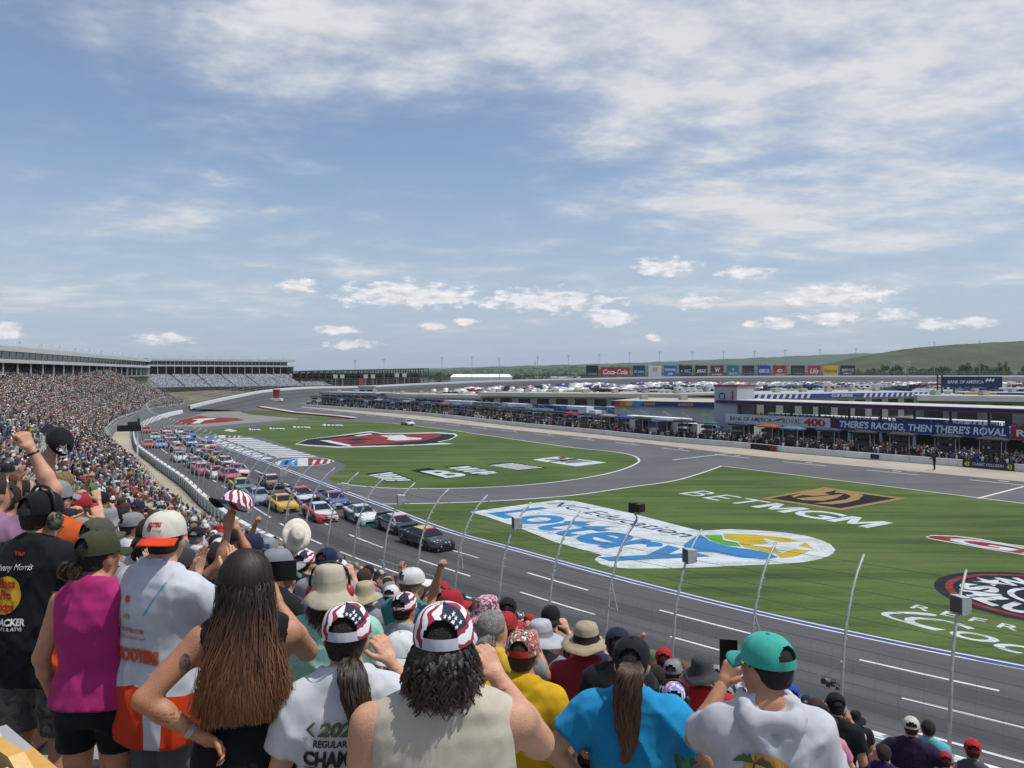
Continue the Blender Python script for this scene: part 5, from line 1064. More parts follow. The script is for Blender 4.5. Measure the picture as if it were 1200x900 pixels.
# ================================================================ people: implicit bodies meshed by surface nets
def v3(*a): return np.array(a, np.float32)
def smin(a, b, k):
    h = np.clip(.5+.5*(b-a)/k, 0, 1); return b*(1-h)+a*h-k*h*(1-h)
class Field:
    """signed distance on a grid; primitives are blended in"""
    def __init__(s, lo, hi, st):
        s.st = st; s.lo = np.array(lo, np.float32); n = np.ceil((np.array(hi)-s.lo)/st).astype(int)+1; s.n = n
        s.ax = [s.lo[k]+np.arange(n[k], dtype=np.float32)*st for k in range(3)]; s.d = np.full(n, .25, np.float32)
    def sub(s, lo, hi):
        sl = tuple(slice(max(0, int((lo[k]-s.lo[k])/s.st)-1), max(0, min(s.n[k], int((hi[k]-s.lo[k])/s.st)+3))) for k in range(3))
        return sl, np.meshgrid(*[s.ax[k][sl[k]] for k in range(3)], indexing='ij')
    def put(s, sl, d, k, op='add'):
        if op == 'add': s.d[sl] = smin(s.d[sl], d, k) if k > 0 else np.minimum(s.d[sl], d)
        else: s.d[sl] = np.maximum(s.d[sl], -d)
    def cap(s, a, b, ra, rb, k=.02, op='add', cut=None):
        a, b = np.array(a, np.float32), np.array(b, np.float32); r = max(ra, rb)+.06
        sl, (X, Y, Z) = s.sub(np.minimum(a, b)-r, np.maximum(a, b)+r); ab = b-a; L = float(ab@ab)+1e-9
        t = np.clip(((X-a[0])*ab[0]+(Y-a[1])*ab[1]+(Z-a[2])*ab[2])/L, 0, 1)
        d = np.sqrt((X-a[0]-t*ab[0])**2+(Y-a[1]-t*ab[1])**2+(Z-a[2]-t*ab[2])**2)-(ra+(rb-ra)*t)
        if cut is not None:      # keep only the side of the end plane
            u = ab/sqrt(L); d = np.maximum(d, (X-b[0])*u[0]+(Y-b[1])*u[1]+(Z-b[2])*u[2]-cut)
        s.put(sl, d, k, op)
    def ell(s, c, r, k=.02, op='add', rz=0.0):
        c = np.array(c, np.float32); m = max(r)+.06; sl, (X, Y, Z) = s.sub(c-m, c+m); X = X-c[0]; Y = Y-c[1]; Z = Z-c[2]
        if rz: X, Y = X*cos(rz)+Y*sin(rz), -X*sin(rz)+Y*cos(rz)
        k0 = np.sqrt((X/r[0])**2+(Y/r[1])**2+(Z/r[2])**2); k1 = np.sqrt((X/r[0]**2)**2+(Y/r[1]**2)**2+(Z/r[2]**2)**2)+1e-6
        s.put(sl, k0*(k0-1)/k1, k, op)
    def loft(s, st, k=.02, p=2.4, infl=0.0):
        """stations (z, half width, half depth, y shift)"""
        st = np.array(st, np.float32); w = st[:, 1].max()+infl+.08; dd = st[:, 2].max()+infl+.1+abs(st[:, 3]).max()
        sl, (X, Y, Z) = s.sub((-w, -dd, st[0, 0]-.06), (w, dd, st[-1, 0]+.06)); zf = Z.ravel()
        def itp(c):  # smooth interpolation
            i = np.clip(np.searchsorted(st[:, 0], zf)-1, 0, len(st)-2); t = np.clip((zf-st[i, 0])/(st[i+1, 0]-st[i, 0]), 0, 1); t = t*t*(3-2*t)*.5+t*.5
            return (st[i, c]*(1-t)+st[i+1, c]*t).reshape(Z.shape)
        a = itp(1)+infl; b = itp(2)+infl; Y = Y-itp(3)
        q = (np.abs(X/a)**p+np.abs(Y/b)**p)**(1/p); d = (q-1)*np.minimum(a, b)*.9
        d = np.maximum(d, np.maximum(st[0, 0]-Z, Z-st[-1, 0])); s.put(sl, d, k)
    def cut_z(s, lo=None, hi=None):
        Z = s.ax[2][None, None, :]
        if lo is not None: s.d = np.maximum(s.d, lo-Z)
        if hi is not None: s.d = np.maximum(s.d, Z-hi)
    def wrinkle(s, amp, seed=0, freq=1.0):
        """patches of pinched creases"""
        X, Y, Z = np.meshgrid(*s.ax, indexing='ij', sparse=True); r = np.random.default_rng(seed); w = 0
        for k in range(9):
            f = freq*r.uniform(22, 62); u = r.normal(size=3); u[2] *= r.choice([.3, .9, 1.6]); u /= np.linalg.norm(u); ph = r.uniform(0, 6.3, 5)
            a = np.sin(.5*f*(X*u[0]+Y*u[1]+Z*u[2])+ph[0]+.9*np.sin(6*(X*u[1]-Z*u[0])+ph[1])+.6*np.sin(11*(Z+Y*u[0])+ph[2])); m = np.clip(np.sin(7*X*u[2]+5*Z*u[0]+ph[3])+np.sin(9*Z+4*X+ph[4])*.8, 0, 1)
            w = w + m*(1-np.abs(a))**3*(40/f)**.6
        s.d = s.d + (amp*(.22-np.minimum(w, 1.9))*.85).astype(np.float32)
    def mesh(s):
        d = s.d; ins = d < 0; st = s.st
        c = np.zeros(np.array(d.shape)-1, np.int8)
        for i in (0,1):
            for j in (0,1):
                for k in (0,1): c += ins[i:d.shape[0]-1+i, j:d.shape[1]-1+j, k:d.shape[2]-1+k]
        act = (c > 0) & (c < 8); idx = -np.ones(c.shape, np.int64); I = np.argwhere(act); idx[act] = np.arange(len(I))
        acc = np.zeros((len(I), 3)); cnt = np.zeros((len(I), 1))
        cor = lambda o: d[I[:, 0]+o[0], I[:, 1]+o[1], I[:, 2]+o[2]]
        for ax in range(3):
            for u in (0,1):
                for v in (0,1):
                    o0 = [0,0,0]; o1 = [0,0,0]; a_, b_ = [q for q in range(3) if q != ax]; o0[a_] = o1[a_] = u; o0[b_] = o1[b_] = v; o1[ax] = 1
                    d0, d1 = cor(o0), cor(o1); m = (d0 < 0) != (d1 < 0); t = np.where(m, d0/np.where(np.abs(d0-d1) < 1e-9, 1, d0-d1), 0)
                    p = np.tile(np.array(o0, float), (len(I), 1)); p[:, ax] = t; acc += p*m[:, None]; cnt += m[:, None]
        V = s.lo + (I + acc/np.maximum(cnt, 1))*st; Fq = []
        for ax in range(3):
            a_, b_ = [q for q in range(3) if q != ax]; sl0 = [slice(1,-1)]*3; sl1 = [slice(1,-1)]*3; sl0[ax] = slice(0,-1); sl1[ax] = slice(1,None)
            A = ins[tuple(sl0)]; B = ins[tuple(sl1)]; E = np.argwhere(A != B)
            if not len(E): continue
            fl = A[tuple(E.T)]; E[:, a_] += 1; E[:, b_] += 1
            def cell(u, v): q = E.copy(); q[:, a_] -= u; q[:, b_] -= v; return idx[tuple(q.T)]
            q = np.stack([cell(1,1), cell(0,1), cell(0,0), cell(1,0)], -1)
            if ax == 1: fl = ~fl
            q[~fl] = q[~fl][:, ::-1]; Fq.append(q)
        Fq = np.concatenate(Fq) if Fq else np.zeros((0, 4), int); Fq = Fq[(Fq >= 0).all(1)]
        # one light smoothing pass
        n = np.zeros((len(V), 3)); w = np.zeros((len(V), 1))
        for i in range(4):
            for j in (1, 3): np.add.at(n, Fq[:, i], V[Fq[:, (i+j) % 4]]); np.add.at(w, Fq[:, i], 1)
        V = np.where(w > 0, V*.5+.5*n/np.maximum(w, 1), V)
        return V, Fq

POSE = {  # side -> elbow, wrist for a figure 1.75 m tall (x is mirrored for the left arm)
 'down': ((.245,-.03,1.16),(.255,.05,.92)), 'hip': ((.43,-.06,1.20),(.20,.02,1.06)), 'phone': ((.25,.20,1.24),(.07,.38,1.50)), 'up': ((.30,.10,1.62),(.27,.12,1.90)),
 'clap': ((.27,.14,1.19),(.09,.36,1.36)), 'fold': ((.27,.10,1.17),(.06,.26,1.17)), 'face': ((.30,.16,1.25),(.14,.20,1.50)), 'wave': ((.38,.08,1.56),(.42,.16,1.86)), 'front': ((.25,.02,1.15),(.13,.27,1.12)), 'fist': ((.26,.12,1.58),(.18,.10,1.84))}
def torso_st(w, female, belly=0.0):
    hip, wa, ch, sh = (.182,.142,.158,.150) if female else (.168,.156,.178,.168)
    return [(.80,.14*w,.10,0),(.90,hip*w,.122+belly*.3,-.01),(1.00,(hip*.6+wa*.4)*w,.115+belly*.7,.0),(1.08,wa*w,.105+belly,.01),(1.20,(wa*.4+ch*.6)*w,.112+belly*.5,.0),(1.31,ch*w,.116,-.005),(1.385,sh*1.06*w,.098,-.012),(1.435,sh*.84*w,.074,-.018),(1.475,sh*.52*w,.062,-.018),(1.51,.062,.056,-.014)]
def hand_caps(wr, fd, pn, side, curl):
    """capsules of a hand: wr wrist, fd finger direction, pn palm normal; five unequal fingers, thumb from the side of the palm"""
    fd = fd/np.linalg.norm(fd); pn = pn-fd*(pn@fd); pn = pn/np.linalg.norm(pn); sd_ = np.cross(fd, pn)*side; out = []
    for i, (off, L) in enumerate(((-.030,.066),(-.010,.076),(.010,.072),(.029,.058))):
        k = wr+fd*(.092-.004*abs(i-1.2))+sd_*(-off); out.append((wr+fd*.015+sd_*(-off*.55), k, .015, .0125)); p = k; ang = 0
        for j, f in enumerate((.45,.32,.26)):
            ang += curl*(.75 if j == 0 else 1.0); q = p+(fd*cos(ang)+pn*sin(ang))*L*f*1.02; out.append((p, q, .0098-.0012*j, .0088-.0012*j)); p = q
    a = wr+fd*.03+sd_*.028; b = a+(fd*.62+sd_*.62+pn*.25)*.042; c = b+(fd*.85+sd_*.15+pn*.35*(1+curl))*.034; e = c+(fd*.85-sd_*.15+pn*.4*(1+curl))*.028
    if curl > 1: b = a+(fd*.75+sd_*.2+pn*.6)*.040; c = b+(fd*.25-sd_*.6+pn*.6)*.030; e = c+(-sd_*.95+pn*.1)*.024
    out += [(wr+fd*.01+sd_*.012, a, .017, .015), (a, b, .015, .0115), (b, c, .0115, .0105), (c, e, .0105, .008)]
    return out
def join(parts):
    V, Fq, M = [], [], []; o = 0
    for v, f, m in parts: V.append(v); Fq.append(f+o); M += [m]*len(f); o += len(v)
    return np.concatenate(V), np.concatenate(Fq), M
def ellip(c, r, n=8):
    V = []; Fq = []
    for i in range(n//2+1):
        for j in range(n): a = pi*i/(n//2); b_ = 2*pi*j/n; V.append((c[0]+r[0]*sin(a)*cos(b_), c[1]+r[1]*sin(a)*sin(b_), c[2]+r[2]*cos(a)))
    for i in range(n//2):
        for j in range(n): Fq.append((i*n+j, (i+1)*n+j, (i+1)*n+(j+1) % n, i*n+(j+1) % n))
    return np.array(V), np.array(Fq)
def rotz(V, a, c=(0,0,0)):
    V = np.array(V, float)-c; return np.stack([V[:, 0]*cos(a)-V[:, 1]*sin(a), V[:, 0]*sin(a)+V[:, 1]*cos(a), V[:, 2]], -1)+c
HC = np.array((0, .026, 1.618))
def arms_of(sp):
    o = []
    for sd_, nm in ((-1, sp.get('L', 'down')), (1, sp.get('R', 'down'))):
        e, w = POSE[nm] if isinstance(nm, str) else nm; e = np.array(e)*[sd_,1,1]; w = np.array(w)*[sd_,1,1]
        sh = np.array((sd_*(.163 if sp.get('f') else .182)*sp.get('w',1), -.012, 1.395))
        for (a_, ln) in ((0, .285), (1, .255)):   # keep limb lengths human
            if a_ == 0: d = e-sh; e = sh+d/np.linalg.norm(d)*ln
            else: d = w-e; w = e+d/np.linalg.norm(d)*ln
        o.append((sd_, nm, sh, e, w))
    return o
def body_mesh(sp, st, hst):
    w = sp.get('w', 1); f = sp.get('f', False); F_ = Field((-.75,-.35,.0 if sp.get('legs', True) else .55), (.75,.55,2.0), st) if False else None
    arms = arms_of(sp); pts = [a[k] for a in arms for k in (2,3,4)]; lo = np.min(pts+[np.array((-.25*w,-.2,0))], 0)-.09; hi = np.max(pts+[np.array((.25*w,.26,1.78))], 0)+.09
    F_ = Field(lo, hi, st); am = sp.get('arm', 1.0)*(.90 if f else 1.0)
    F_.loft(torso_st(w, f, sp.get('belly', 0)), .03)
    for s_ in (-1,1): F_.cap((s_*.125*w,-.022,1.405), (s_*.02,-.030,1.495), .052, .045, .03)
    F_.cap((0,-.02,1.44), (0,.008,1.56), .062 if not f else .052, .055 if not f else .048, .035)
    hy = sp.get('hy', 0.0)
    hd = lambda p: rotz([p], hy, HC)[0]
    F_.ell(HC+rotz([(0,-.012,.012)], hy)[0], (.076,.094,.095), .02, rz=hy); F_.ell(hd(HC+(0,.030,-.052)), (.060,.066,.076), .03, rz=hy)
    F_.cap(hd(HC+(0,.085,.0)), hd(HC+(0,.104,-.038)), .010, .015, .015)
    for s_ in (-1,1): F_.ell(hd(HC+(s_*.078,.0,-.022)), (.010,.020,.032), .012, rz=hy); F_.ell(hd(HC+(s_*.032,.094,.012)), (.018,.014,.012), .012, 'sub', rz=hy)
    for sd_, nm, sh, e, wr in arms:
        F_.cap(sh, e, .056*am, .044*am, .045); m = e+(wr-e)*.35; F_.cap(e, m, .043*am, .042*am, .02); F_.cap(m, wr, .042*am, .027*am, .02)
    lg = .93 if f else .96
    for s_ in (-1,1):
        F_.cap((s_*.088*w,0,.88), (s_*.095*w,.015,.50), .088*w, .060, .03); F_.cap((s_*.095*w,.015,.50), (s_*.10*w,-.012,.32), .058, .058, .03); F_.cap((s_*.10*w,-.012,.32), (s_*.105*w,-.02,.09), .056, .036, .03)
        F_.cap((s_*.105*w,-.03,.05), (s_*.125*w,.15,.035), .045, .034, .03)
    V, Q = F_.mesh(); parts = [(V, Q, 0)]
    for sd_, nm, sh, e, wr in arms:
        fd = wr-e; nm_ = nm if isinstance(nm, str) else sp.get('hand', 'down'); curl = {'down':.45,'hip':.6,'phone':.75,'up':.35,'clap':.18,'fold':.5,'face':.9,'wave':.2,'front':.6,'fist':1.35}.get(nm_, .5)
        pn = np.array((-sd_,.2,0.)) if nm_ not in ('hip','fold') else np.array((0,-.6,-.6)); 
        if nm_ == 'clap': fd = np.array((-sd_*.10,.18,1.)); pn = np.array((-sd_,.1,.1))
        if nm_ in ('phone','face'): fd = np.array((-sd_*.45,.25,.85)); pn = np.array((-sd_*.6,.8,.0))
        if nm_ in ('up','wave'): fd = fd+np.array((0,0,.15)); pn = np.array((-sd_*.3,.9,0.))
        cs = hand_caps(wr, fd, pn, sd_, curl); pp = np.array([c[k] for c in cs for k in (0,1)]); G_ = Field(pp.min(0)-.03, pp.max(0)+.03, hst)
        for c in cs[:]: G_.cap(c[0], c[1], c[2], c[3], .004)
        G_.cap(wr-fd/np.linalg.norm(fd)*.03, wr+fd/np.linalg.norm(fd)*.02, .026*am, .024*am, .012)
        v, q = G_.mesh(); 
        if len(q): parts.append((v, q, 0))
    for s_ in (-1,1): v, q = ellip(hd(HC+(s_*.032,.084,.010)), (.013,.012,.010)); parts.append((v, q, 1))
    v, q = ellip(hd(HC+(0,.094,-.078)), (.022,.010,.006)); parts.append((v, q, 2))
    return join(parts), arms
def shirt_mesh(sp, st, seed=1):
    w = sp.get('w', 1); f = sp.get('f', False); kind = sp.get('shirt', 'tee'); arms = arms_of(sp); am = sp.get('arm', 1.0)
    pts = [a[k] for a in arms for k in (2,3,4)]; lo = np.min(pts+[np.array((-.27*w,-.24,.6))], 0)-.06; hi = np.max(pts+[np.array((.27*w,.26,1.6))], 0)+.06; lo[2] = .62; hi[2] = max(1.62, hi[2])
    F_ = Field(lo, hi, st); T_ = torso_st(w, f, sp.get('belly', 0)); loose = sp.get('loose', .012); hem = sp.get('hem', .88)
    T2 = [(z, a+loose*(1.6 if z < 1.1 else 1.0), b+loose*(1.5 if z < 1.1 else 1.0), y) for z, a, b, y in T_ if z > .84]; T2 = [(hem-.03, T2[0][1]+.004, T2[0][2]+.004, T2[0][3])]+[q for q in T2 if q[0] > hem]
    F_.loft(T2, .03, infl=.010)
    for s_ in (-1,1): F_.cap((s_*.12*w,-.022,1.41), (s_*.02,-.030,1.50), .064, .056, .03)
    if kind == 'tank' or kind == 'sleeveless':
        F_.cap((-.10*w,-.012,1.415), (.10*w,-.012,1.415), .062, .062, .03)
        r = .105 if kind == 'tank' else .100; xo = .215 if kind == 'tank' else .240
        for s_ in (-1,1): F_.ell((s_*xo*w, .0, 1.33), (r*.85, r*1.5, r*1.6), 0, 'sub')
        if kind == 'sleeveless':
            for s_ in (-1,1): F_.cap((s_*.10*w,-.012,1.415), (s_*.150*w,-.012,1.405), .062, .056, .03)
            for s_ in (-1,1): F_.ell((s_*.262*w, .0, 1.36), (.095, .16, .20), 0, 'sub')
    else:
        fr = {'tee': .62, 'hoodie': .70, 'long': 1.0}[kind]
        for sd_, nm, sh, e, wr in arms:
            end = sh+(e-sh)*fr; F_.cap(sh, end, .072*am+loose*.3, .067*am+loose*.6, .05, cut=.0)
            if kind == 'long': F_.cap(sh+(e-sh)*.5, e, .062*am, .056*am, .02); F_.cap(e, e+(wr-e)*.92, .055*am, .040*am, .02, cut=0.)
        F_.cap((-.13*w,-.012,1.405), (.13*w,-.012,1.405), .062, .062, .04)
    if kind == 'hoodie': 
        F_.ell((0,-.105,1.475), (.130,.070,.055), .008); F_.cap((-.07,-.125,1.455), (0,-.150,1.33), .050, .030, .012); F_.cap((.07,-.125,1.455), (0,-.150,1.33), .050, .030, .012); F_.cap((-.095,-.07,1.50), (-.085,.06,1.49), .030, .028, .012); F_.cap((.095,-.07,1.50), (.085,.06,1.49), .030, .028, .012); F_.ell((0,-.095,1.53), (.080,.052,.045), 0, 'sub'); F_.cap((-.05,-.175,1.44), (.05,-.175,1.44), .012, .012, 0, 'sub')
    F_.wrinkle(sp.get('wr', .010), seed)
    nr = sp.get('neck', .068)
    F_.cap((0,.022,1.475), (0,.045,1.62), nr*.98, nr+.055, 0, 'sub'); F_.cut_z(lo=hem)
    return F_.mesh()
def pants_mesh(sp, st, seed=2):
    w = sp.get('w', 1); ln = sp.get('pants', 'shorts'); F_ = Field((-.26*w,-.24,.05), (.26*w,.24,1.06), st); loose = .014
    T_ = [q for q in torso_st(w, sp.get('f', False), sp.get('belly', 0)) if q[0] < 1.05]; F_.loft(T_, .03, infl=.012); end = .52 if ln == 'shorts' else .08
    if ln == 'mini': end = .66
    for s_ in (-1,1):
        F_.cap((s_*.090*w,0,.90), (s_*.098*w,.01,max(end,.50)), .100*w, .085*w, .03, cut=0.0)
        if end < .4: F_.cap((s_*.098*w,.01,.5), (s_*.108*w,-.02,end), .08*w, .062, .03, cut=0.0)
    F_.wrinkle(.005, seed); F_.cut_z(lo=end, hi=1.0); return F_.mesh()
def hair_short(sp, st, th=.012, low=-.062):
    hy = sp.get('hy', 0.0); F_ = Field(HC-.17, HC+.17, st); F_.ell(HC+rotz([(0,-.016,.014)], hy)[0], (.076+th,.094+th,.095+th), .01, rz=hy); F_.ell(HC+rotz([(0,-.055,-.045)], hy)[0], (.058,.045,.05), .02, rz=hy); F_.wrinkle(.006, 5, 2.2)
    X, Y, Z = np.meshgrid(*F_.ax, indexing='ij'); Xr = (X-HC[0])*cos(hy)+(Y-HC[1])*sin(hy); Yr = -(X-HC[0])*sin(hy)+(Y-HC[1])*cos(hy); Zr = Z-HC[2]
    F_.d = np.maximum(F_.d, np.maximum(low-Zr, np.maximum(Yr-.030-.25*np.clip(Zr,0,.2), -Zr*1.0+Yr*1.1-.07))); F_.d = np.maximum(F_.d, np.minimum(.074-np.abs(Xr), .0)*0+np.where((np.abs(Xr) > .070) & (Zr < -.012) & (Yr > -.03), .02, -1)); return F_.mesh()
# ---- headwear, in head coordinates (origin HC, looking along +Y)
def cap_mesh(n=72, m=22, hole=True, brim=True):
    """returns V, F, material index: 0 crown, 1 brim, 2 strap"""
    V, Fq, M = [], [], []; rx, ry, z0, hh = .094, .112, .020, .108; cy = -.010
    for i in range(m+1):
        t = i/m; a = t*pi/2
        for j in range(n):
            q = 2*pi*j/n; seam = 1-.012*max(0, 1-abs(((q/(pi/3)+.5) % 1)-.5)*14); r = cos(a)**.72 if i < m else .0
            V.append((rx*r*sin(q)*seam, cy+ry*r*cos(q)*seam, z0+hh*sin(a)**.92))
    for i in range(m):
        for j in range(n):
            q = 2*pi*(j+.5)/n; d = abs(q-pi); t = (i+.5)/m; zz_ = sin(t*pi/2)
            if hole and d < .62 and .16 < t < .16+.40*sqrt(max(0, 1-(d/.62)**2)): continue
            Fq.append((i*n+j, i*n+(j+1) % n, (i+1)*n+(j+1) % n, (i+1)*n+j)); M.append(2 if (hole and d < .62 and t < .16) else 0)
    if brim:
        for lay, dz in ((0, 0), (1, -.005)):
            o = len(V); nb = 14
            for k in range(5):
                for j in range(nb+1): 
                    q = (j/nb-.5)*2.2; r = k/4; x = (rx+.002)*sin(q)*(1+.02*r); y = cy+ry*cos(q)+.078*r*cos(q*.95)**.5*(1-.12*abs(q)); V.append((x, y, z0+.004+dz-.022*r*0.8-.9*(abs(x)**2)*(1+.7*r)*1.6+.012*r*0))
            for k in range(4):
                for j in range(nb): a_ = o+k*(nb+1)+j; f = (a_, a_+1, a_+nb+2, a_+nb+1); Fq.append(f if lay == 0 else f[::-1]); M.append(1)
            if lay == 1:
                for j in range(nb): a_ = o-5*(nb+1)+4*(nb+1)+j; b_ = o+4*(nb+1)+j; Fq.append((a_, a_+1, b_+1, b_)); M.append(1)
    v, q = ellip((0, cy, z0+hh+.001), (.010,.010,.006)); o = len(V); V += [tuple(x) for x in v]; Fq += [tuple(r+o) for r in q]; M += [0]*len(q)
    return np.array(V), np.array(Fq), M
def bucket_mesh(n=36, brim=.07, droop=.035, tall=.10, seed=0):
    r = np.random.default_rng(seed); ph = r.uniform(0, 6.3, 4); V, Fq, M = [], [], []
    prof = [(.0,.118+.0),(.045,.116),(.078,.108),(.090,.085),(.097,.045),(.104,.008),(.110,-.002),(.110+brim*.5,-.004-droop*.5),(.112+brim,-.006-droop),(.112+brim*.99,-.012-droop),(.106,-.012)]
    k = tall/.10
    for i, (a, z) in enumerate(prof):
        for j in range(n):
            q = 2*pi*j/n; wv = (1 if i >= 6 else .25)*(.006*sin(2*q+ph[0])+.004*sin(3*q+ph[1])+.002*sin(7*q+ph[2])); V.append((a*.92*sin(q), -.006+a*1.08*cos(q), .012+z*k+wv*(2.2 if i >= 7 else .7)))
    for i in range(len(prof)-1):
        for j in range(n): Fq.append((i*n+j, (i+1)*n+j, (i+1)*n+(j+1) % n, i*n+(j+1) % n)); M.append(1 if 4 <= i < 6 else 0)
    return np.array(V), np.array(Fq), M
def place_head(V, hy, turn=0.0, dz=0.0): return rotz(V, hy+turn)+HC+np.array((0,0,dz))
# ---- strands of hair as narrow ribbons
def ribbons(paths, width, c0, c1, jit=.42):
    """paths: n x k x 3; colours run c0 -> c1 along the strand"""
    n, k, _ = paths.shape; t = np.gradient(paths, axis=1); up = paths-np.array((0, .05, 0)); up[:, :, 2] = 0; up = up/(np.linalg.norm(up, axis=2, keepdims=True)+1e-6); rd_ = paths-HC; rd_ = rd_/(np.linalg.norm(rd_, axis=2, keepdims=True)+1e-6); q_ = np.clip((paths[:, :, 2:3]-1.40)/.22, 0, 1); q_ = q_*q_*(3-2*q_); up = rd_*q_+up*(1-q_)
    sd_ = np.cross(t, up); sd_ /= np.linalg.norm(sd_, axis=2, keepdims=True)+1e-9; wd = width*(1-.75*np.linspace(0, 1, k)**2.5)[None, :, None]*RNG.uniform(.6, 1.3, (n, 1, 1))
    V = np.stack([paths-sd_*wd, paths+sd_*wd], 2).reshape(n, -1, 3); b = np.arange(k-1)*2; q = np.stack([b, b+1, b+3, b+2], -1); Fq = (q[None]+(np.arange(n)*k*2)[:, None, None]).reshape(-1, 4)
    tt = np.linspace(0, 1, k)[None, :, None]; tt = np.clip((tt-.35)/.55, 0, 1); col = np.array(c0)*(1-tt)+np.array(c1)*tt; col = col*RNG.uniform(1-jit, 1+jit, (n, 1, 1)); C = np.repeat(col, 2, axis=1).reshape(-1, 3)
    return V.reshape(-1, 3), Fq, C
def hair_long(sp, n, zend, c0, c1, width=.16, wave=.006):
    hy = sp.get('hy', 0); P = []; k = 18
    for i in range(n):
        az = RNG.uniform(-pi*.80, pi*.80)+pi; el = RNG.uniform(.05, 1.55); lift = RNG.uniform(.008, .030); tb = RNG.uniform(.2, .42); r0 = np.array((.080+lift, .097+lift, .098+lift)); pts = []; e = el
        L = RNG.uniform(.86, 1.03); ph = RNG.uniform(0, 6.3); xe = float(np.clip(RNG.normal(0, width*.5), -width, width)); 
        for j in range(k):
            t = j/(k-1)
            if t < tb:
                ee = el*(1-t/tb)-.35*(t/tb); q = np.array((sin(az)*cos(ee), cos(az)*cos(ee), sin(ee)))*r0+(0,-.014,.012); q = rotz([q], hy)[0]+HC
            else:
                s_ = (t-tb)/(1-tb); z_ = b0[2]+(zend-b0[2])*s_*L; x_ = b0[0]*(1-.35*s_)+xe*s_*.8; y_ = b0[1]+(-.125-lift*1.2-.02-b0[1])*(lambda q: q*q*(3-2*q))(min(1, s_*1.15))+.015*s_; q = np.array((x_+wave*sin(s_*9+ph), y_+wave*cos(s_*7+ph)-.012*abs(x_)*4, z_))
            if t < tb: b0 = q
            pts.append(q)
        P.append(pts)
    return ribbons(np.array(P), .0024, c0, c1)
def hair_pony(base, path, n, rad, c0, c1, wave=.004, width=.003):
    P = []; k = len(path)*4; tt = np.linspace(0, 1, k); pth = np.array(path, float); ctr = np.stack([np.interp(tt, np.linspace(0, 1, len(pth)), pth[:, q]) for q in range(3)], -1)
    for _ in range(2): ctr[1:-1] = (ctr[:-2]+ctr[1:-1]*2+ctr[2:])/4
    for i in range(n):
        a = RNG.uniform(0, 6.3); q = sqrt(RNG.random()); ph = RNG.uniform(0, 6.3); R_ = rad*(.35+.65*np.sin(np.clip(tt*1.15, 0, 1)*pi)**.6)*q; L = RNG.uniform(.85, 1.0); c = np.stack([np.interp(tt*L, tt, ctr[:, m]) for m in range(3)], -1)
        P.append(c+np.stack([R_*cos(a)+wave*np.sin(tt*14+ph), R_*sin(a)*.8+wave*np.cos(tt*11+ph), 0*tt], -1))
    return ribbons(np.array(P), width, c0, c1)
def hair_curl(sp, n, length, c0, c1, low=-.02, amp=.014):
    hy = sp.get('hy', 0); P = []; k = 12
    for i in range(n):
        az = RNG.uniform(-2.0, 2.0)+pi; el = RNG.uniform(-.45, .35); q = np.array((sin(az)*cos(el)*.084, cos(az)*cos(el)*.102-.014, sin(el)*.10+low)); d = np.array((sin(az)*.35, cos(az)*.35-.1, -1.)); ph = RNG.uniform(0, 6.3, 2); L = length*RNG.uniform(.6, 1.1); pts = []
        for j in range(k): t = j/(k-1); pts.append(q+d*L*t+np.array((amp*sin(t*10+ph[0]), amp*cos(t*8+ph[1])-.02*sin(t*3), .3*amp*sin(t*12)))*min(1, t*3))
        P.append(pts)
    P = np.array(P); return ribbons(rotz(P.reshape(-1, 3), hy).reshape(P.shape)+HC, .005, c0, c1)
def cloth(name, color, var=.10, rough=.85, fine=220):
    if name in MATS: return MATS[name]
    m = bpy.data.materials.new(name); m.use_nodes = True; T = NT(m.node_tree); b = T.n['Principled BSDF']; o = T.node('ShaderNodeTexCoord').outputs['Object']; c = lin(color)
    n = T.noise(o, 7, 5, .6, .6); n2 = T.noise(o, fine, 2, .5); k = T.ramp(n, .3, .7)
    T.l.new(T.mix(k, tuple(v*(1-var) for v in c), tuple(min(1, v*(1+var)) for v in c)), b.inputs['Base Color']); b.inputs['Roughness'].default_value = rough; b.inputs['Specular IOR Level'].default_value = .25
    b.inputs['Sheen Weight'].default_value = .04
    mp = T.node('ShaderNodeMapping'); T.l.new(o, mp.inputs[0]); mp.inputs['Rotation'].default_value = (.3,.5,.2); mp.inputs['Scale'].default_value = (1.0,1.0,.45); n3 = T.noise(mp.outputs[0], 8, 2, .45, .5)
    bp = T.node('ShaderNodeBump'); bp.inputs['Strength'].default_value = .5; bp.inputs['Distance'].default_value = .035; T.l.new(n3, bp.inputs['Height']); bp2 = T.node('ShaderNodeBump'); bp2.inputs['Strength'].default_value = .2; bp2.inputs['Distance'].default_value = .002; T.l.new(n2, bp2.inputs['Height']); T.l.new(bp.outputs[0], bp2.inputs['Normal']); T.l.new(bp2.outputs[0], b.inputs['Normal'])
    MATS[name] = m; return m
def skin(name, color):
    if name in MATS: return MATS[name]
    m = mat(name, color, .50, .16, 9, .22, 170); b = m.node_tree.nodes['Principled BSDF']; T = NT(m.node_tree); o = T.node('ShaderNodeTexCoord').outputs['Object']; c0 = b.inputs['Base Color'].links[0].from_socket; c1 = lin(color); c_ = T.mix(T.m('MULTIPLY', T.ramp(T.noise(o, 4.5, 4, .6), .48, .68), .45), c0, (c1[0]*.92, c1[1]*.70, c1[2]*.62)); c_ = T.mix(T.m('MULTIPLY', T.ramp(T.noise(o, 95, 2, .6), .62, .72), .35), c_, tuple(v*.62 for v in c1)); T.l.new(c_, b.inputs['Base Color']); b.inputs['Subsurface Weight'].default_value = .08; b.inputs['Subsurface Radius'].default_value = (.01,.004,.002); b.inputs['Subsurface Scale'].default_value = .5
    return m
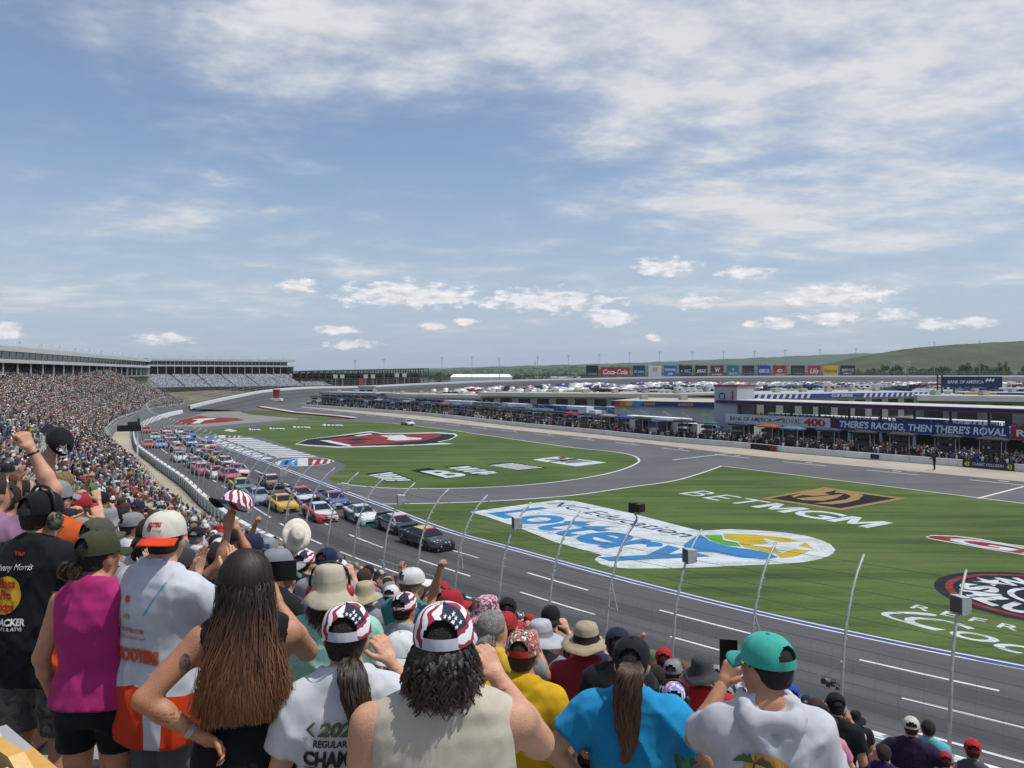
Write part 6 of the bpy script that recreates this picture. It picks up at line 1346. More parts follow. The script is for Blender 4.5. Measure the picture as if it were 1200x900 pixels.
SKINS = [skin('skin_fair', '#c49478'), skin('skin_tan', '#b07e60'), skin('skin_pink', '#bb8468'), skin('skin_brown', '#6e4630')]
EYE = mat('eye_dark', '#2a2422', .3, 0); LIP = mat('lip', '#8c4f46', .5, 0)
HAIRM = vcol_mat('hair_strand', .58)
HAIRC = {k: lin(v) for k, v in dict(black='#14100e', dark='#2a1d15', brown='#3c2617', light='#6b4e34', blond='#7f6640', grey='#8a8680', auburn='#5a2c18').items()}
def hair_solid(k): return mat('hair_'+k, {'black':'#15110f','dark':'#241811','brown':'#3c2617','light':'#6e4c2e','blond':'#7f6640','grey':'#8a8680','auburn':'#5a2c18'}[k], .75, .35, 40, .8, 140)
# ================================================================ spectators close to the camera
def region_cloth(name, base, rules, var=.08):
    """cloth whose colour changes by printed/sewn panel; rule = (colour, fn(T, x, y, z) -> 0/1 socket)"""
    m = cloth(name, base, var); T = NT(m.node_tree); b = T.n['Principled BSDF']; tc = T.node('ShaderNodeTexCoord'); sp = T.node('ShaderNodeSeparateXYZ'); T.l.new(tc.outputs['Object'], sp.inputs[0])
    src = b.inputs['Base Color'].links[0].from_socket
    for col, fn in rules: src = T.mix(fn(T, *sp.outputs), src, lin(col))
    T.l.new(src, b.inputs['Base Color']); return m
def between(T, v, a, b_): return T.m('MULTIPLY', T.m('GREATER_THAN', v, a), T.m('LESS_THAN', v, b_))
def blotch(name, cols, scale, base_rough=.85):
    m = bpy.data.materials.new(name); m.use_nodes = True; T = NT(m.node_tree); b = T.n['Principled BSDF']; o = T.node('ShaderNodeTexCoord').outputs['Object']; src = None
    for k, c in enumerate(cols):
        if src is None: src = T.mix(0.0, lin(c), lin(c)); continue
        mp = T.node('ShaderNodeMapping'); T.l.new(o, mp.inputs[0]); mp.inputs['Location'].default_value = (k*7.3, k*3.1, k*1.9); n = T.noise(mp.outputs[0], scale, 2, .5, .8); src = T.mix(T.ramp(n, .53, .56), src, lin(c))
    T.l.new(src, b.inputs['Base Color']); b.inputs['Roughness'].default_value = base_rough; MATS[name] = m; return m
def flag_cloth():
    m = bpy.data.materials.new('flag_cap_cloth'); m.use_nodes = True; T = NT(m.node_tree); b = T.n['Principled BSDF']; tc = T.node('ShaderNodeTexCoord'); o = tc.outputs['Object']; sp = T.node('ShaderNodeSeparateXYZ'); T.l.new(o, sp.inputs[0]); x, y, z = sp.outputs
    q = T.m('ARCTAN2', x, T.m('MULTIPLY', y, -1.0)); n = T.noise(o, 16, 2, .5)
    right = T.m('GREATER_THAN', q, .04); vr = T.m('ADD', T.m('MULTIPLY', z, 150.), T.m('ADD', T.m('MULTIPLY', q, -2.0), T.m('MULTIPLY', n, 9.))); vl = T.m('ADD', T.m('MULTIPLY', q, 11.), T.m('ADD', T.m('MULTIPLY', z, 60.), T.m('MULTIPLY', n, 10.)))
    v = T.m('ADD', T.m('MULTIPLY', right, vr), T.m('MULTIPLY', T.m('SUBTRACT', 1.0, right), vl)); red = T.m('GREATER_THAN', T.m('SINE', v), .15)
    c = T.mix(red, (.74,.75,.78), (.30,.022,.045)); navy = T.m('MULTIPLY', T.m('MULTIPLY', right, T.m('LESS_THAN', q, .98)), T.m('GREATER_THAN', z, T.m('ADD', .062, T.m('MULTIPLY', q, .018)))); c = T.mix(navy, c, (.012,.018,.045))
    seam = T.m('LESS_THAN', T.m('ABSOLUTE', T.m('SUBTRACT', q, .03)), .018); c = T.mix(T.m('MULTIPLY', seam, .8), c, (.02,.02,.03))
    T.l.new(c, b.inputs['Base Color']); b.inputs['Roughness'].default_value = .85; n2 = T.noise(o, 300, 2, .5); bp = T.node('ShaderNodeBump'); bp.inputs['Strength'].default_value = .2; bp.inputs['Distance'].default_value = .002; T.l.new(n2, bp.inputs['Height']); T.l.new(bp.outputs[0], b.inputs['Normal']); MATS['flag_cap_cloth'] = m; return m
FLAG = flag_cloth(); DYE = blotch('tie_dye', ['#d9a6bb','#8fb0d8','#c65a90','#e6dfe6','#6a86c4'], 26); PINKCAMO = blotch('pink_camo', ['#c79aa4','#8a4f63','#dcc0c4','#6a3a4c'], 34); CONFETTI = blotch('confetti_print', ['#3a7a5c','#2d5aa8','#a8322c','#d8d6cc','#1f3d2e','#c84a2c'], 42); CAMO = blotch('camo_print', ['#4a4f38','#2c3024','#6d6a52','#1e211a'], 30); GREYCAMO = blotch('grey_camo', ['#4c4d4b','#33352f','#626058'], 14)
def decal(parent, obj, pts_faces, m, name='print', off=.006, sub=0):
    """flat artwork in the figure's x-z plane pressed onto the back of a garment"""
    me = obj.data; bvh = BVHTree.FromPolygons([v.co for v in me.vertices], [p.vertices for p in me.polygons]); bm = bmesh.new(); vs = [bm.verts.new((p[0], 0, p[1])) for p in pts_faces[0]]; bm.verts.ensure_lookup_table()
    for f in pts_faces[1]:
        try: bm.faces.new([vs[i] for i in f])
        except ValueError: pass
    if sub: bmesh.ops.triangulate(bm, faces=bm.faces[:]); bmesh.ops.subdivide_edges(bm, edges=bm.edges[:], cuts=sub, use_grid_fill=True)
    drop = []
    for v in bm.verts:
        h = bvh.ray_cast(Vector((v.co.x, -.8, v.co.z)), Vector((0,1,0)), 1.2)
        if h[0] is None: drop.append(v)
        else: v.co = h[0]+Vector((0,-off,0))
    bmesh.ops.delete(bm, geom=drop, context='VERTS'); me2 = bpy.data.meshes.new(name); bm.to_mesh(me2); bm.free(); me2.materials.append(m); o = bpy.data.objects.new(name, me2); COL.objects.link(o); o.parent = parent; return o
def print_text(parent, obj, body, cx, z, width, height, m, sub=1, rot=0.0, **kw):
    v, f, w = text2d(body, **kw); X = (v[:, 0]/w-.5)*width; Z = v[:, 1]*height; return decal(parent, obj, ([(cx+a*cos(rot)-b_*sin(rot), z+a*sin(rot)+b_*cos(rot)) for a, b_ in zip(X, Z)], f), m, 'print', sub=sub)
def disc2(cx, z, rx, rz_, n=28): return ([(cx+rx*cos(2*pi*i/n), z+rz_*sin(2*pi*i/n)) for i in range(n)], [tuple(range(n))])
def poly2(pts): return (pts, [tuple(range(len(pts)))])
def star2(cx, z, r): return ([(cx+(r if i % 2 == 0 else r*.42)*sin(i*pi/5), z+(r if i % 2 == 0 else r*.42)*cos(i*pi/5)) for i in range(10)], [tuple(range(10))])
OCC = []      # places already taken on the stand
def hat_obj(e, sp, kind, mats, turn=0.0, name=None, dz=0.0, tilt=0.0, n=None):
    if kind == 'cap': V, Q, M = cap_mesh(n or 72, 22 if not n else 8, hole=sp.get('hole', True)); nm = 'cap'
    else: V, Q, M = bucket_mesh(n or 36, **{k: sp[k] for k in ('brim','droop','tall') if k in sp}, seed=int(sp.get('seed', 1))); nm = 'hat'
    o = np_mesh(nm, V, Q, mats, smooth=True, mi=M, parent=e); o.location = Vector(tuple(HC))+Vector((0,0,dz))+(Matrix.Rotation(sp.get('hy', 0), 3, 'Z') @ Vector((0,-.026,0)) if turn else Vector()); o.rotation_euler = (tilt, 0, sp.get('hy', 0)+turn); return o
def figure(label, px_, py_, D_, rz, sp, mats, hat=None, hair=None, hi=True, group=None, cat='person'):
    """px_, py_: photo position of the crown; the figure stands on its own tread of the stand"""
    top = PD(px_, py_, D_); s_, i = row_of(top.x, top.y); zt = row_z(i); hgt = top.z-zt-(.015 if hat else 0); hgt0 = hgt
    if not 1.45 < hgt < 2.0: print('HEIGHT', label, round(hgt, 2), 'D', D_)
    hgt = min(2.0, max(1.25, hgt)); k = hgt/1.75; e = empty('person', (top.x, top.y, zt), rz); e.scale = (k*.5+.5,)*2+(k,) if k > 1 else (k,)*3; e.scale = (k, k, k); tag(e, label, cat, group); OCC.append((top.x, top.y))
    st = .0125 if hi else .022; (V, Q, M), arms = body_mesh(sp, st, .0055 if hi else .009); e_b = np_mesh('body', V, Q, [SKINS[sp.get('skin', 0)], EYE, LIP], parent=e, smooth=True, mi=M); out = {'e': e, 'body': e_b, 'arms': arms, 'k': k}
    if sp.get('shirt', 'tee') != 'none': V, Q = shirt_mesh(sp, .011 if hi else .02, sum(map(ord, label)) % 1000); out['shirt'] = np_mesh('shirt', V, Q, mats[0], parent=e, smooth=True)
    V, Q = pants_mesh(sp, .014 if hi else .025); out['pants'] = np_mesh('shorts' if sp.get('pants', 'shorts') != 'long' else 'trousers', V, Q, mats[1], parent=e, smooth=True)
    b = MB()
    for s2 in (-1,1): b.add(*[list(map(tuple, q)) for q in ellip((s2*.115*sp.get('w',1), .05, .045), (.052,.135,.058), 10)])
    b.build('shoes', mat('shoe_'+sp.get('shoe','dark'), '#2c2c2e' if sp.get('shoe','dark') == 'dark' else '#c8c8c4', .6, .1, 20), e, smooth=True)['kind'] = 'stuff'
    if hair:
        hk = hair[0]
        if hk != 'none': V, Q = hair_short(sp, .008 if hi else .013, th=.005 if hat else (hair[2] if len(hair) > 2 else .013)); np_mesh('hair', V, Q, hair_solid(hair[1]), parent=e, smooth=True)
    if hat: out['hat'] = hat_obj(e, sp, hat[0], hat[1], *(hat[2:3] or (0.0,)), n=None if hi else 18)
    return out
def strands(e, data, name='hair_strands'): V, Q, C = data; o = np_mesh(name, V, Q, HAIRM, C, parent=e, smooth=True); o['kind'] = 'stuff'; return o
def earmuffs(e, sp, m, band=True):
    hy = sp.get('hy', 0); b = MB()
    for s2 in (-1,1):
        v, q = ellip((s2*.105,-.004,-.02), (.030,.042,.050), 14); b.add([tuple(x) for x in v], [tuple(x) for x in q], 0)
    if band: b.tube([(s2x*.108, -.004, z_) for s2x, z_ in ((-1,.0),(-1,.06),(-.85,.11),(-.5,.145),(0,.155),(.5,.145),(.85,.11),(1,.06),(1,0))], .009, 6, 1)
    o = b.build('headset', [m, BLACK], e, smooth=True); o.location = tuple(HC); o.rotation_euler = (0,0,hy); return o
def held(name, label, cat, fg, side, box, m, off=(0,0,0), tilt=0.0):
    a = fg['arms'][0 if side < 0 else 1]; p = np.array(a[4])+np.array(off); M_ = Matrix.Translation(fg['e'].location) @ Matrix.Rotation(fg['e'].rotation_euler[2], 4, 'Z') @ Matrix.Scale(fg['k'], 4); q = M_ @ Vector(tuple(p))
    b = MB(); b.box((0,0,0), box); o = b.build(name, m); o.location = q; o.rotation_euler = (tilt, 0, fg['e'].rotation_euler[2]); tag(o, label, cat); return o
PHONE = mat('phone_black', '#0c0d10', .2, .1, 10)
Rr = radians
# --- man in black race shirt with headset, far left
sp = dict(w=1.22, belly=.05, L='front', R='down', hy=-.35, hem=.80, loose=.02, arm=1.1, skin=2, neck=.07)
JB = region_cloth('race_shirt_black', '#131417', [('#c2481c', lambda T, x, y, z: T.m('MULTIPLY', T.m('GREATER_THAN', T.m('ABSOLUTE', x), T.m('ADD', .165, T.m('MULTIPLY', T.m('SUBTRACT', z, .9), .05))), between(T, z, .84, 1.16))), ('#c2481c', lambda T, x, y, z: T.m('MULTIPLY', between(T, T.m('ADD', T.m('ABSOLUTE', x), T.m('MULTIPLY', z, .5)), .80, .835), between(T, z, 1.16, 1.27)))])
fg = figure('man in black race shirt with yellow round logo and ear headset', 46, 571, 3.55, Rr(-6), sp, [JB, GREYCAMO], ('cap', [cloth('cap_black', '#121316'), cloth('brim_orange_edge', '#17181a'), cloth('strap_grey', '#35373a')]), ('short', 'dark'))
e, sh = fg['e'], fg['shirt']; earmuffs(e, sp, CAMO)
PW, PY, PR = mat('print_white', '#d5d7d8', .7, .1, 60), mat('print_yellow', '#c79a1c', .7, .1, 60), mat('print_red', '#a3231d', .7, .1, 60); PK = mat('print_black', '#181a1b', .7, .1, 60); PG = mat('print_green', '#4d5a34', .7, .1, 60); POR = mat('print_orange', '#c84a20', .7, .1, 60); PBL = mat('print_blue', '#2a4f90', .7, .1, 60)
print_text(e, sh, 'Johnny Morris', -.035, 1.375, .22, .030, PW, shear=.4, rot=.05); decal(e, sh, disc2(-.055, 1.255, .085, .090), PY, sub=2)
for k, t in enumerate(('Bass', 'Pro', 'Shops')): print_text(e, sh, t, -.055+.006*k, 1.225-.055*k, (.10,.07,.12)[k], .042, PR, off=.0) if False else decal(e, sh, ([((a/text2d(t, .04)[2]-.5)*(.085,.06,.105)[k]-.05, 1.292-.055*k+b_*.042) for a, b_ in text2d(t, .04)[0]], text2d(t, .04)[1]), PR, off=.011, sub=1)
print_text(e, sh, 'TRACKER', -.025, 1.115, .175, .031, PW, bold=.04); print_text(e, sh, 'BOATS & ATVS', -.025, 1.09, .15, .016, PW, bold=.02); print_text(e, sh, 'TRP', -.01, 1.445, .06, .016, PR, bold=.05)
h = fg['hat']; 
# --- man at far left edge raising a fist
sp = dict(w=1.05, L='fist', R='fist', hy=-.3, skin=0, loose=.016)
fg = figure('man in lilac shirt raising a clenched fist at stand edge', -14, 549, 3.9, Rr(-8), sp, [cloth('tee_lilac', '#8d6a86'), cloth('short_khaki', '#7c7a4e')], None, ('short', 'brown'))
b = MB(); b.lathe([(.031,-.006),(.034,0),(.031,.006)], n=14); o = b.build('wristband', BLACK, fg['e']); a = fg['arms'][1]; o.location = Vector(tuple(a[3]+(a[4]-a[3])*.9)); o.rotation_euler = Vector(tuple(a[4]-a[3])).to_track_quat('Z','Y').to_euler()
# --- woman in magenta tank top
sp = dict(f=True, w=1.05, L='down', R='front', hy=-.45, shirt='tank', hem=.90, loose=.010, wr=.005, skin=2, pants='mini', neck=.075)
fg = figure('woman in magenta tank top and olive cap with messy bun', 113, 617, 3.2, Rr(0), sp, [cloth('tank_magenta', '#a82a6c'), cloth('short_black', '#131416')], ('cap', [cloth('cap_olive', '#3a3f27'), cloth('brim_olive', '#34391f'), cloth('strap_olive', '#2a2e1c')]), ('short', 'dark'))
e = fg['e']; hy = sp['hy']; bs = rotz([(0,-.125,-.03)], hy)[0]+HC
for k in range(5): strands(e, hair_pony(bs, [bs+(0,0,.03), bs+(.03*cos(k*1.3),-.05,.02+.02*sin(k)), bs+(.05*cos(k*1.3),-.06,-.03), bs+(.02*cos(k*1.3),-.035,-.06)], 70, .016, HAIRC['dark'], HAIRC['light'], .006))
# --- man in white and orange jersey, cap turned backwards
sp = dict(w=1.0, L=((.25,.16,1.22),(.02,.34,1.42)), R=((.27,.16,1.22),(.08,.36,1.43)), hand='clap', hy=.40, hem=.70, loose=.022, skin=0, hole=True, neck=.074, wr=.009)
JW = region_cloth('jersey_white_orange', '#bcc0c8', [('#c53a12', lambda T, x, y, z: T.m('LESS_THAN', z, T.m('ADD', .985, T.m('MULTIPLY', T.m('ABSOLUTE', x), -.25)))), ('#bcc0c8', lambda T, x, y, z: T.m('MULTIPLY', T.m('LESS_THAN', z, 1.0), between(T, x, .075, .15))), ('#6f9fb4', lambda T, x, y, z: T.m('MULTIPLY', between(T, T.m('ADD', x, T.m('MULTIPLY', z, -.6)), -.735, -.722), between(T, z, 1.30, 1.45)))])
fg = figure('man in white and orange jersey clapping, cap turned backwards', 190, 594, 3.2, Rr(-24), sp, [JW, cloth('short_grey', '#5a5c60')], ('cap', [cloth('cap_offwhite', '#c9c5b8'), cloth('brim_orange', '#cf3a16'), cloth('strap_white', '#c9c5b8')], pi), ('short', 'dark'))
e, sh = fg['e'], fg['shirt']
print_text(e, sh, 'HOOTERS', .0, 1.085, .25, .052, POR, bold=.07); print_text(e, sh, 'HOOTERS.COM', -.03, 1.215, .15, .018, POR, bold=.03); print_text(e, sh, '@HootersRacing9', -.025, 1.185, .16, .015, POR); print_text(e, sh, '9', -.055, 1.335, .028, .042, POR, bold=.06); decal(e, sh, poly2([(-.085,1.285),(-.06,1.297),(-.035,1.290),(-.045,1.272),(-.068,1.276)]), PY)
def hat_print(fg, body, cx, z, width, height, m, **kw):   # lettering on the front panel of a cap, on whichever side the brim is
    h = fg['hat']; v, f, w = text2d(body, **{k: q for k, q in kw.items()}); me = h.data; bvh = BVHTree.FromPolygons([q.co for q in me.vertices], [q.vertices for q in me.polygons]); V = []
    for a, b_ in v:
        x, z2 = (a/w-.5)*width+cx, z+b_*height; r = bvh.ray_cast(Vector((-x, .4, z2)), Vector((0,-1,0)), .5); V.append((-x, (r[0].y if r[0] else .08)+.003, z2))
    me2 = bpy.data.meshes.new('print'); me2.from_pydata(V, [], f); me2.materials.append(m); o = bpy.data.objects.new('print', me2); COL.objects.link(o); o.parent = h; return o
hat_print(fg, 'HOOTERS', -.004, .075, .062, .017, PR, bold=.05); hat_print(fg, 'Racing', .012, .052, .04, .013, PR, shear=.3)
hb = disc2(-.026, .066, .012, .016); me = fg['hat'].data; bvh = BVHTree.FromPolygons([q.co for q in me.vertices], [q.vertices for q in me.polygons]); me2 = bpy.data.meshes.new('print'); me2.from_pydata([(-x, bvh.ray_cast(Vector((-x,.4,z2)), Vector((0,-1,0)))[0].y+.002, z2) for x, z2 in hb[0]], [], hb[1]); me2.materials.append(mat('print_brown', '#6b4424', .7, .1, 50)); o = bpy.data.objects.new('print', me2); COL.objects.link(o); o.parent = fg['hat']
b = MB(); b.lathe([(.030,-.004),(.033,0),(.030,.004)], n=14); o = b.build('bracelet', mat('bracelet_red', '#7a2a20', .6), e); a = fg['arms'][1]; o.location = Vector(tuple(a[4])); o.rotation_euler = Vector(tuple(a[4]-a[3])).to_track_quat('Z','Y').to_euler()
# --- woman with very long hair, hand on hip, phone raised
sp = dict(f=True, w=1.08, L=((.42,-.10,1.16),(.14,-.10,1.02)), hand='hip', R='phone', hy=-.10, shirt='tank', hem=.80, loose=.003, wr=.004, skin=1, arm=1.12)
fg = figure('woman with waist long brown hair, hand on hip, filming', 288, 645, 2.72, Rr(16), sp, [cloth('tank_black', '#101114'), MATS['short_black']], None, ('short', 'black', .004))
e = fg['e']; strands(e, hair_long(sp, 5200, 1.10, lin('#22150f'), lin('#744c2e'), .17, .013)); 
a = fg['arms'][0]; w_ = a[4]-a[3]
b = MB(); b.lathe([(.029,-.010),(.032,-.010),(.032,.010),(.029,.010)], n=16); o = b.build('wristband', mat('band_white', '#a9a9a4', .6), e); o.location = Vector(tuple(a[3]+w_*.86)); o.rotation_euler = Vector(tuple(w_)).to_track_quat('Z','Y').to_euler()
decal(e, fg['body'], disc2(-.225, 1.335, .020, .036), mat('tattoo_ink', '#5a4c46', .6, .5, 90, 0), name='tattoo', off=.002, sub=2)
for k in range(3): 
    q = a[3]+w_*(.38); v, f, wt = text2d('as the sun sets', 0); decal(e, fg['body'], ([((x/wt-.5)*.085+q[0]+.006*k, q[2]-.016*k+.012+z_*.010-(x/wt-.5)*.02) for x, z_ in v], f), MATS['tattoo_ink'], name='tattoo', off=.002)
held('phone', 'black phone held up beside the long haired woman', 'phone', fg, 1, (.155,.012,.078), PHONE, off=(-.01,.06,.14), tilt=-.1)
# --- man in mint shirt, stone bucket hat, red ear defenders
sp = dict(w=1.12, L='front', R='front', hy=-.05, loose=.02, brim=.055, droop=.055, tall=.115, skin=2, seed=3)
fg = figure('man in mint tee and stone bucket hat with red ear defenders', 386, 661, 4.25, Rr(9), sp, [cloth('tee_mint', '#8fbfae'), cloth('short_stone', '#8f8b7c')], ('bucket', [cloth('hat_stone', '#b3aa96'), cloth('hat_stone_band', '#a59c88')]), ('short', 'dark'))
e = fg['e']; strands(e, hair_curl(sp, 260, .13, HAIRC['dark'], HAIRC['brown'], -.03, .008)); earmuffs(e, sp, mat('muff_red', '#a02028', .4, .1, 10))
# --- woman in white champion tee with flag cap and ponytail
def flag_stars(fg):
    h = fg['hat']; me = h.data; bvh = BVHTree.FromPolygons([q.co for q in me.vertices], [q.vertices for q in me.polygons])
    for k, (x, z) in enumerate(((.014,.075),(.018,.093),(.032,.080),(.036,.096),(.048,.083),(.026,.108),(.044,.104),(.058,.092),(.012,.112),(.036,.114))):
        s = star2(x, z, .0062); V = []
        for a_, b_ in s[0]:
            r = bvh.ray_cast(Vector((a_,-.4,b_)), Vector((0,1,0)), .6); V.append((a_, (r[0].y if r[0] else -.1)-.0025, b_))
        me2 = bpy.data.meshes.new('star'); me2.from_pydata(V, [], s[1]); me2.materials.append(PW); o = bpy.data.objects.new('star', me2); COL.objects.link(o); o.parent = h
STRAPW = cloth('strap_pale', '#b9bac2')
sp = dict(f=True, w=1.04, L='down', R='face', hy=-.12, loose=.014, skin=0)
fg = figure('woman in white champion tee with flag cap and brown ponytail', 406, 703, 2.72, Rr(11), sp, [cloth('tee_white', '#c3c6cc'), cloth('short_denim', '#3a4860')], ('cap', [FLAG, cloth('brim_navy', '#161b30'), STRAPW]), ('short', 'dark'))
e, sh = fg['e'], fg['shirt']; flag_stars(fg); bs = HC+(0.01,-.115,-.055); strands(e, hair_pony(bs, [bs+(0,.02,.015), bs+(.01,-.03,-.03), bs+(.03,-.05,-.12), bs+(.045,-.045,-.22), bs+(.04,-.03,-.30)], 420, .05, HAIRC['dark'], HAIRC['light'], .006, .0035))
print_text(e, sh, '2021', -.02, 1.325, .16, .042, PG, bold=.05, shear=.25); print_text(e, sh, 'REGULAR SEASON', .0, 1.285, .23, .024, PK, bold=.03, shear=.12); print_text(e, sh, 'CHAMPION', .0, 1.215, .30, .052, PK, bold=.05, shear=.12); print_text(e, sh, 'ALLMENDINGER', .0, 1.155, .29, .036, PK, bold=.04, shear=.12)
decal(e, sh, poly2([(-.14,1.345),(-.115,1.37),(-.105,1.37),(-.128,1.345),(-.105,1.32),(-.115,1.32)]), PG)
for z_ in (1.200,1.140): decal(e, sh, poly2([(-.15,z_),(.15,z_+.004),(.15,z_+.009),(-.15,z_+.005)]), PG, sub=2)
# --- boy in blue, red and white top with white cap
sp = dict(w=.95, L='down', R='phone', hy=-.35, loose=.016, skin=2)
BRW = region_cloth('top_blue_red', '#1e2a78', [('#b3b8c0', lambda T, x, y, z: between(T, T.m('ADD', z, T.m('MULTIPLY', x, -1.1)), 1.02, 1.17)), ('#8c1c26', lambda T, x, y, z: between(T, T.m('ADD', z, T.m('MULTIPLY', x, -1.1)), 1.05, 1.14))])
figure('person in blue red and white top with white cap', 470, 737, 3.75, Rr(-8), sp, [BRW, cloth('short_navy', '#1c2334')], ('cap', [cloth('cap_white', '#c6c7c8'), cloth('brim_white', '#b9babc'), STRAPW], pi), ('short', 'brown'))
# --- man in cut-off cream tee with flag cap and curly hair
sp = dict(w=1.20, belly=.03, L='down', R='face', hy=-.10, shirt='sleeveless', loose=.014, wr=.007, arm=1.18, skin=0, hem=.84)
fg = figure('man in cut off cream tee with flag cap and curly mullet', 520, 702, 2.36, Rr(5), sp, [cloth('tee_cream', '#b7af9e'), cloth('short_tan', '#6f6450')], ('cap', [FLAG, MATS['brim_navy'], STRAPW]), ('short', 'black'))
e, sh = fg['e'], fg['shirt']; flag_stars(fg); strands(e, hair_curl(sp, 1100, .105, HAIRC['black'], HAIRC['brown'], -.01, .013))
decal(e, sh, ([(.028+.024*cos(2*pi*i/24), 1.260+.024*sin(2*pi*i/24)) for i in range(24)]+[(.028+.019*cos(2*pi*i/24), 1.260+.019*sin(2*pi*i/24)) for i in range(24)], [(i, (i+1) % 24, 24+(i+1) % 24, 24+i) for i in range(24)]), PK)
for k in range(4): decal(e, sh, disc2(.028+.008*cos(k*pi/2+.78), 1.262+.008*sin(k*pi/2+.78), .0075, .0075, 12), PK)
decal(e, sh, poly2([(-.048,1.285),(-.040,1.260),(-.032,1.285),(-.026,1.275),(-.028,1.250),(-.036,1.230),(-.046,1.230),(-.054,1.250),(-.056,1.275)]), mat('print_grey', '#6b675e', .8, .3, 80))
b = MB(); b.tube([(.07*cos(a), -.01+.066*sin(a), 1.49+.01*sin(a)) for a in np.linspace(0, 6.28, 18)], .004, 5); b.build('cord', mat('cord_red', '#6a2a22', .7), e)
# --- boy with confetti cap
sp = dict(w=.92, L='down', R='down', hy=-.1, loose=.018, skin=1)
fg = figure('boy in yellow tee wearing a bright patterned cap', 612, 737, 4.2, Rr(-8), sp, [cloth('tee_yellow', '#c69c14'), region_cloth('short_striped', '#a8261e', [('#c8a020', lambda T, x, y, z: T.m('GREATER_THAN', T.m('SINE', T.m('MULTIPLY', z, 160.)), .2))])], ('cap', [CONFETTI, cloth('brim_green', '#2c5a44'), cloth('strap_red', '#b3301e')]), ('short', 'brown'))
# --- man in red tee with tan bucket hat
sp = dict(w=1.10, L='front', R='down', hy=-.05, loose=.018, brim=.085, droop=.025, tall=.10, skin=1, seed=6)
figure('man in faded red tee wearing a tan brimmed hat', 687, 728, 6.0, Rr(-10), sp, [cloth('tee_red_faded', '#8c2a32'), cloth('short_black2', '#1b1c1f')], ('bucket', [cloth('hat_tan', '#9d9078'), cloth('hat_black_band', '#1d1c1a')]), ('short', 'grey'))
# --- woman in bright blue tee with long wavy ponytail
sp = dict(f=True, w=1.18, belly=.02, L=((.44,-.06,1.14),(.22,.04,1.0)), R=((.44,-.06,1.14),(.22,.04,1.0)), hand='hip', hy=-.05, loose=.008, arm=1.25, skin=0)
fg = figure('woman in bright blue tee with black cap and wavy ponytail', 740, 744, 3.9, Rr(-11), sp, [cloth('tee_blue', '#1d86b8'), MATS['short_black2']], ('cap', [MATS['cap_black'], MATS['brim_orange_edge'], MATS['strap_grey']]), ('short', 'dark'))
e = fg['e']; bs = HC+(0,-.11,.045); strands(e, hair_pony(bs, [bs, bs+(0,-.05,-.01), bs+(-.01,-.075,-.10), bs+(-.02,-.07,-.24), bs+(.0,-.065,-.36), bs+(-.03,-.06,-.46)], 460, .058, HAIRC['brown'], HAIRC['light'], .012, .0035))
decal(e, fg['hat'], poly2([(-.006,0),(.006,0),(.006,.01),(-.006,.01)]), POR) if False else None
# --- man in white hoodie with turquoise cap
sp = dict(w=.98, belly=.03, shirt='hoodie', L='phone', R='front', hy=.75, loose=.020, arm=1.0, skin=1, wr=.011)
fg = figure('man in white hooded tee with turquoise cap and beach print', 899, 739, 3.05, Rr(-8), sp, [cloth('hoodie_white', '#b6b7bc'), cloth('short_slate', '#3b3f48')], ('cap', [cloth('cap_turquoise', '#3fa596'), cloth('brim_turquoise', '#379687'), cloth('strap_turquoise', '#379687')]), ('short', 'black'))
e, sh = fg['e'], fg['shirt']; decal(e, sh, poly2([(-.115,1.135),(.115,1.135),(.115,1.295),(-.115,1.295)]), mat('print_sea', '#2f5a86', .7, .4, 25), sub=3, off=.004); decal(e, sh, disc2(-.03, 1.300, .078, .062), mat('print_sun', '#c8953a', .7, .25, 20), sub=2, off=.006)
for k in range(7): a_ = .2+k*.42; decal(e, sh, poly2([(-.075,1.320),(-.075+.055*cos(a_),1.320+.03*sin(a_)+.008),(-.075+.085*cos(a_),1.310+.03*sin(a_)-.012),(-.075+.05*cos(a_),1.313+.026*sin(a_)-.004)]), PG, off=.008, sub=1)
decal(e, sh, poly2([(-.078,1.320),(-.072,1.320),(-.086,1.195),(-.096,1.195)]), PK, off=.008, sub=2); decal(e, sh, poly2([(-.09,1.165),(-.07,1.200),(.06,1.205),(.10,1.175),(.10,1.150),(-.09,1.147)]), PK, off=.008, sub=2); decal(e, sh, poly2([(-.10,1.185),(.10,1.188),(.10,1.197),(-.10,1.194)]), PR, off=.009, sub=2)
print_text(e, sh, 'HAAS TURN', .0, 1.113, .20, .020, PBL, bold=.03)
held('camera_phone', 'black phone held up by the man in turquoise cap', 'phone', fg, -1, (.078,.012,.155), PHONE, off=(.03,.05,.10), tilt=-.1)
# --- further named figures, a little coarser
def mid(label, px_, py_, D_, rz, top, shorts, hat=None, hair='dark', **sp):
    hm = None
    if hat:
        kind, col = hat[:2]; m1 = col if not isinstance(col, str) else cloth('hat'+col, col); m2 = m1 if len(hat) < 3 else cloth('hat'+hat[2], hat[2]); hm = (kind, [m1, m2, m1] if kind == 'cap' else [m1, m2], hat[3] if len(hat) > 3 else 0.0)
    sc = top if not isinstance(top, str) else cloth('cloth'+top, top)
    return figure(label, px_, py_, D_, Rr(rz), sp, [sc, cloth('cloth'+shorts, shorts)], hm, ('short', hair), hi=False)
mid('man in navy tee and flag patterned cap', 356, 643, 7.6, -12, '#1d2638', '#2b2e34', ('cap', FLAG, '#161b30'), L='phone', R='phone', w=1.08, hy=-.2)
mid('man in pale grey tee and small flag cap photographing', 473, 692, 5.4, -14, '#8e9094', '#3c4048', ('cap', FLAG, '#161b30'), L='down', R='phone', w=1.15, hy=-.2)
mid('man in plain grey tee with white cap beside the navy group', 458, 684, 8.2, -10, '#97999b', '#2f3238', ('cap', '#c8c9ca'), L='down', R='down')
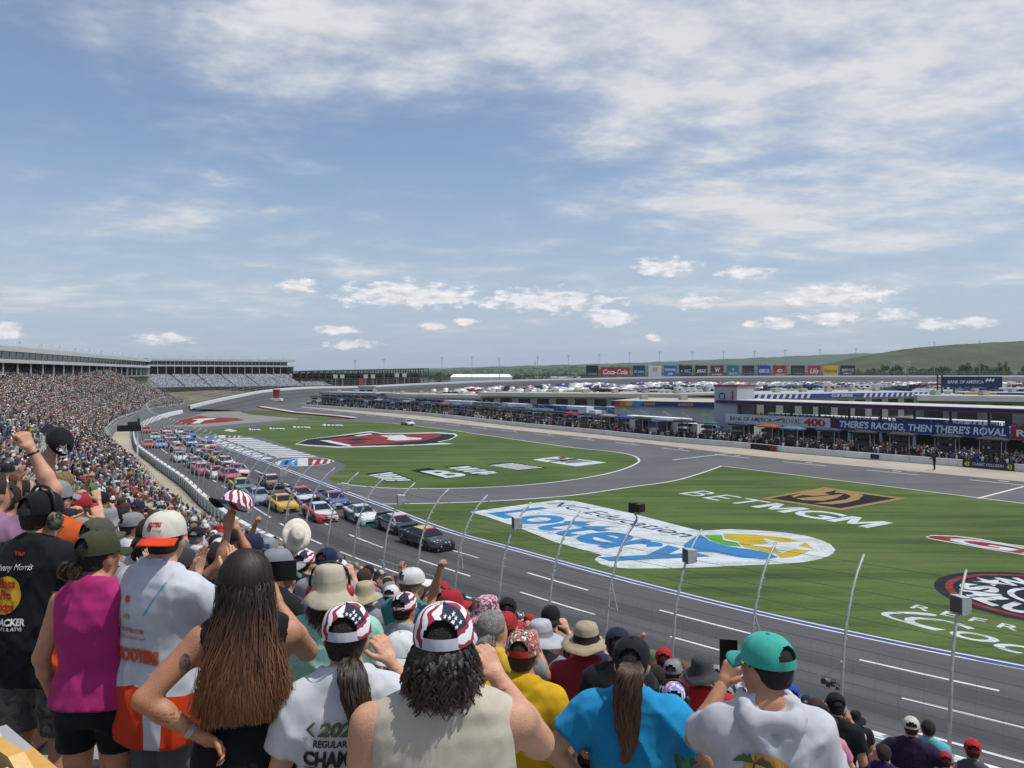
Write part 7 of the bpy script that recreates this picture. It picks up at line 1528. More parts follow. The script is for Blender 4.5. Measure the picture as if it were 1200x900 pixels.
mid('person in white tee with pink camouflage bucket hat', 570, 697, 6.6, -16, '#bcbcc0', '#33363c', ('bucket', PINKCAMO), L='front', R='front', brim=.06, droop=.04, hy=-.2)
mid('man in grey vest with plain black cap', 594, 699, 8.0, -10, '#8b8d8f', '#26282c', ('cap', '#15161a'), L='down', R='down', shirt='tank', skin=2, hy=.2)
mid('person in grey tee wearing a wide pale grey sun hat', 633, 725, 6.4, -14, '#7d8186', '#3a3d44', ('bucket', '#a9abb2', '#85878e'), L='front', R='front', brim=.10, droop=.05, hy=-.6)
mid('man in tan shirt with black lettered cap using phone', 645, 708, 7.8, -10, '#8d7762', '#2f3136', ('cap', '#131416', '#131416', pi), L='phone', R='phone', hy=.1)
mid('man in black tee and navy cap behind the blue tee woman', 724, 734, 5.4, -8, '#1b1d22', '#24262a', ('cap', '#1a2133'), L='down', R='phone', w=1.0)
mid('man in maroon tee with bright red cap', 778, 758, 8.6, -12, '#5a1f2a', '#2b2d31', ('cap', '#9e1d25'), L='down', R='down', w=1.1)
mid('person in light blue printed tee beside maroon shirt', 770, 779, 7.2, -12, '#5d86b6', '#3c4350', None, 'dark', L='down', R='down', w=1.05)
fg = mid('child in green top with tie dye cap and headphones', 790, 798, 5.2, -10, region_cloth('top_green_yellow', '#1f5a40', [('#c0b420', lambda T, x, y, z: T.m('GREATER_THAN', z, 1.36))]), '#30343a', ('cap', DYE), L='down', R='down', w=.9); earmuffs(fg['e'], {}, BLACK)
mid('man in red tee with charcoal bucket hat', 823, 768, 7.0, -10, '#a01f22', '#33353a', ('bucket', '#3c3e42'), L='down', R='phone', w=1.12, brim=.06, droop=.03)
mid('person in dark tee with royal blue cap', 926, 800, 7.2, -10, '#6d4c40', '#2b2d31', ('cap', '#1f3f9c'), L='phone', R='phone')
mid('child in sky blue tee holding up a camera', 957, 817, 8.2, -12, '#3f86b8', '#44474e', None, 'brown', L='phone', R='phone', w=.9)
mid('man in black tee and black cap filming with phone', 979, 811, 8.2, -22, '#121316', '#7f7863', ('cap', '#111215'), L='phone', R='down', w=1.05, hy=.3)
mid('man in purple tee and grey cap, hands on hips', 1068, 839, 9.4, -26, '#271a34', '#51545a', ('cap', '#b8b4a8'), L='hip', R='hip', w=1.2, belly=.04, skin=2)
mid('person in turquoise top drinking beside purple tee', 1088, 843, 10.2, -20, '#5fa6b0', '#3a3d44', None, 'black', L='face', R='down')
mid('woman in grey tank top with red cap, elbows out', 1140, 866, 10.0, -24, '#4b4d50', '#2e3036', ('cap', '#a41c26'), shirt='tank', f=True, L='hip', R='hip', w=1.1, skin=2)
mid('person in red tee and red cap leaning low', 1108, 880, 9.2, -20, '#8c1d28', '#2c2e33', ('cap', '#98202a'), L='front', R='front')
mid('person in purple tee seated low near the aisle', 1036, 872, 8.0, -30, '#2c1a4e', '#2c2e33', None, 'dark', L='front', R='front', w=1.2)
mid('man in grey tee clapping behind the race shirt', 112, 604, 4.6, -16, '#7c7f84', '#34373d', ('cap', '#4b4c40'), L='clap', R='clap', hy=-.3)
fg = mid('bare chested man waving a dark cap', 8, 566, 5.4, -14, '#a5775a', '#3d4149', None, 'dark', L='down', R='up', shirt='none', skin=1, hy=-.1)
V, Q, M = cap_mesh(20, 7); o = np_mesh('waved_cap', V, Q, [cloth('cap_black', '#121316')]*3, smooth=True, mi=M); a = fg['arms'][1]; o.location = Matrix.Translation(fg['e'].location) @ Matrix.Rotation(fg['e'].rotation_euler[2], 4, 'Z') @ Matrix.Scale(fg['k'], 4) @ Vector(tuple(a[4]+np.array((.02,.01,.15)))); o.rotation_euler = (.9,.4,1.2); tag(o, 'black cap held up by the bare chested man', 'cap')
fg = mid('man in lime tee beside the white jersey', 212, 640, 4.4, -16, '#a8cc2e', '#30343a', ('cap', '#2f3236'), L='front', R='front', hy=-.3)
fg = mid('man in navy tee waving a flag cap above his head', 203, 628, 5.4, -30, '#1c2740', '#4c4f54', ('cap', '#5a5d62'), L='down', R='wave', skin=1, w=1.1, hy=-.2)
V, Q, M = cap_mesh(24, 8); o = np_mesh('waved_cap', V, Q, [FLAG, MATS['brim_navy'], STRAPW], smooth=True, mi=M); a = fg['arms'][1]; q = Matrix.Translation(fg['e'].location) @ Matrix.Rotation(fg['e'].rotation_euler[2], 4, 'Z') @ Matrix.Scale(fg['k'], 4) @ Vector(tuple(a[4]+np.array((.03,.02,.16)))); o.location = q; o.rotation_euler = (.5,.3,2.2); tag(o, 'flag patterned cap waved above the crowd', 'cap')
fg = mid('man in dark tee raising a bare fist beside navy tee', 252, 634, 6.0, -24, '#3b3f48', '#3c3f45', None, 'dark', L='down', R='fist', skin=1)
fg = mid('person in white tee lifting a white sun hat', 318, 655, 9.0, -14, '#b9babd', '#34373c', None, 'brown', L='down', R='up', hy=-.1)
V, Q, M = bucket_mesh(24, .07, .01); o = np_mesh('lifted_hat', V, Q, [cloth('hat_ivory', '#d6d0bf'), cloth('hat_ivory', '#d6d0bf')], smooth=True, mi=M); a = fg['arms'][1]; q = Matrix.Translation(fg['e'].location) @ Matrix.Rotation(fg['e'].rotation_euler[2], 4, 'Z') @ Matrix.Scale(fg['k'], 4) @ Vector(tuple(a[4]+np.array((.0,.0,.16)))); o.location = q; o.rotation_euler = (1.2,.2,.4); tag(o, 'ivory sun hat lifted above the crowd by the wall', 'hat')
# --- folded stadium seats at the lower left corner
def seat(color, loc, rz, label):
    e = empty('stadium_seat', loc, rz); tag(e, label, 'seat', 'seats beside the camera'); m_ = mat('seat_'+color, {'tan':'#c79a4e','grey':'#a2a4a6','green':'#1f4a40','white':'#c9cbca'}[color], .45, .06, 12, .05, 80); st = MB()
    n = 10; prof = [(.21,.36),(.225,.46),(.225,.66),(.205,.76),(.16,.81),(0,.825)]
    def back(y): return [(x, y-.05*(1-(x/.23)**2), z) for x, z in prof]+[(-x, y-.05*(1-(x/.23)**2), z) for x, z in prof[-2::-1]]
    A_, B_ = back(-.02), back(.018); k = len(A_); st.add(A_+B_, [tuple(range(k)), tuple(range(k, 2*k))[::-1]]+[(i, (i+1) % k, k+(i+1) % k, k+i)[::-1] for i in range(k)]); st.build('backrest', m_, e)
    b = MB(); b.add([(-.2,.05,.30),(.2,.05,.30),(.2,.17,.33),(-.2,.17,.33),(-.19,.06,.66),(.19,.06,.66),(.19,.13,.66),(-.19,.13,.66)], [(3,2,1,0),(4,5,6,7),(0,1,5,4),(1,2,6,5),(2,3,7,6),(3,0,4,7)]); b.build('folded_pan', m_, e)
    for s2 in (-1,1): b = MB(); b.tube([(s2*.245,-.03,0),(s2*.245,-.03,.52),(s2*.245,.18,.56)], .022, 7); b.build('arm_frame', mat('seat_green', '#1f4a40', .4, .1, 10), e); b = MB(); b.tube([(s2*.18,-.075,.70),(s2*.18,-.082,.70)], .012, 10); b.build('bolt', GREY, e)
    return e
fz = lambda p: row_z(row_of(p.x, p.y)[1])
tdir = FENCE.tan(S_CAM, 8.)
for k, (px_, py_, D_, c, lb) in enumerate(((8,852,2.15,'tan','tan folding stadium seat back at the lower corner'), (-20,828,2.75,'grey','grey folding stadium seat beside the camouflage shorts'), (40,915,1.9,'white','white folding stadium seat below the tan seat'), (-60,880,1.8,'green','dark green folding seat at the very corner'))):
    p = PD(px_, py_, D_); z_ = p.z-.825; o = seat(c, (p.x, p.y, z_), atan2(tdir[1], tdir[0])+pi, lb)
# ================================================================ the crowd behind them
SHC = {'white':'#c2c4c6','grey':'#85888c','black':'#17181b','navy':'#1d2740','red':'#96222a','blue':'#2f5aa6','light blue':'#6d9cc0','maroon':'#571e2a','green':'#2f6244','orange':'#bd5423','yellow':'#c2a02c','tan':'#a08a6c','pink':'#bf7f90','charcoal':'#3a3c40','purple':'#45305e','teal':'#2f7a7c'}
SHW = [44,18,17,9,6,4,4,4,1.2,1.2,1,4,4,7,2,1]
HTC = {'white':'#c9c9c6','black':'#15161a','red':'#98222a','grey':'#7d8084','tan':'#a79a7e','navy':'#1a2440','green':'#4a6a50'}
PTC = ['#2b2e34','#4d5058','#6f6a5a','#1b1c20','#33405a']
VAR = [('down','down','cap',0),('phone','phone','cap',0),('down','phone','none',0),('front','front','cap',1),('clap','clap','cap',0),('hip','down','bucket',0),('up','down','none',0),('front','phone','none',1),('down','down','none',1),('fold','fold','bucket',0),('phone','phone','none',1),('down','face','cap',0),('fist','down','cap',0),('front','front','none',0)]
PROT = []
for k, (L_, R_, hat, fem) in enumerate(VAR):
    sp = dict(L=L_, R=R_, f=bool(fem), w=1.0+.06*((k*5) % 3), belly=.02*(k % 3), hy=(-.5,-.25,-.1,.15)[k % 4], loose=.016, wr=.006); P_ = []
    (V, Q, M), arms = body_mesh(sp, .025, .0105); P_.append(('body', V, Q, M, 3)); V, Q = shirt_mesh(sp, .022, k); P_.append(('shirt', V, Q, None, 1)); V, Q = pants_mesh(sp, .028, k); P_.append(('shorts', V, Q, None, 1))
    V, Q = hair_short(sp, .014, .006 if hat != 'none' else .014, -.062 if not fem else -.12); P_.append(('hair', V, Q, None, 1))
    if fem and hat == 'none': V2, Q2, C2 = hair_pony(HC, [HC+(0,-.09,.0), HC+(0,-.13,-.10), HC+(0,-.13,-.24)], 60, .06, (0,0,0), (0,0,0), .006, .009); P_[-1] = ('hair', np.concatenate([V, V2]), np.concatenate([Q, Q2+len(V)]), None, 1)
    if hat == 'cap': V, Q, M = cap_mesh(20, 7); P_.append(('cap', place_head(V, sp['hy']), Q, M, 3))
    elif hat == 'bucket': V, Q, M = bucket_mesh(20, seed=k); P_.append(('hat', place_head(V, sp['hy']), Q, M, 3))
    obs = []
    for nm, V, Q, M, ns in P_:
        me = np_mesh('tmp', V, Q, [None]*ns, smooth=True, mi=M); obs.append((nm, me.data)); bpy.data.objects.remove(me)
    PROT.append(obs)
order = np.argsort(DIST); occ = np.array(OCC); taken = []; rc = random.Random(11); nind = 0; REST = []
act = {'down':'standing','phone':'filming','front':'watching','clap':'clapping','hip':'hand on hip','up':'arm raised','fold':'arms folded','face':'hand to face','fist':'raising a fist'}
for idx in order:
    x, y, z, rz, i, s_ = SITES[idx]; d = DIST[idx]; pxx = CXP+FPX*x/y
    if i < 1 and d > 12: continue
    gap = sin(s_*.21+i*.12)+sin(s_*.083-i*.31+1.0); full = .90 if d > 120 or d < 15 else (.86 if gap < -.6 else .32)
    if d < 4.6 or pxx > 1010 or (pxx > 930 and d < 14 and rc.random() < .75) or rc.random() > full: continue
    if np.min(np.hypot(occ[:, 0]-x, occ[:, 1]-y)) < .46: continue
    if d < 7 and (pxx > 640 or pxx < -10): continue
    if nind >= 262: REST.append(idx); continue
    v = rc.randrange(len(PROT)); 
    if VAR[v][0] in ('up','fist') and rc.random() < .4: v = rc.randrange(len(PROT))
    sc_ = rc.choices(list(SHC), SHW)[0]; hc = rc.choice(list(HTC)); sk = rc.choices([0,1,2,3], [4,3,4,1.5])[0]; hr = rc.choice(['black','dark','brown','brown','dark','light','blond','grey']); k = rc.uniform(.90, 1.06)*(1.0 if d > 6 else .97)
    e = empty('person', (x+rc.uniform(-.06,.06), y+rc.uniform(-.06,.06), z), rz*.55+rc.uniform(-.25,.25) if False else rc.uniform(-.65,.05)); e.scale = (k,k,k)
    mats_ = {'body': [SKINS[sk], EYE, LIP], 'shirt': [cloth('crowd_'+sc_, SHC[sc_])], 'shorts': [cloth('crowdp'+PTC[nind % 5], PTC[nind % 5])], 'hair': [hair_solid(hr)], 'cap': [cloth('crowdh_'+hc, HTC[hc])]*3, 'hat': [cloth('crowdh_'+hc, HTC[hc])]*2}
    for nm, me in PROT[v]:
        o = bpy.data.objects.new(nm, me); COL.objects.link(o); o.parent = e
        for q, m_ in enumerate(mats_[nm]):
            if q < len(o.material_slots): o.material_slots[q].link = 'OBJECT'; o.material_slots[q].material = m_
    hd = {'cap': hc+' cap', 'bucket': hc+' brimmed hat', 'none': {'black':'black','dark':'dark','brown':'brown','light':'light brown','blond':'blond','grey':'grey'}[hr]+' hair'}[VAR[v][2]]
    a0 = act[VAR[v][1]] if VAR[v][1] != 'down' else act[VAR[v][0]]
    tag(e, 'spectator in %s shirt and %s, %s in the stand' % (sc_, hd, a0), 'person', 'spectators in the grandstand'); nind += 1
# the rest of the crowd, past counting
def lowpoly(pose, hat, seg):
    b = MB(); T_ = [(.78,.15,.11),(1.0,.17,.12),(1.2,.18,.12),(1.38,.19,.10),(1.47,.08,.07)]; n = seg
    def loft(st, m): b.add([(a*cos(2*pi*j/n), c*sin(2*pi*j/n), z) for z, a, c in st for j in range(n)], [(i*n+j, i*n+(j+1) % n, (i+1)*n+(j+1) % n, (i+1)*n+j) for i in range(len(st)-1) for j in range(n)]+[tuple((len(st)-1)*n+j for j in range(n))], m)
    loft(T_, 1); loft([(.0,.10,.10),(.45,.14,.11),(.80,.165,.115)], 2); loft([(1.46,.05,.05),(1.54,.06,.07),(1.62,.075,.095),(1.66,.077,.097)], 0)
    if hat == 'cap': loft([(1.655,.088,.108),(1.70,.085,.104),(1.75,.05,.06)], 3); b.add([(-.07,.09,1.665),(.07,.09,1.665),(.06,.18,1.65),(-.06,.18,1.65)], [(0,1,2,3)], 3)
    elif hat == 'bucket': loft([(1.645,.17,.18),(1.66,.10,.11),(1.74,.085,.095)], 3)
    else: loft([(1.58,.083,.098),(1.66,.085,.104),(1.72,.06,.07),(1.75,.02,.02)], 3)
    for s2, nm in ((-1, pose[0]), (1, pose[1])):
        e, w = [np.array(q)*[s2,1,1] for q in POSE[nm]]; sh = np.array((s2*.185,0,1.39)); mid_ = sh+(e-sh)*.6
        b.tube([sh, mid_], [.07,.062], 4, 1); b.tube([mid_, e, w, w+(w-e)*.4], [.045,.042,.032,.04], 4, 0)
    Q = []; P_ = []
    V = np.array(b.v)
    tri = []; pm_ = []
    for f, m_ in zip(b.f, b.mi):
        for k in range(1, len(f)-1): tri.append((f[0], f[k], f[k+1])); pm_.append(m_)
    # split by part so vertex colours stay crisp
    VV, FF, PP = [], [], []
    for m_ in range(4):
        sel = [t for t, q in zip(tri, pm_) if q == m_]; u = sorted({i for t in sel for i in t}); mp = {a: len(VV)+k for k, a in enumerate(u)}; VV += [V[a] for a in u]; PP += [m_]*len(u); FF += [tuple(mp[i] for i in t) for t in sel]
    return np.array(VV), np.array(FF), np.array(PP)
pal = [np.array([lin(c) for c in ('#9a8074','#8a7062','#96796c','#584438')]), np.array([lin(c) for c in SHC.values()]), np.array([lin(c) for c in PTC+['#8a8f98','#59627a']]), np.array([lin(c) for c in list(HTC.values())+['#241a14','#3a281c','#151210','#6a4c30']])]
shw = np.array(SHW)/sum(SHW)
REST = np.array(REST); LODS = [((a, b_), h_, sg) for sg in (8, 5) for (a, b_) in (('down','down'),('phone','phone'),('up','down'),('clap','clap'),('front','phone')) for h_ in ('cap','none','bucket')]
Vs, Fs, Cs, off = [], [], [], 0
tmpl = [(lowpoly(p, h_, sg), sg) for p, h_, sg in LODS]; pick = RNG.integers(0, 15, len(REST)); pick = np.where((pick >= 6) & (pick < 9) & (RNG.random(len(REST)) < .85), pick % 3, pick); pick = np.where((pick >= 9) & (RNG.random(len(REST)) < .6), pick % 3, pick); near_ = DIST[REST] < 75
for k, ((TV, TF, TP), sg) in enumerate(tmpl):
    sel = REST[(pick == k % 15) & (near_ if k < 15 else ~near_)]
    if not len(sel): continue
    st_ = SITES[sel]; n = len(sel); pos = st_[:, :3].copy(); pos[:, :2] += RNG.normal(0, .07, (n, 2))
    def cf_(m_, TP=TP):
        idx = [RNG.integers(0, 4, m_), RNG.choice(len(SHC), m_, p=shw), RNG.integers(0, 7, m_), RNG.integers(0, len(pal[3]), m_)]; c = np.zeros((m_, len(TP), 3))
        for q in range(4): c[:, TP == q] = pal[q][idx[q]][:, None]*RNG.uniform(.8, 1.15, (m_, 1, 1))
        return c
    V_, F_, C_ = inst(TV, TF, pos, RNG.uniform(-.7, .25, n)+np.where(DIST[sel] > 60, -.5, 0), cf_, scale=RNG.uniform(.88, 1.06, n)); Vs.append(V_); Fs.append(F_+off); Cs.append(C_); off += len(V_)
o = np_mesh('crowd', np.concatenate(Vs), np.concatenate(Fs), vcol_mat('crowd_cloth', .85), np.concatenate(Cs)); tag(o, 'dense far crowd of spectators filling the curved grandstand', 'crowd', kind='stuff')
print('CROWD', nind, len(REST), len(np.concatenate(Fs)))
# crews and guests along pit road
pp = []
for s in np.arange(2, PITW.L-4, .55):
    for w_ in (-.9, -2.2, -4.4, -5.6, -6.6, -7.8, -9.2, -11.5, -12.6):
        if RNG.random() < (.62 if w_ > -8 else .45): p = PITW.off(s+RNG.uniform(-.3,.3), w_+RNG.uniform(-.4,.4), 0, 3.); pp.append((p.x, p.y, lot_z(p.x, p.y)))
for u_ in np.arange(u1+.6, LB, .7):
    for w_ in (.4, -.6, -2): 
        if RNG.random() < .55: q = RB(u_, w_, 3.42); pp.append(tuple(q))
pp = np.array(pp); pick = RNG.integers(0, 15, len(pp)); Vs, Fs, Cs, off = [], [], [], 0; crewp = pal[1][[0,2,2,3,4,5,13,2,13,2,0,1,2,3]]
for k in range(15):
    (TV, TF, TP), sg = tmpl[15+k]; sel = pick == k; n = sel.sum()
    def cf2(m_, TP=TP):
        idx = [RNG.integers(0, 4, m_), RNG.integers(0, len(crewp), m_), RNG.integers(0, 5, m_), RNG.integers(0, len(pal[3]), m_)]; c = np.zeros((m_, len(TP), 3))
        for q in range(4): c[:, TP == q] = (pal[q] if q != 1 else crewp)[idx[q]][:, None]
        return c
    V_, F_, C_ = inst(TV, TF, pp[sel], RNG.uniform(0, 6.3, n), cf2); Vs.append(V_); Fs.append(F_+off); Cs.append(C_); off += len(V_)
o = np_mesh('pit_crews', np.concatenate(Vs), np.concatenate(Fs), MATS['crowd_cloth'], np.concatenate(Cs)); tag(o, 'crowd of pit crews and guests behind the pit wall', 'crowd', kind='stuff')
# one crewman walking on pit road, in black
p = G(1095, 551); sp = dict(L='front', R=((.32,.22,1.2),(.45,.40,1.05)), hy=.4, pants='long'); e = empty('person', (p.x, p.y, .01), Rr(70)); tag(e, 'crewman in black suit walking across the pit boxes', 'person'); (V, Q, M), _a = body_mesh(sp, .03, .012); np_mesh('body', V, Q, [SKINS[1], EYE, LIP], parent=e, smooth=True, mi=M)
sp['shirt'] = 'long'; V, Q = shirt_mesh(sp, .028); np_mesh('suit_top', V, Q, cloth('crowd_black', '#17181b'), parent=e, smooth=True); V, Q = pants_mesh(sp, .028); np_mesh('suit_trousers', V, Q, MATS['crowd_black'], parent=e, smooth=True); V, Q, M = cap_mesh(16, 6); np_mesh('helmet', place_head(V*1.2, .4, 0, -.02), Q, [MATS['crowd_black']]*3, parent=e, smooth=True, mi=M); e.scale = (1.25,)*3
# ================================================================ the field of stock cars
def car_meshes():
    out = []; rev = lambda f: f[::-1]
    ST = [(2.50,.70,.50,.14),(2.38,.88,.57,.10),(2.0,.965,.66,.10),(1.5,.985,.73,.12),(.95,.985,.83,.14),(.3,.985,.89,.14),(-.6,.985,.92,.14),(-1.5,.985,.955,.14),(-2.0,.975,.975,.16),(-2.35,.95,.97,.22),(-2.48,.90,.93,.30)]
    b = MB(); V = []; n = 10
    for x, w, zt, zb in ST: zm = zb+(zt-zb)*.45; V += [(x,-w*.93,zb),(x,-w,zm*.7+zb*.3),(x,-w,zm),(x,-w*.965,zt-.07),(x,-w*.86,zt-.005),(x,w*.86,zt-.005),(x,w*.965,zt-.07),(x,w,zm),(x,w,zm*.7+zb*.3),(x,w*.93,zb)]
    Fq = [(i*n+j, (i+1)*n+j, (i+1)*n+(j+1) % n, i*n+(j+1) % n) for i in range(len(ST)-1) for j in range(n)]+[tuple(range(n)), tuple((len(ST)-1)*n+j for j in range(n))[::-1]]
    b.add(V, Fq); out.append(('body', b, 'body', True))
    # greenhouse pillars and roof
    B4 = [(1.02,-.80,.845),(1.02,.80,.845),(-1.78,.74,.965),(-1.78,-.74,.965)]; T4 = [(.18,-.60,1.255),(.18,.60,1.255),(-.98,.58,1.265),(-.98,-.58,1.265)]
    b = MB(); b.add(B4+T4, [(0,1,5,4),(1,2,6,5),(2,3,7,6),(3,0,4,7),(4,5,6,7)]); out.append(('cabin', b, 'body', False))
    L = lambda p, q, t: tuple(p[k]+(q[k]-p[k])*t for k in range(3))
    def pane(a, b_, c, d, m, off):
        cc = [sum(q[k] for q in (a,b_,c,d))/4 for k in range(3)]; A = Vector(a); n_ = (Vector(b_)-A).cross(Vector(d)-A).normalized()
        if n_.dot(Vector(cc)-Vector((-.4,0,.8))) < 0: n_ = -n_
        g = MB(); g.quad(*[Vector(L(q, cc, m))+n_*off for q in (a,b_,c,d)]); return g
    out.append(('windscreen', pane(B4[0],B4[1],T4[1],T4[0],.10,.008), 'glass', False)); out.append(('rear_window', pane(B4[2],B4[3],T4[3],T4[2],.14,.008), 'glass', False))
    for a, b_, c, d in ((B4[1],B4[2],T4[2],T4[1]), (B4[3],B4[0],T4[0],T4[3])):
        m0, m1 = L(a,b_,.05), L(a,b_,.52); t0, t1 = L(d,c,.04), L(d,c,.60); out.append(('side_window', pane(m0,m1,t1,t0,.10,.008), 'glass', False)); m0, m1 = L(a,b_,.57), L(a,b_,.90); t0, t1 = L(d,c,.66), L(d,c,.97); out.append(('quarter_window', pane(m0,m1,t1,t0,.14,.008), 'glass', False))
    g = MB(); g.add([(.20,-.58,1.262),(.20,.58,1.262),(-.3,.60,1.292),(-.3,-.60,1.292),(-.96,.57,1.275),(-.96,-.57,1.275)], [(0,1,2,3),(3,2,4,5)]); out.append(('roof', g, 'roof', False))
    g = pane(L(B4[0],T4[0],.84),L(B4[1],T4[1],.84),T4[1],T4[0],.04,.014); out.append(('windscreen_banner', g, 'banner', False))
    g = MB()
    hx = [(2.36,.80,.572),(2.0,.83,.662),(1.5,.84,.732),(1.08,.82,.815)]
    g.add([(x, s*w, z+.012) for x, w, z in hx for s in (-1,1)], [(2*i, 2*i+1, 2*i+3, 2*i+2)[::-1] for i in range(3)]); out.append(('bonnet_panel', g, 'hood', False))
    for s in (-1,1):
        g = MB(); y = s*.992; g.add([(-.1,y,.30),(-1.25,y,.30),(-1.3,y,.72),(-.05,y,.72)], [(0,1,2,3) if s > 0 else (3,2,1,0)]); out.append(('door_panel', g, 'side', False))
        g = MB(); g.add([(1.0,y*.999,.2),(2.2,y*.975,.2),(2.25,y*.965,.42),(1.0,y*.998,.5)], [(0,1,2,3)]) if False else g.add([(-1.4,y,.16),(-2.2,s*.975,.18),(-2.25,s*.965,.70),(-1.45,y,.55)], [(0,1,2,3)]); out.append(('quarter_panel', g, 'hood', False))
        g = MB(); g.add([(2.505,s*.35,.36),(2.40,s*.80,.36),(2.34,s*.84,.50),(2.46,s*.36,.46)], [(0,1,2,3)]); g.v = [(x+.02, y_, z) for x, y_, z in g.v]; out.append(('headlight', g, 'light', False))
    g = MB(); g.box((2.53,0,.25), (.03,1.1,.16)); out.append(('grille', g, 'black', False)); g = MB(); g.box((2.42,0,.085), (.42,1.82,.035)); out.append(('splitter', g, 'trim', False)); g = MB(); g.box((-2.44,0,1.03), (.05,1.5,.17)); out.append(('spoiler', g, 'black', False))
    return out
CM = car_meshes(); CDATA = {}
wt = MB(); wt.tube([(0,-.15,0),(0,.15,0)], .345, 18); wr = MB(); wr.tube([(0,-.155,0),(0,.155,0)], .22, 12)
def paint(c): return mat('car_paint'+c, c, .28, .03, 2, coat=.6)
def livery(c0, c1, k):
    m = bpy.data.materials.new('livery'); m.use_nodes = True; T = NT(m.node_tree); b = T.n['Principled BSDF']; o = T.node('ShaderNodeTexCoord').outputs['Object']
    mp = T.node('ShaderNodeMapping'); T.l.new(o, mp.inputs[0]); mp.inputs['Location'].default_value = (k*1.7, 0, 0); mp.inputs['Scale'].default_value = (.55,.3,1.5); mp.inputs['Rotation'].default_value = (0,.45,0); n = T.noise(mp.outputs[0], 1.6, 1, .4)
    vo = T.node('ShaderNodeTexVoronoi'); T.l.new(o, vo.inputs['Vector']); vo.inputs['Scale'].default_value = 5.5; sp = T.node('ShaderNodeSeparateColor'); T.l.new(vo.outputs['Color'], sp.inputs[0])
    lg_ = T.m('MULTIPLY', T.m('GREATER_THAN', sp.outputs[0], .80), T.m('LESS_THAN', vo.outputs['Distance'], .32))
    c = T.mix(T.ramp(n, .50, .52), lin(c0), lin(c1)); c = T.mix(lg_, c, (.62,.62,.6) if sum(lin(c0)) < 1.0 else (.08,.08,.1)); T.l.new(c, b.inputs['Base Color']); b.inputs['Roughness'].default_value = .3; b.inputs['Coat Weight'].default_value = .6; b.inputs['Coat Roughness'].default_value = .05
    return m
CGL = mat('car_glass', '#14171b', .08, .1, 2, spec=.7); TYR = mat('tyre', '#141414', .85, .2, 10); RIM = mat('rim', '#2a2b2c', .4, .1, 10, metal=.5); LGT = mat('headlight_decal', '#c8cdd0', .2, .05, 5)
LANE = Curve([tuple(q) for q in across(.45, 0).p[::4]], 2)
def race_car(px_, py_, col, label, yaw=0.0):
    p = G(px_, py_); s, _ = LANE.near(p.x, p.y); t = LANE.tan(s, 4.); e = empty('race_car', (p.x, p.y, .015), atan2(-t[1], -t[0])+yaw); tag(e, label, 'race car', 'stock cars on the front stretch')
    k_ = px_*.37+py_*.11; mm = {'body': livery(col[0], col[3], k_), 'hood': livery(col[1], col[0], k_+2), 'roof': paint(col[2]), 'side': paint(col[3]), 'trim': paint(col[4]), 'banner': paint(random.choice(['#a31f28','#a31f28','#2a2c30','#c9cbcc','#22408c'])), 'glass': CGL, 'black': BLACK, 'light': LGT}; bodyo = None
    for k, (nm, mb, slot, sm) in enumerate(CM):
        if k not in CDATA: o = mb.build(nm, mm[slot], e, smooth=False); CDATA[k] = o.data
        else: o = bpy.data.objects.new(nm, CDATA[k]); COL.objects.link(o); o.parent = e
        o.material_slots[0].link = 'OBJECT'; o.material_slots[0].material = mm[slot]
    for x in (1.45,-1.38):
        for y in (-.86,.86):
            if 'w' not in CDATA: o = wt.build('wheel', TYR, e, smooth=False); r = wr.build('rim', RIM, o); CDATA['w'] = (o.data, r.data)
            else: o = bpy.data.objects.new('wheel', CDATA['w'][0]); COL.objects.link(o); o.parent = e; r = bpy.data.objects.new('rim', CDATA['w'][1]); COL.objects.link(r); r.parent = o
            o.location = (x, y, .345)
    return e
W_, K_ = '#cfd2d4', '#141519'
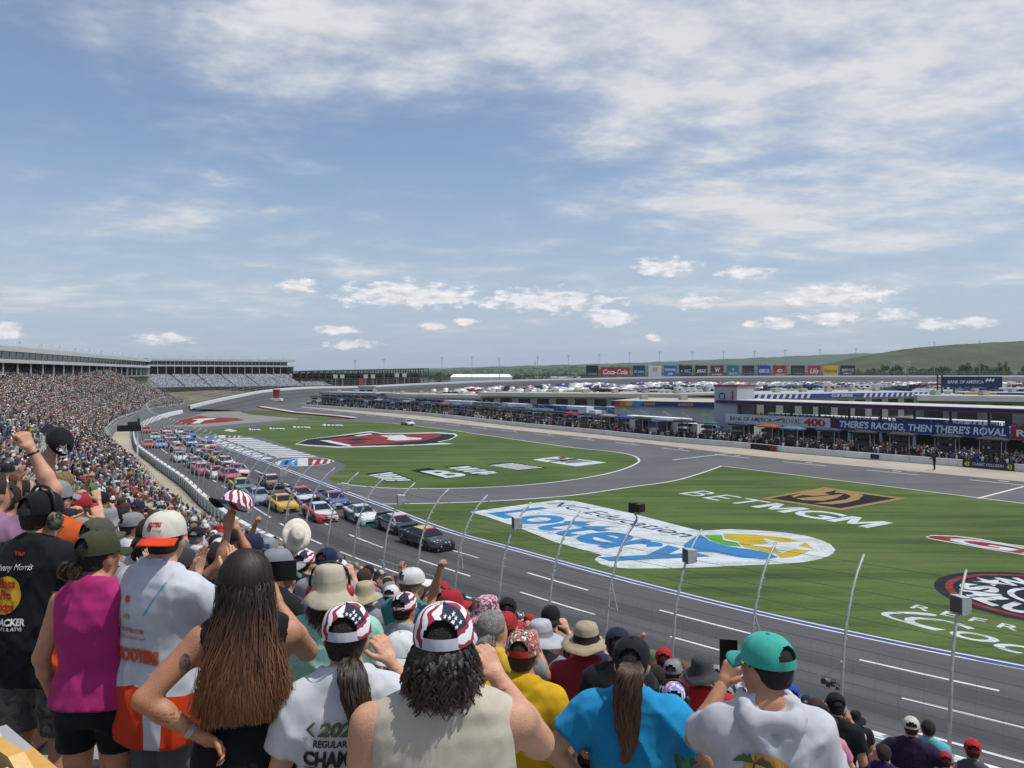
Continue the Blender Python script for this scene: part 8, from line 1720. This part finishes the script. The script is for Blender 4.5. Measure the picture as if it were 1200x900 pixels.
CARS = [(500,639,(K_,'#17181c','#c0b234',K_,'#202125'),'black race car with yellow roof leading the field'),(467,622,(K_,'#a9acae','#c2c5c7','#8a8d90',K_),'black and silver race car just behind the leader'),(424,610,(W_,'#d6d8d8','#c8cacb','#1d5a5c','#2aa39a'),'white and teal race car with white bonnet'),(375,607,('#c6c9cc','#a92a34','#c9cccf','#b63a42','#a3222a'),'red white and blue race car behind the white bonnet'),
(391,592,('#23306a','#33449a','#b8363c','#c3c6c8','#262f66'),'navy race car with red and white roof'),(331,596,('#c59a12','#cfa414','#c99f14','#b2880e','#1b1b1d'),'bright yellow race car'),(353,586,('#c4c8cc','#1a1b20','#b2303c','#22304e','#c2607a'),'white race car with black bonnet and pink trim'),(303,588,('#8d939b','#9aa0a8','#9ba1a8','#6d747e','#2a3f9a'),'silver grey race car with blue lip'),
(283,575,('#a8c81c','#1f6a6e','#b0d020','#2c3a3e','#a8c81c'),'lime green race car with teal bonnet'),(318,570,('#17181b','#8a7a48','#c8cacb','#5f5538','#17181b'),'black and gold race car on the inside lane'),(279,556,('#b8282e','#d0d2d3','#b22a30','#c9cbcc','#b8282e'),'red race car with white bonnet'),(269,562,('#a52c44','#b83c56','#b0384e','#7d2034','#2a2b2e'),'crimson race car beside the lime car'),
(253,559,('#c9cbcd','#d2d4d5','#b2343a','#a22a30','#a82a30'),'white race car with red lip'),(237,555,('#b64a5a','#c25a68','#c9cacc','#8e2f3e','#1c1c1e'),'rose pink race car between two white ones'),(229,547,('#c8cbcd','#8a8f98','#cccfd0','#4c5260','#1c1c1e'),'white race car with grey bonnet'),(264,546,('#cfd0d2','#22242a','#d0d1d3','#26282e','#b4262c'),'white race car with dark bonnet on the inside line'),
(254,540,('#b98a1e','#c49628','#c69a2a','#8c6a16','#1c1c1e'),'amber yellow race car behind the white ones'),(246,537,('#2f6f96','#3f86b0','#3c80a8','#1f4c68','#1c1c1e'),'steel blue race car'),(211,540,('#d0d2d3','#d6d8d9','#cbcdcf','#9fa4a8','#1c1c1e'),'plain white race car on the outside lane'),(234,531,('#c5c8ca','#b8323a','#cccdce','#56606c','#1c1c1e'),'white race car with red bonnet'),
(209,529,('#aeb2b6','#b44048','#b9bcc0','#5a6068','#1c1c1e'),'light grey race car with red bonnet'),(244,526,('#b2323c','#c4c6c8','#b63a44','#7e242c','#1c1c1e'),'scarlet race car with pale bonnet'),(223,522,('#3a6fae','#ccd0d4','#3d74b4','#28507e','#1c1c1e'),'blue race car with white bonnet'),(188,524,('#6f9cc4','#86aed0','#78a4ca','#4c7498','#1c1c1e'),'pale blue race car near the outside wall'),
(174,524,('#c04a26','#cc5a34','#c85630','#8c3218','#1c1c1e'),'orange red race car hugging the wall'),(199,516,('#c9cbcc','#40464e','#c6c8ca','#747a80','#1c1c1e'),'white race car with slate bonnet'),(216,515,('#2a2d33','#b9bcc0','#2e3138','#8d9298','#1c1c1e'),'charcoal race car with silver bonnet'),(211,509,('#cdd0d1','#ced0d2','#c93f3f','#a0a5a9','#1c1c1e'),'white race car with red roof'),
(195,508,('#b83a3a','#d0d2d2','#d2d4d4','#92282a','#1c1c1e'),'red race car with white roof'),(222,512,('#2f64b4','#3a70c0','#3a70c0','#244c8a','#1c1c1e'),'bright blue race car at the tail'),(171,507,('#a83038','#b63c44','#c7c9ca','#7c2026','#1c1c1e'),'dark red race car by the wall at the tail'),(182,515,('#b9bdc1','#c5c9cc','#9aa0a6','#7c8288','#1c1c1e'),'silver race car by the wall'),(203,522,('#8c2f6a','#c8cacc','#96386f','#5e1f47','#1c1c1e'),'purple race car with white bonnet')]
for px_, py_, c, lb in CARS: race_car(px_, py_, c, lb, random.uniform(-.03,.03))
# a pale safety car rolling on pit road
p = G(478, 498); t = PITW.tan(PITW.near(p.x, p.y)[0], 4.)
e = race_car(478, 498, (W_, W_, W_, '#9aa0a6', '#1c1c1e'), 'white safety car alone on pit road'); e['group'] = ''; del e['group']; e.rotation_euler = (0,0,atan2(-t[1], -t[0])); e.name = 'safety_car'; e['category'] = 'car'
# ---------------------------------------------------------------- air
hb = MB(); hb.box((300, 1900, 56), (7600, 5000, 121)); hz_o = hb.build('haze', None); hz_o.data.materials.clear(); tag(hz_o, 'thin summer haze lying over the whole speedway', 'haze', kind='stuff')
hm_ = bpy.data.materials.new('haze_air'); hm_.use_nodes = True; T = NT(hm_.node_tree); T.n.clear(); vol = T.node('ShaderNodeVolumePrincipled'); vol.inputs['Color'].default_value = (.82,.90,1.0,1); vol.inputs['Density'].default_value = .00007; vol.inputs['Anisotropy'].default_value = .2
out_ = T.node('ShaderNodeOutputMaterial'); T.l.new(vol.outputs[0], out_.inputs['Volume']); hz_o.data.materials.append(hm_)
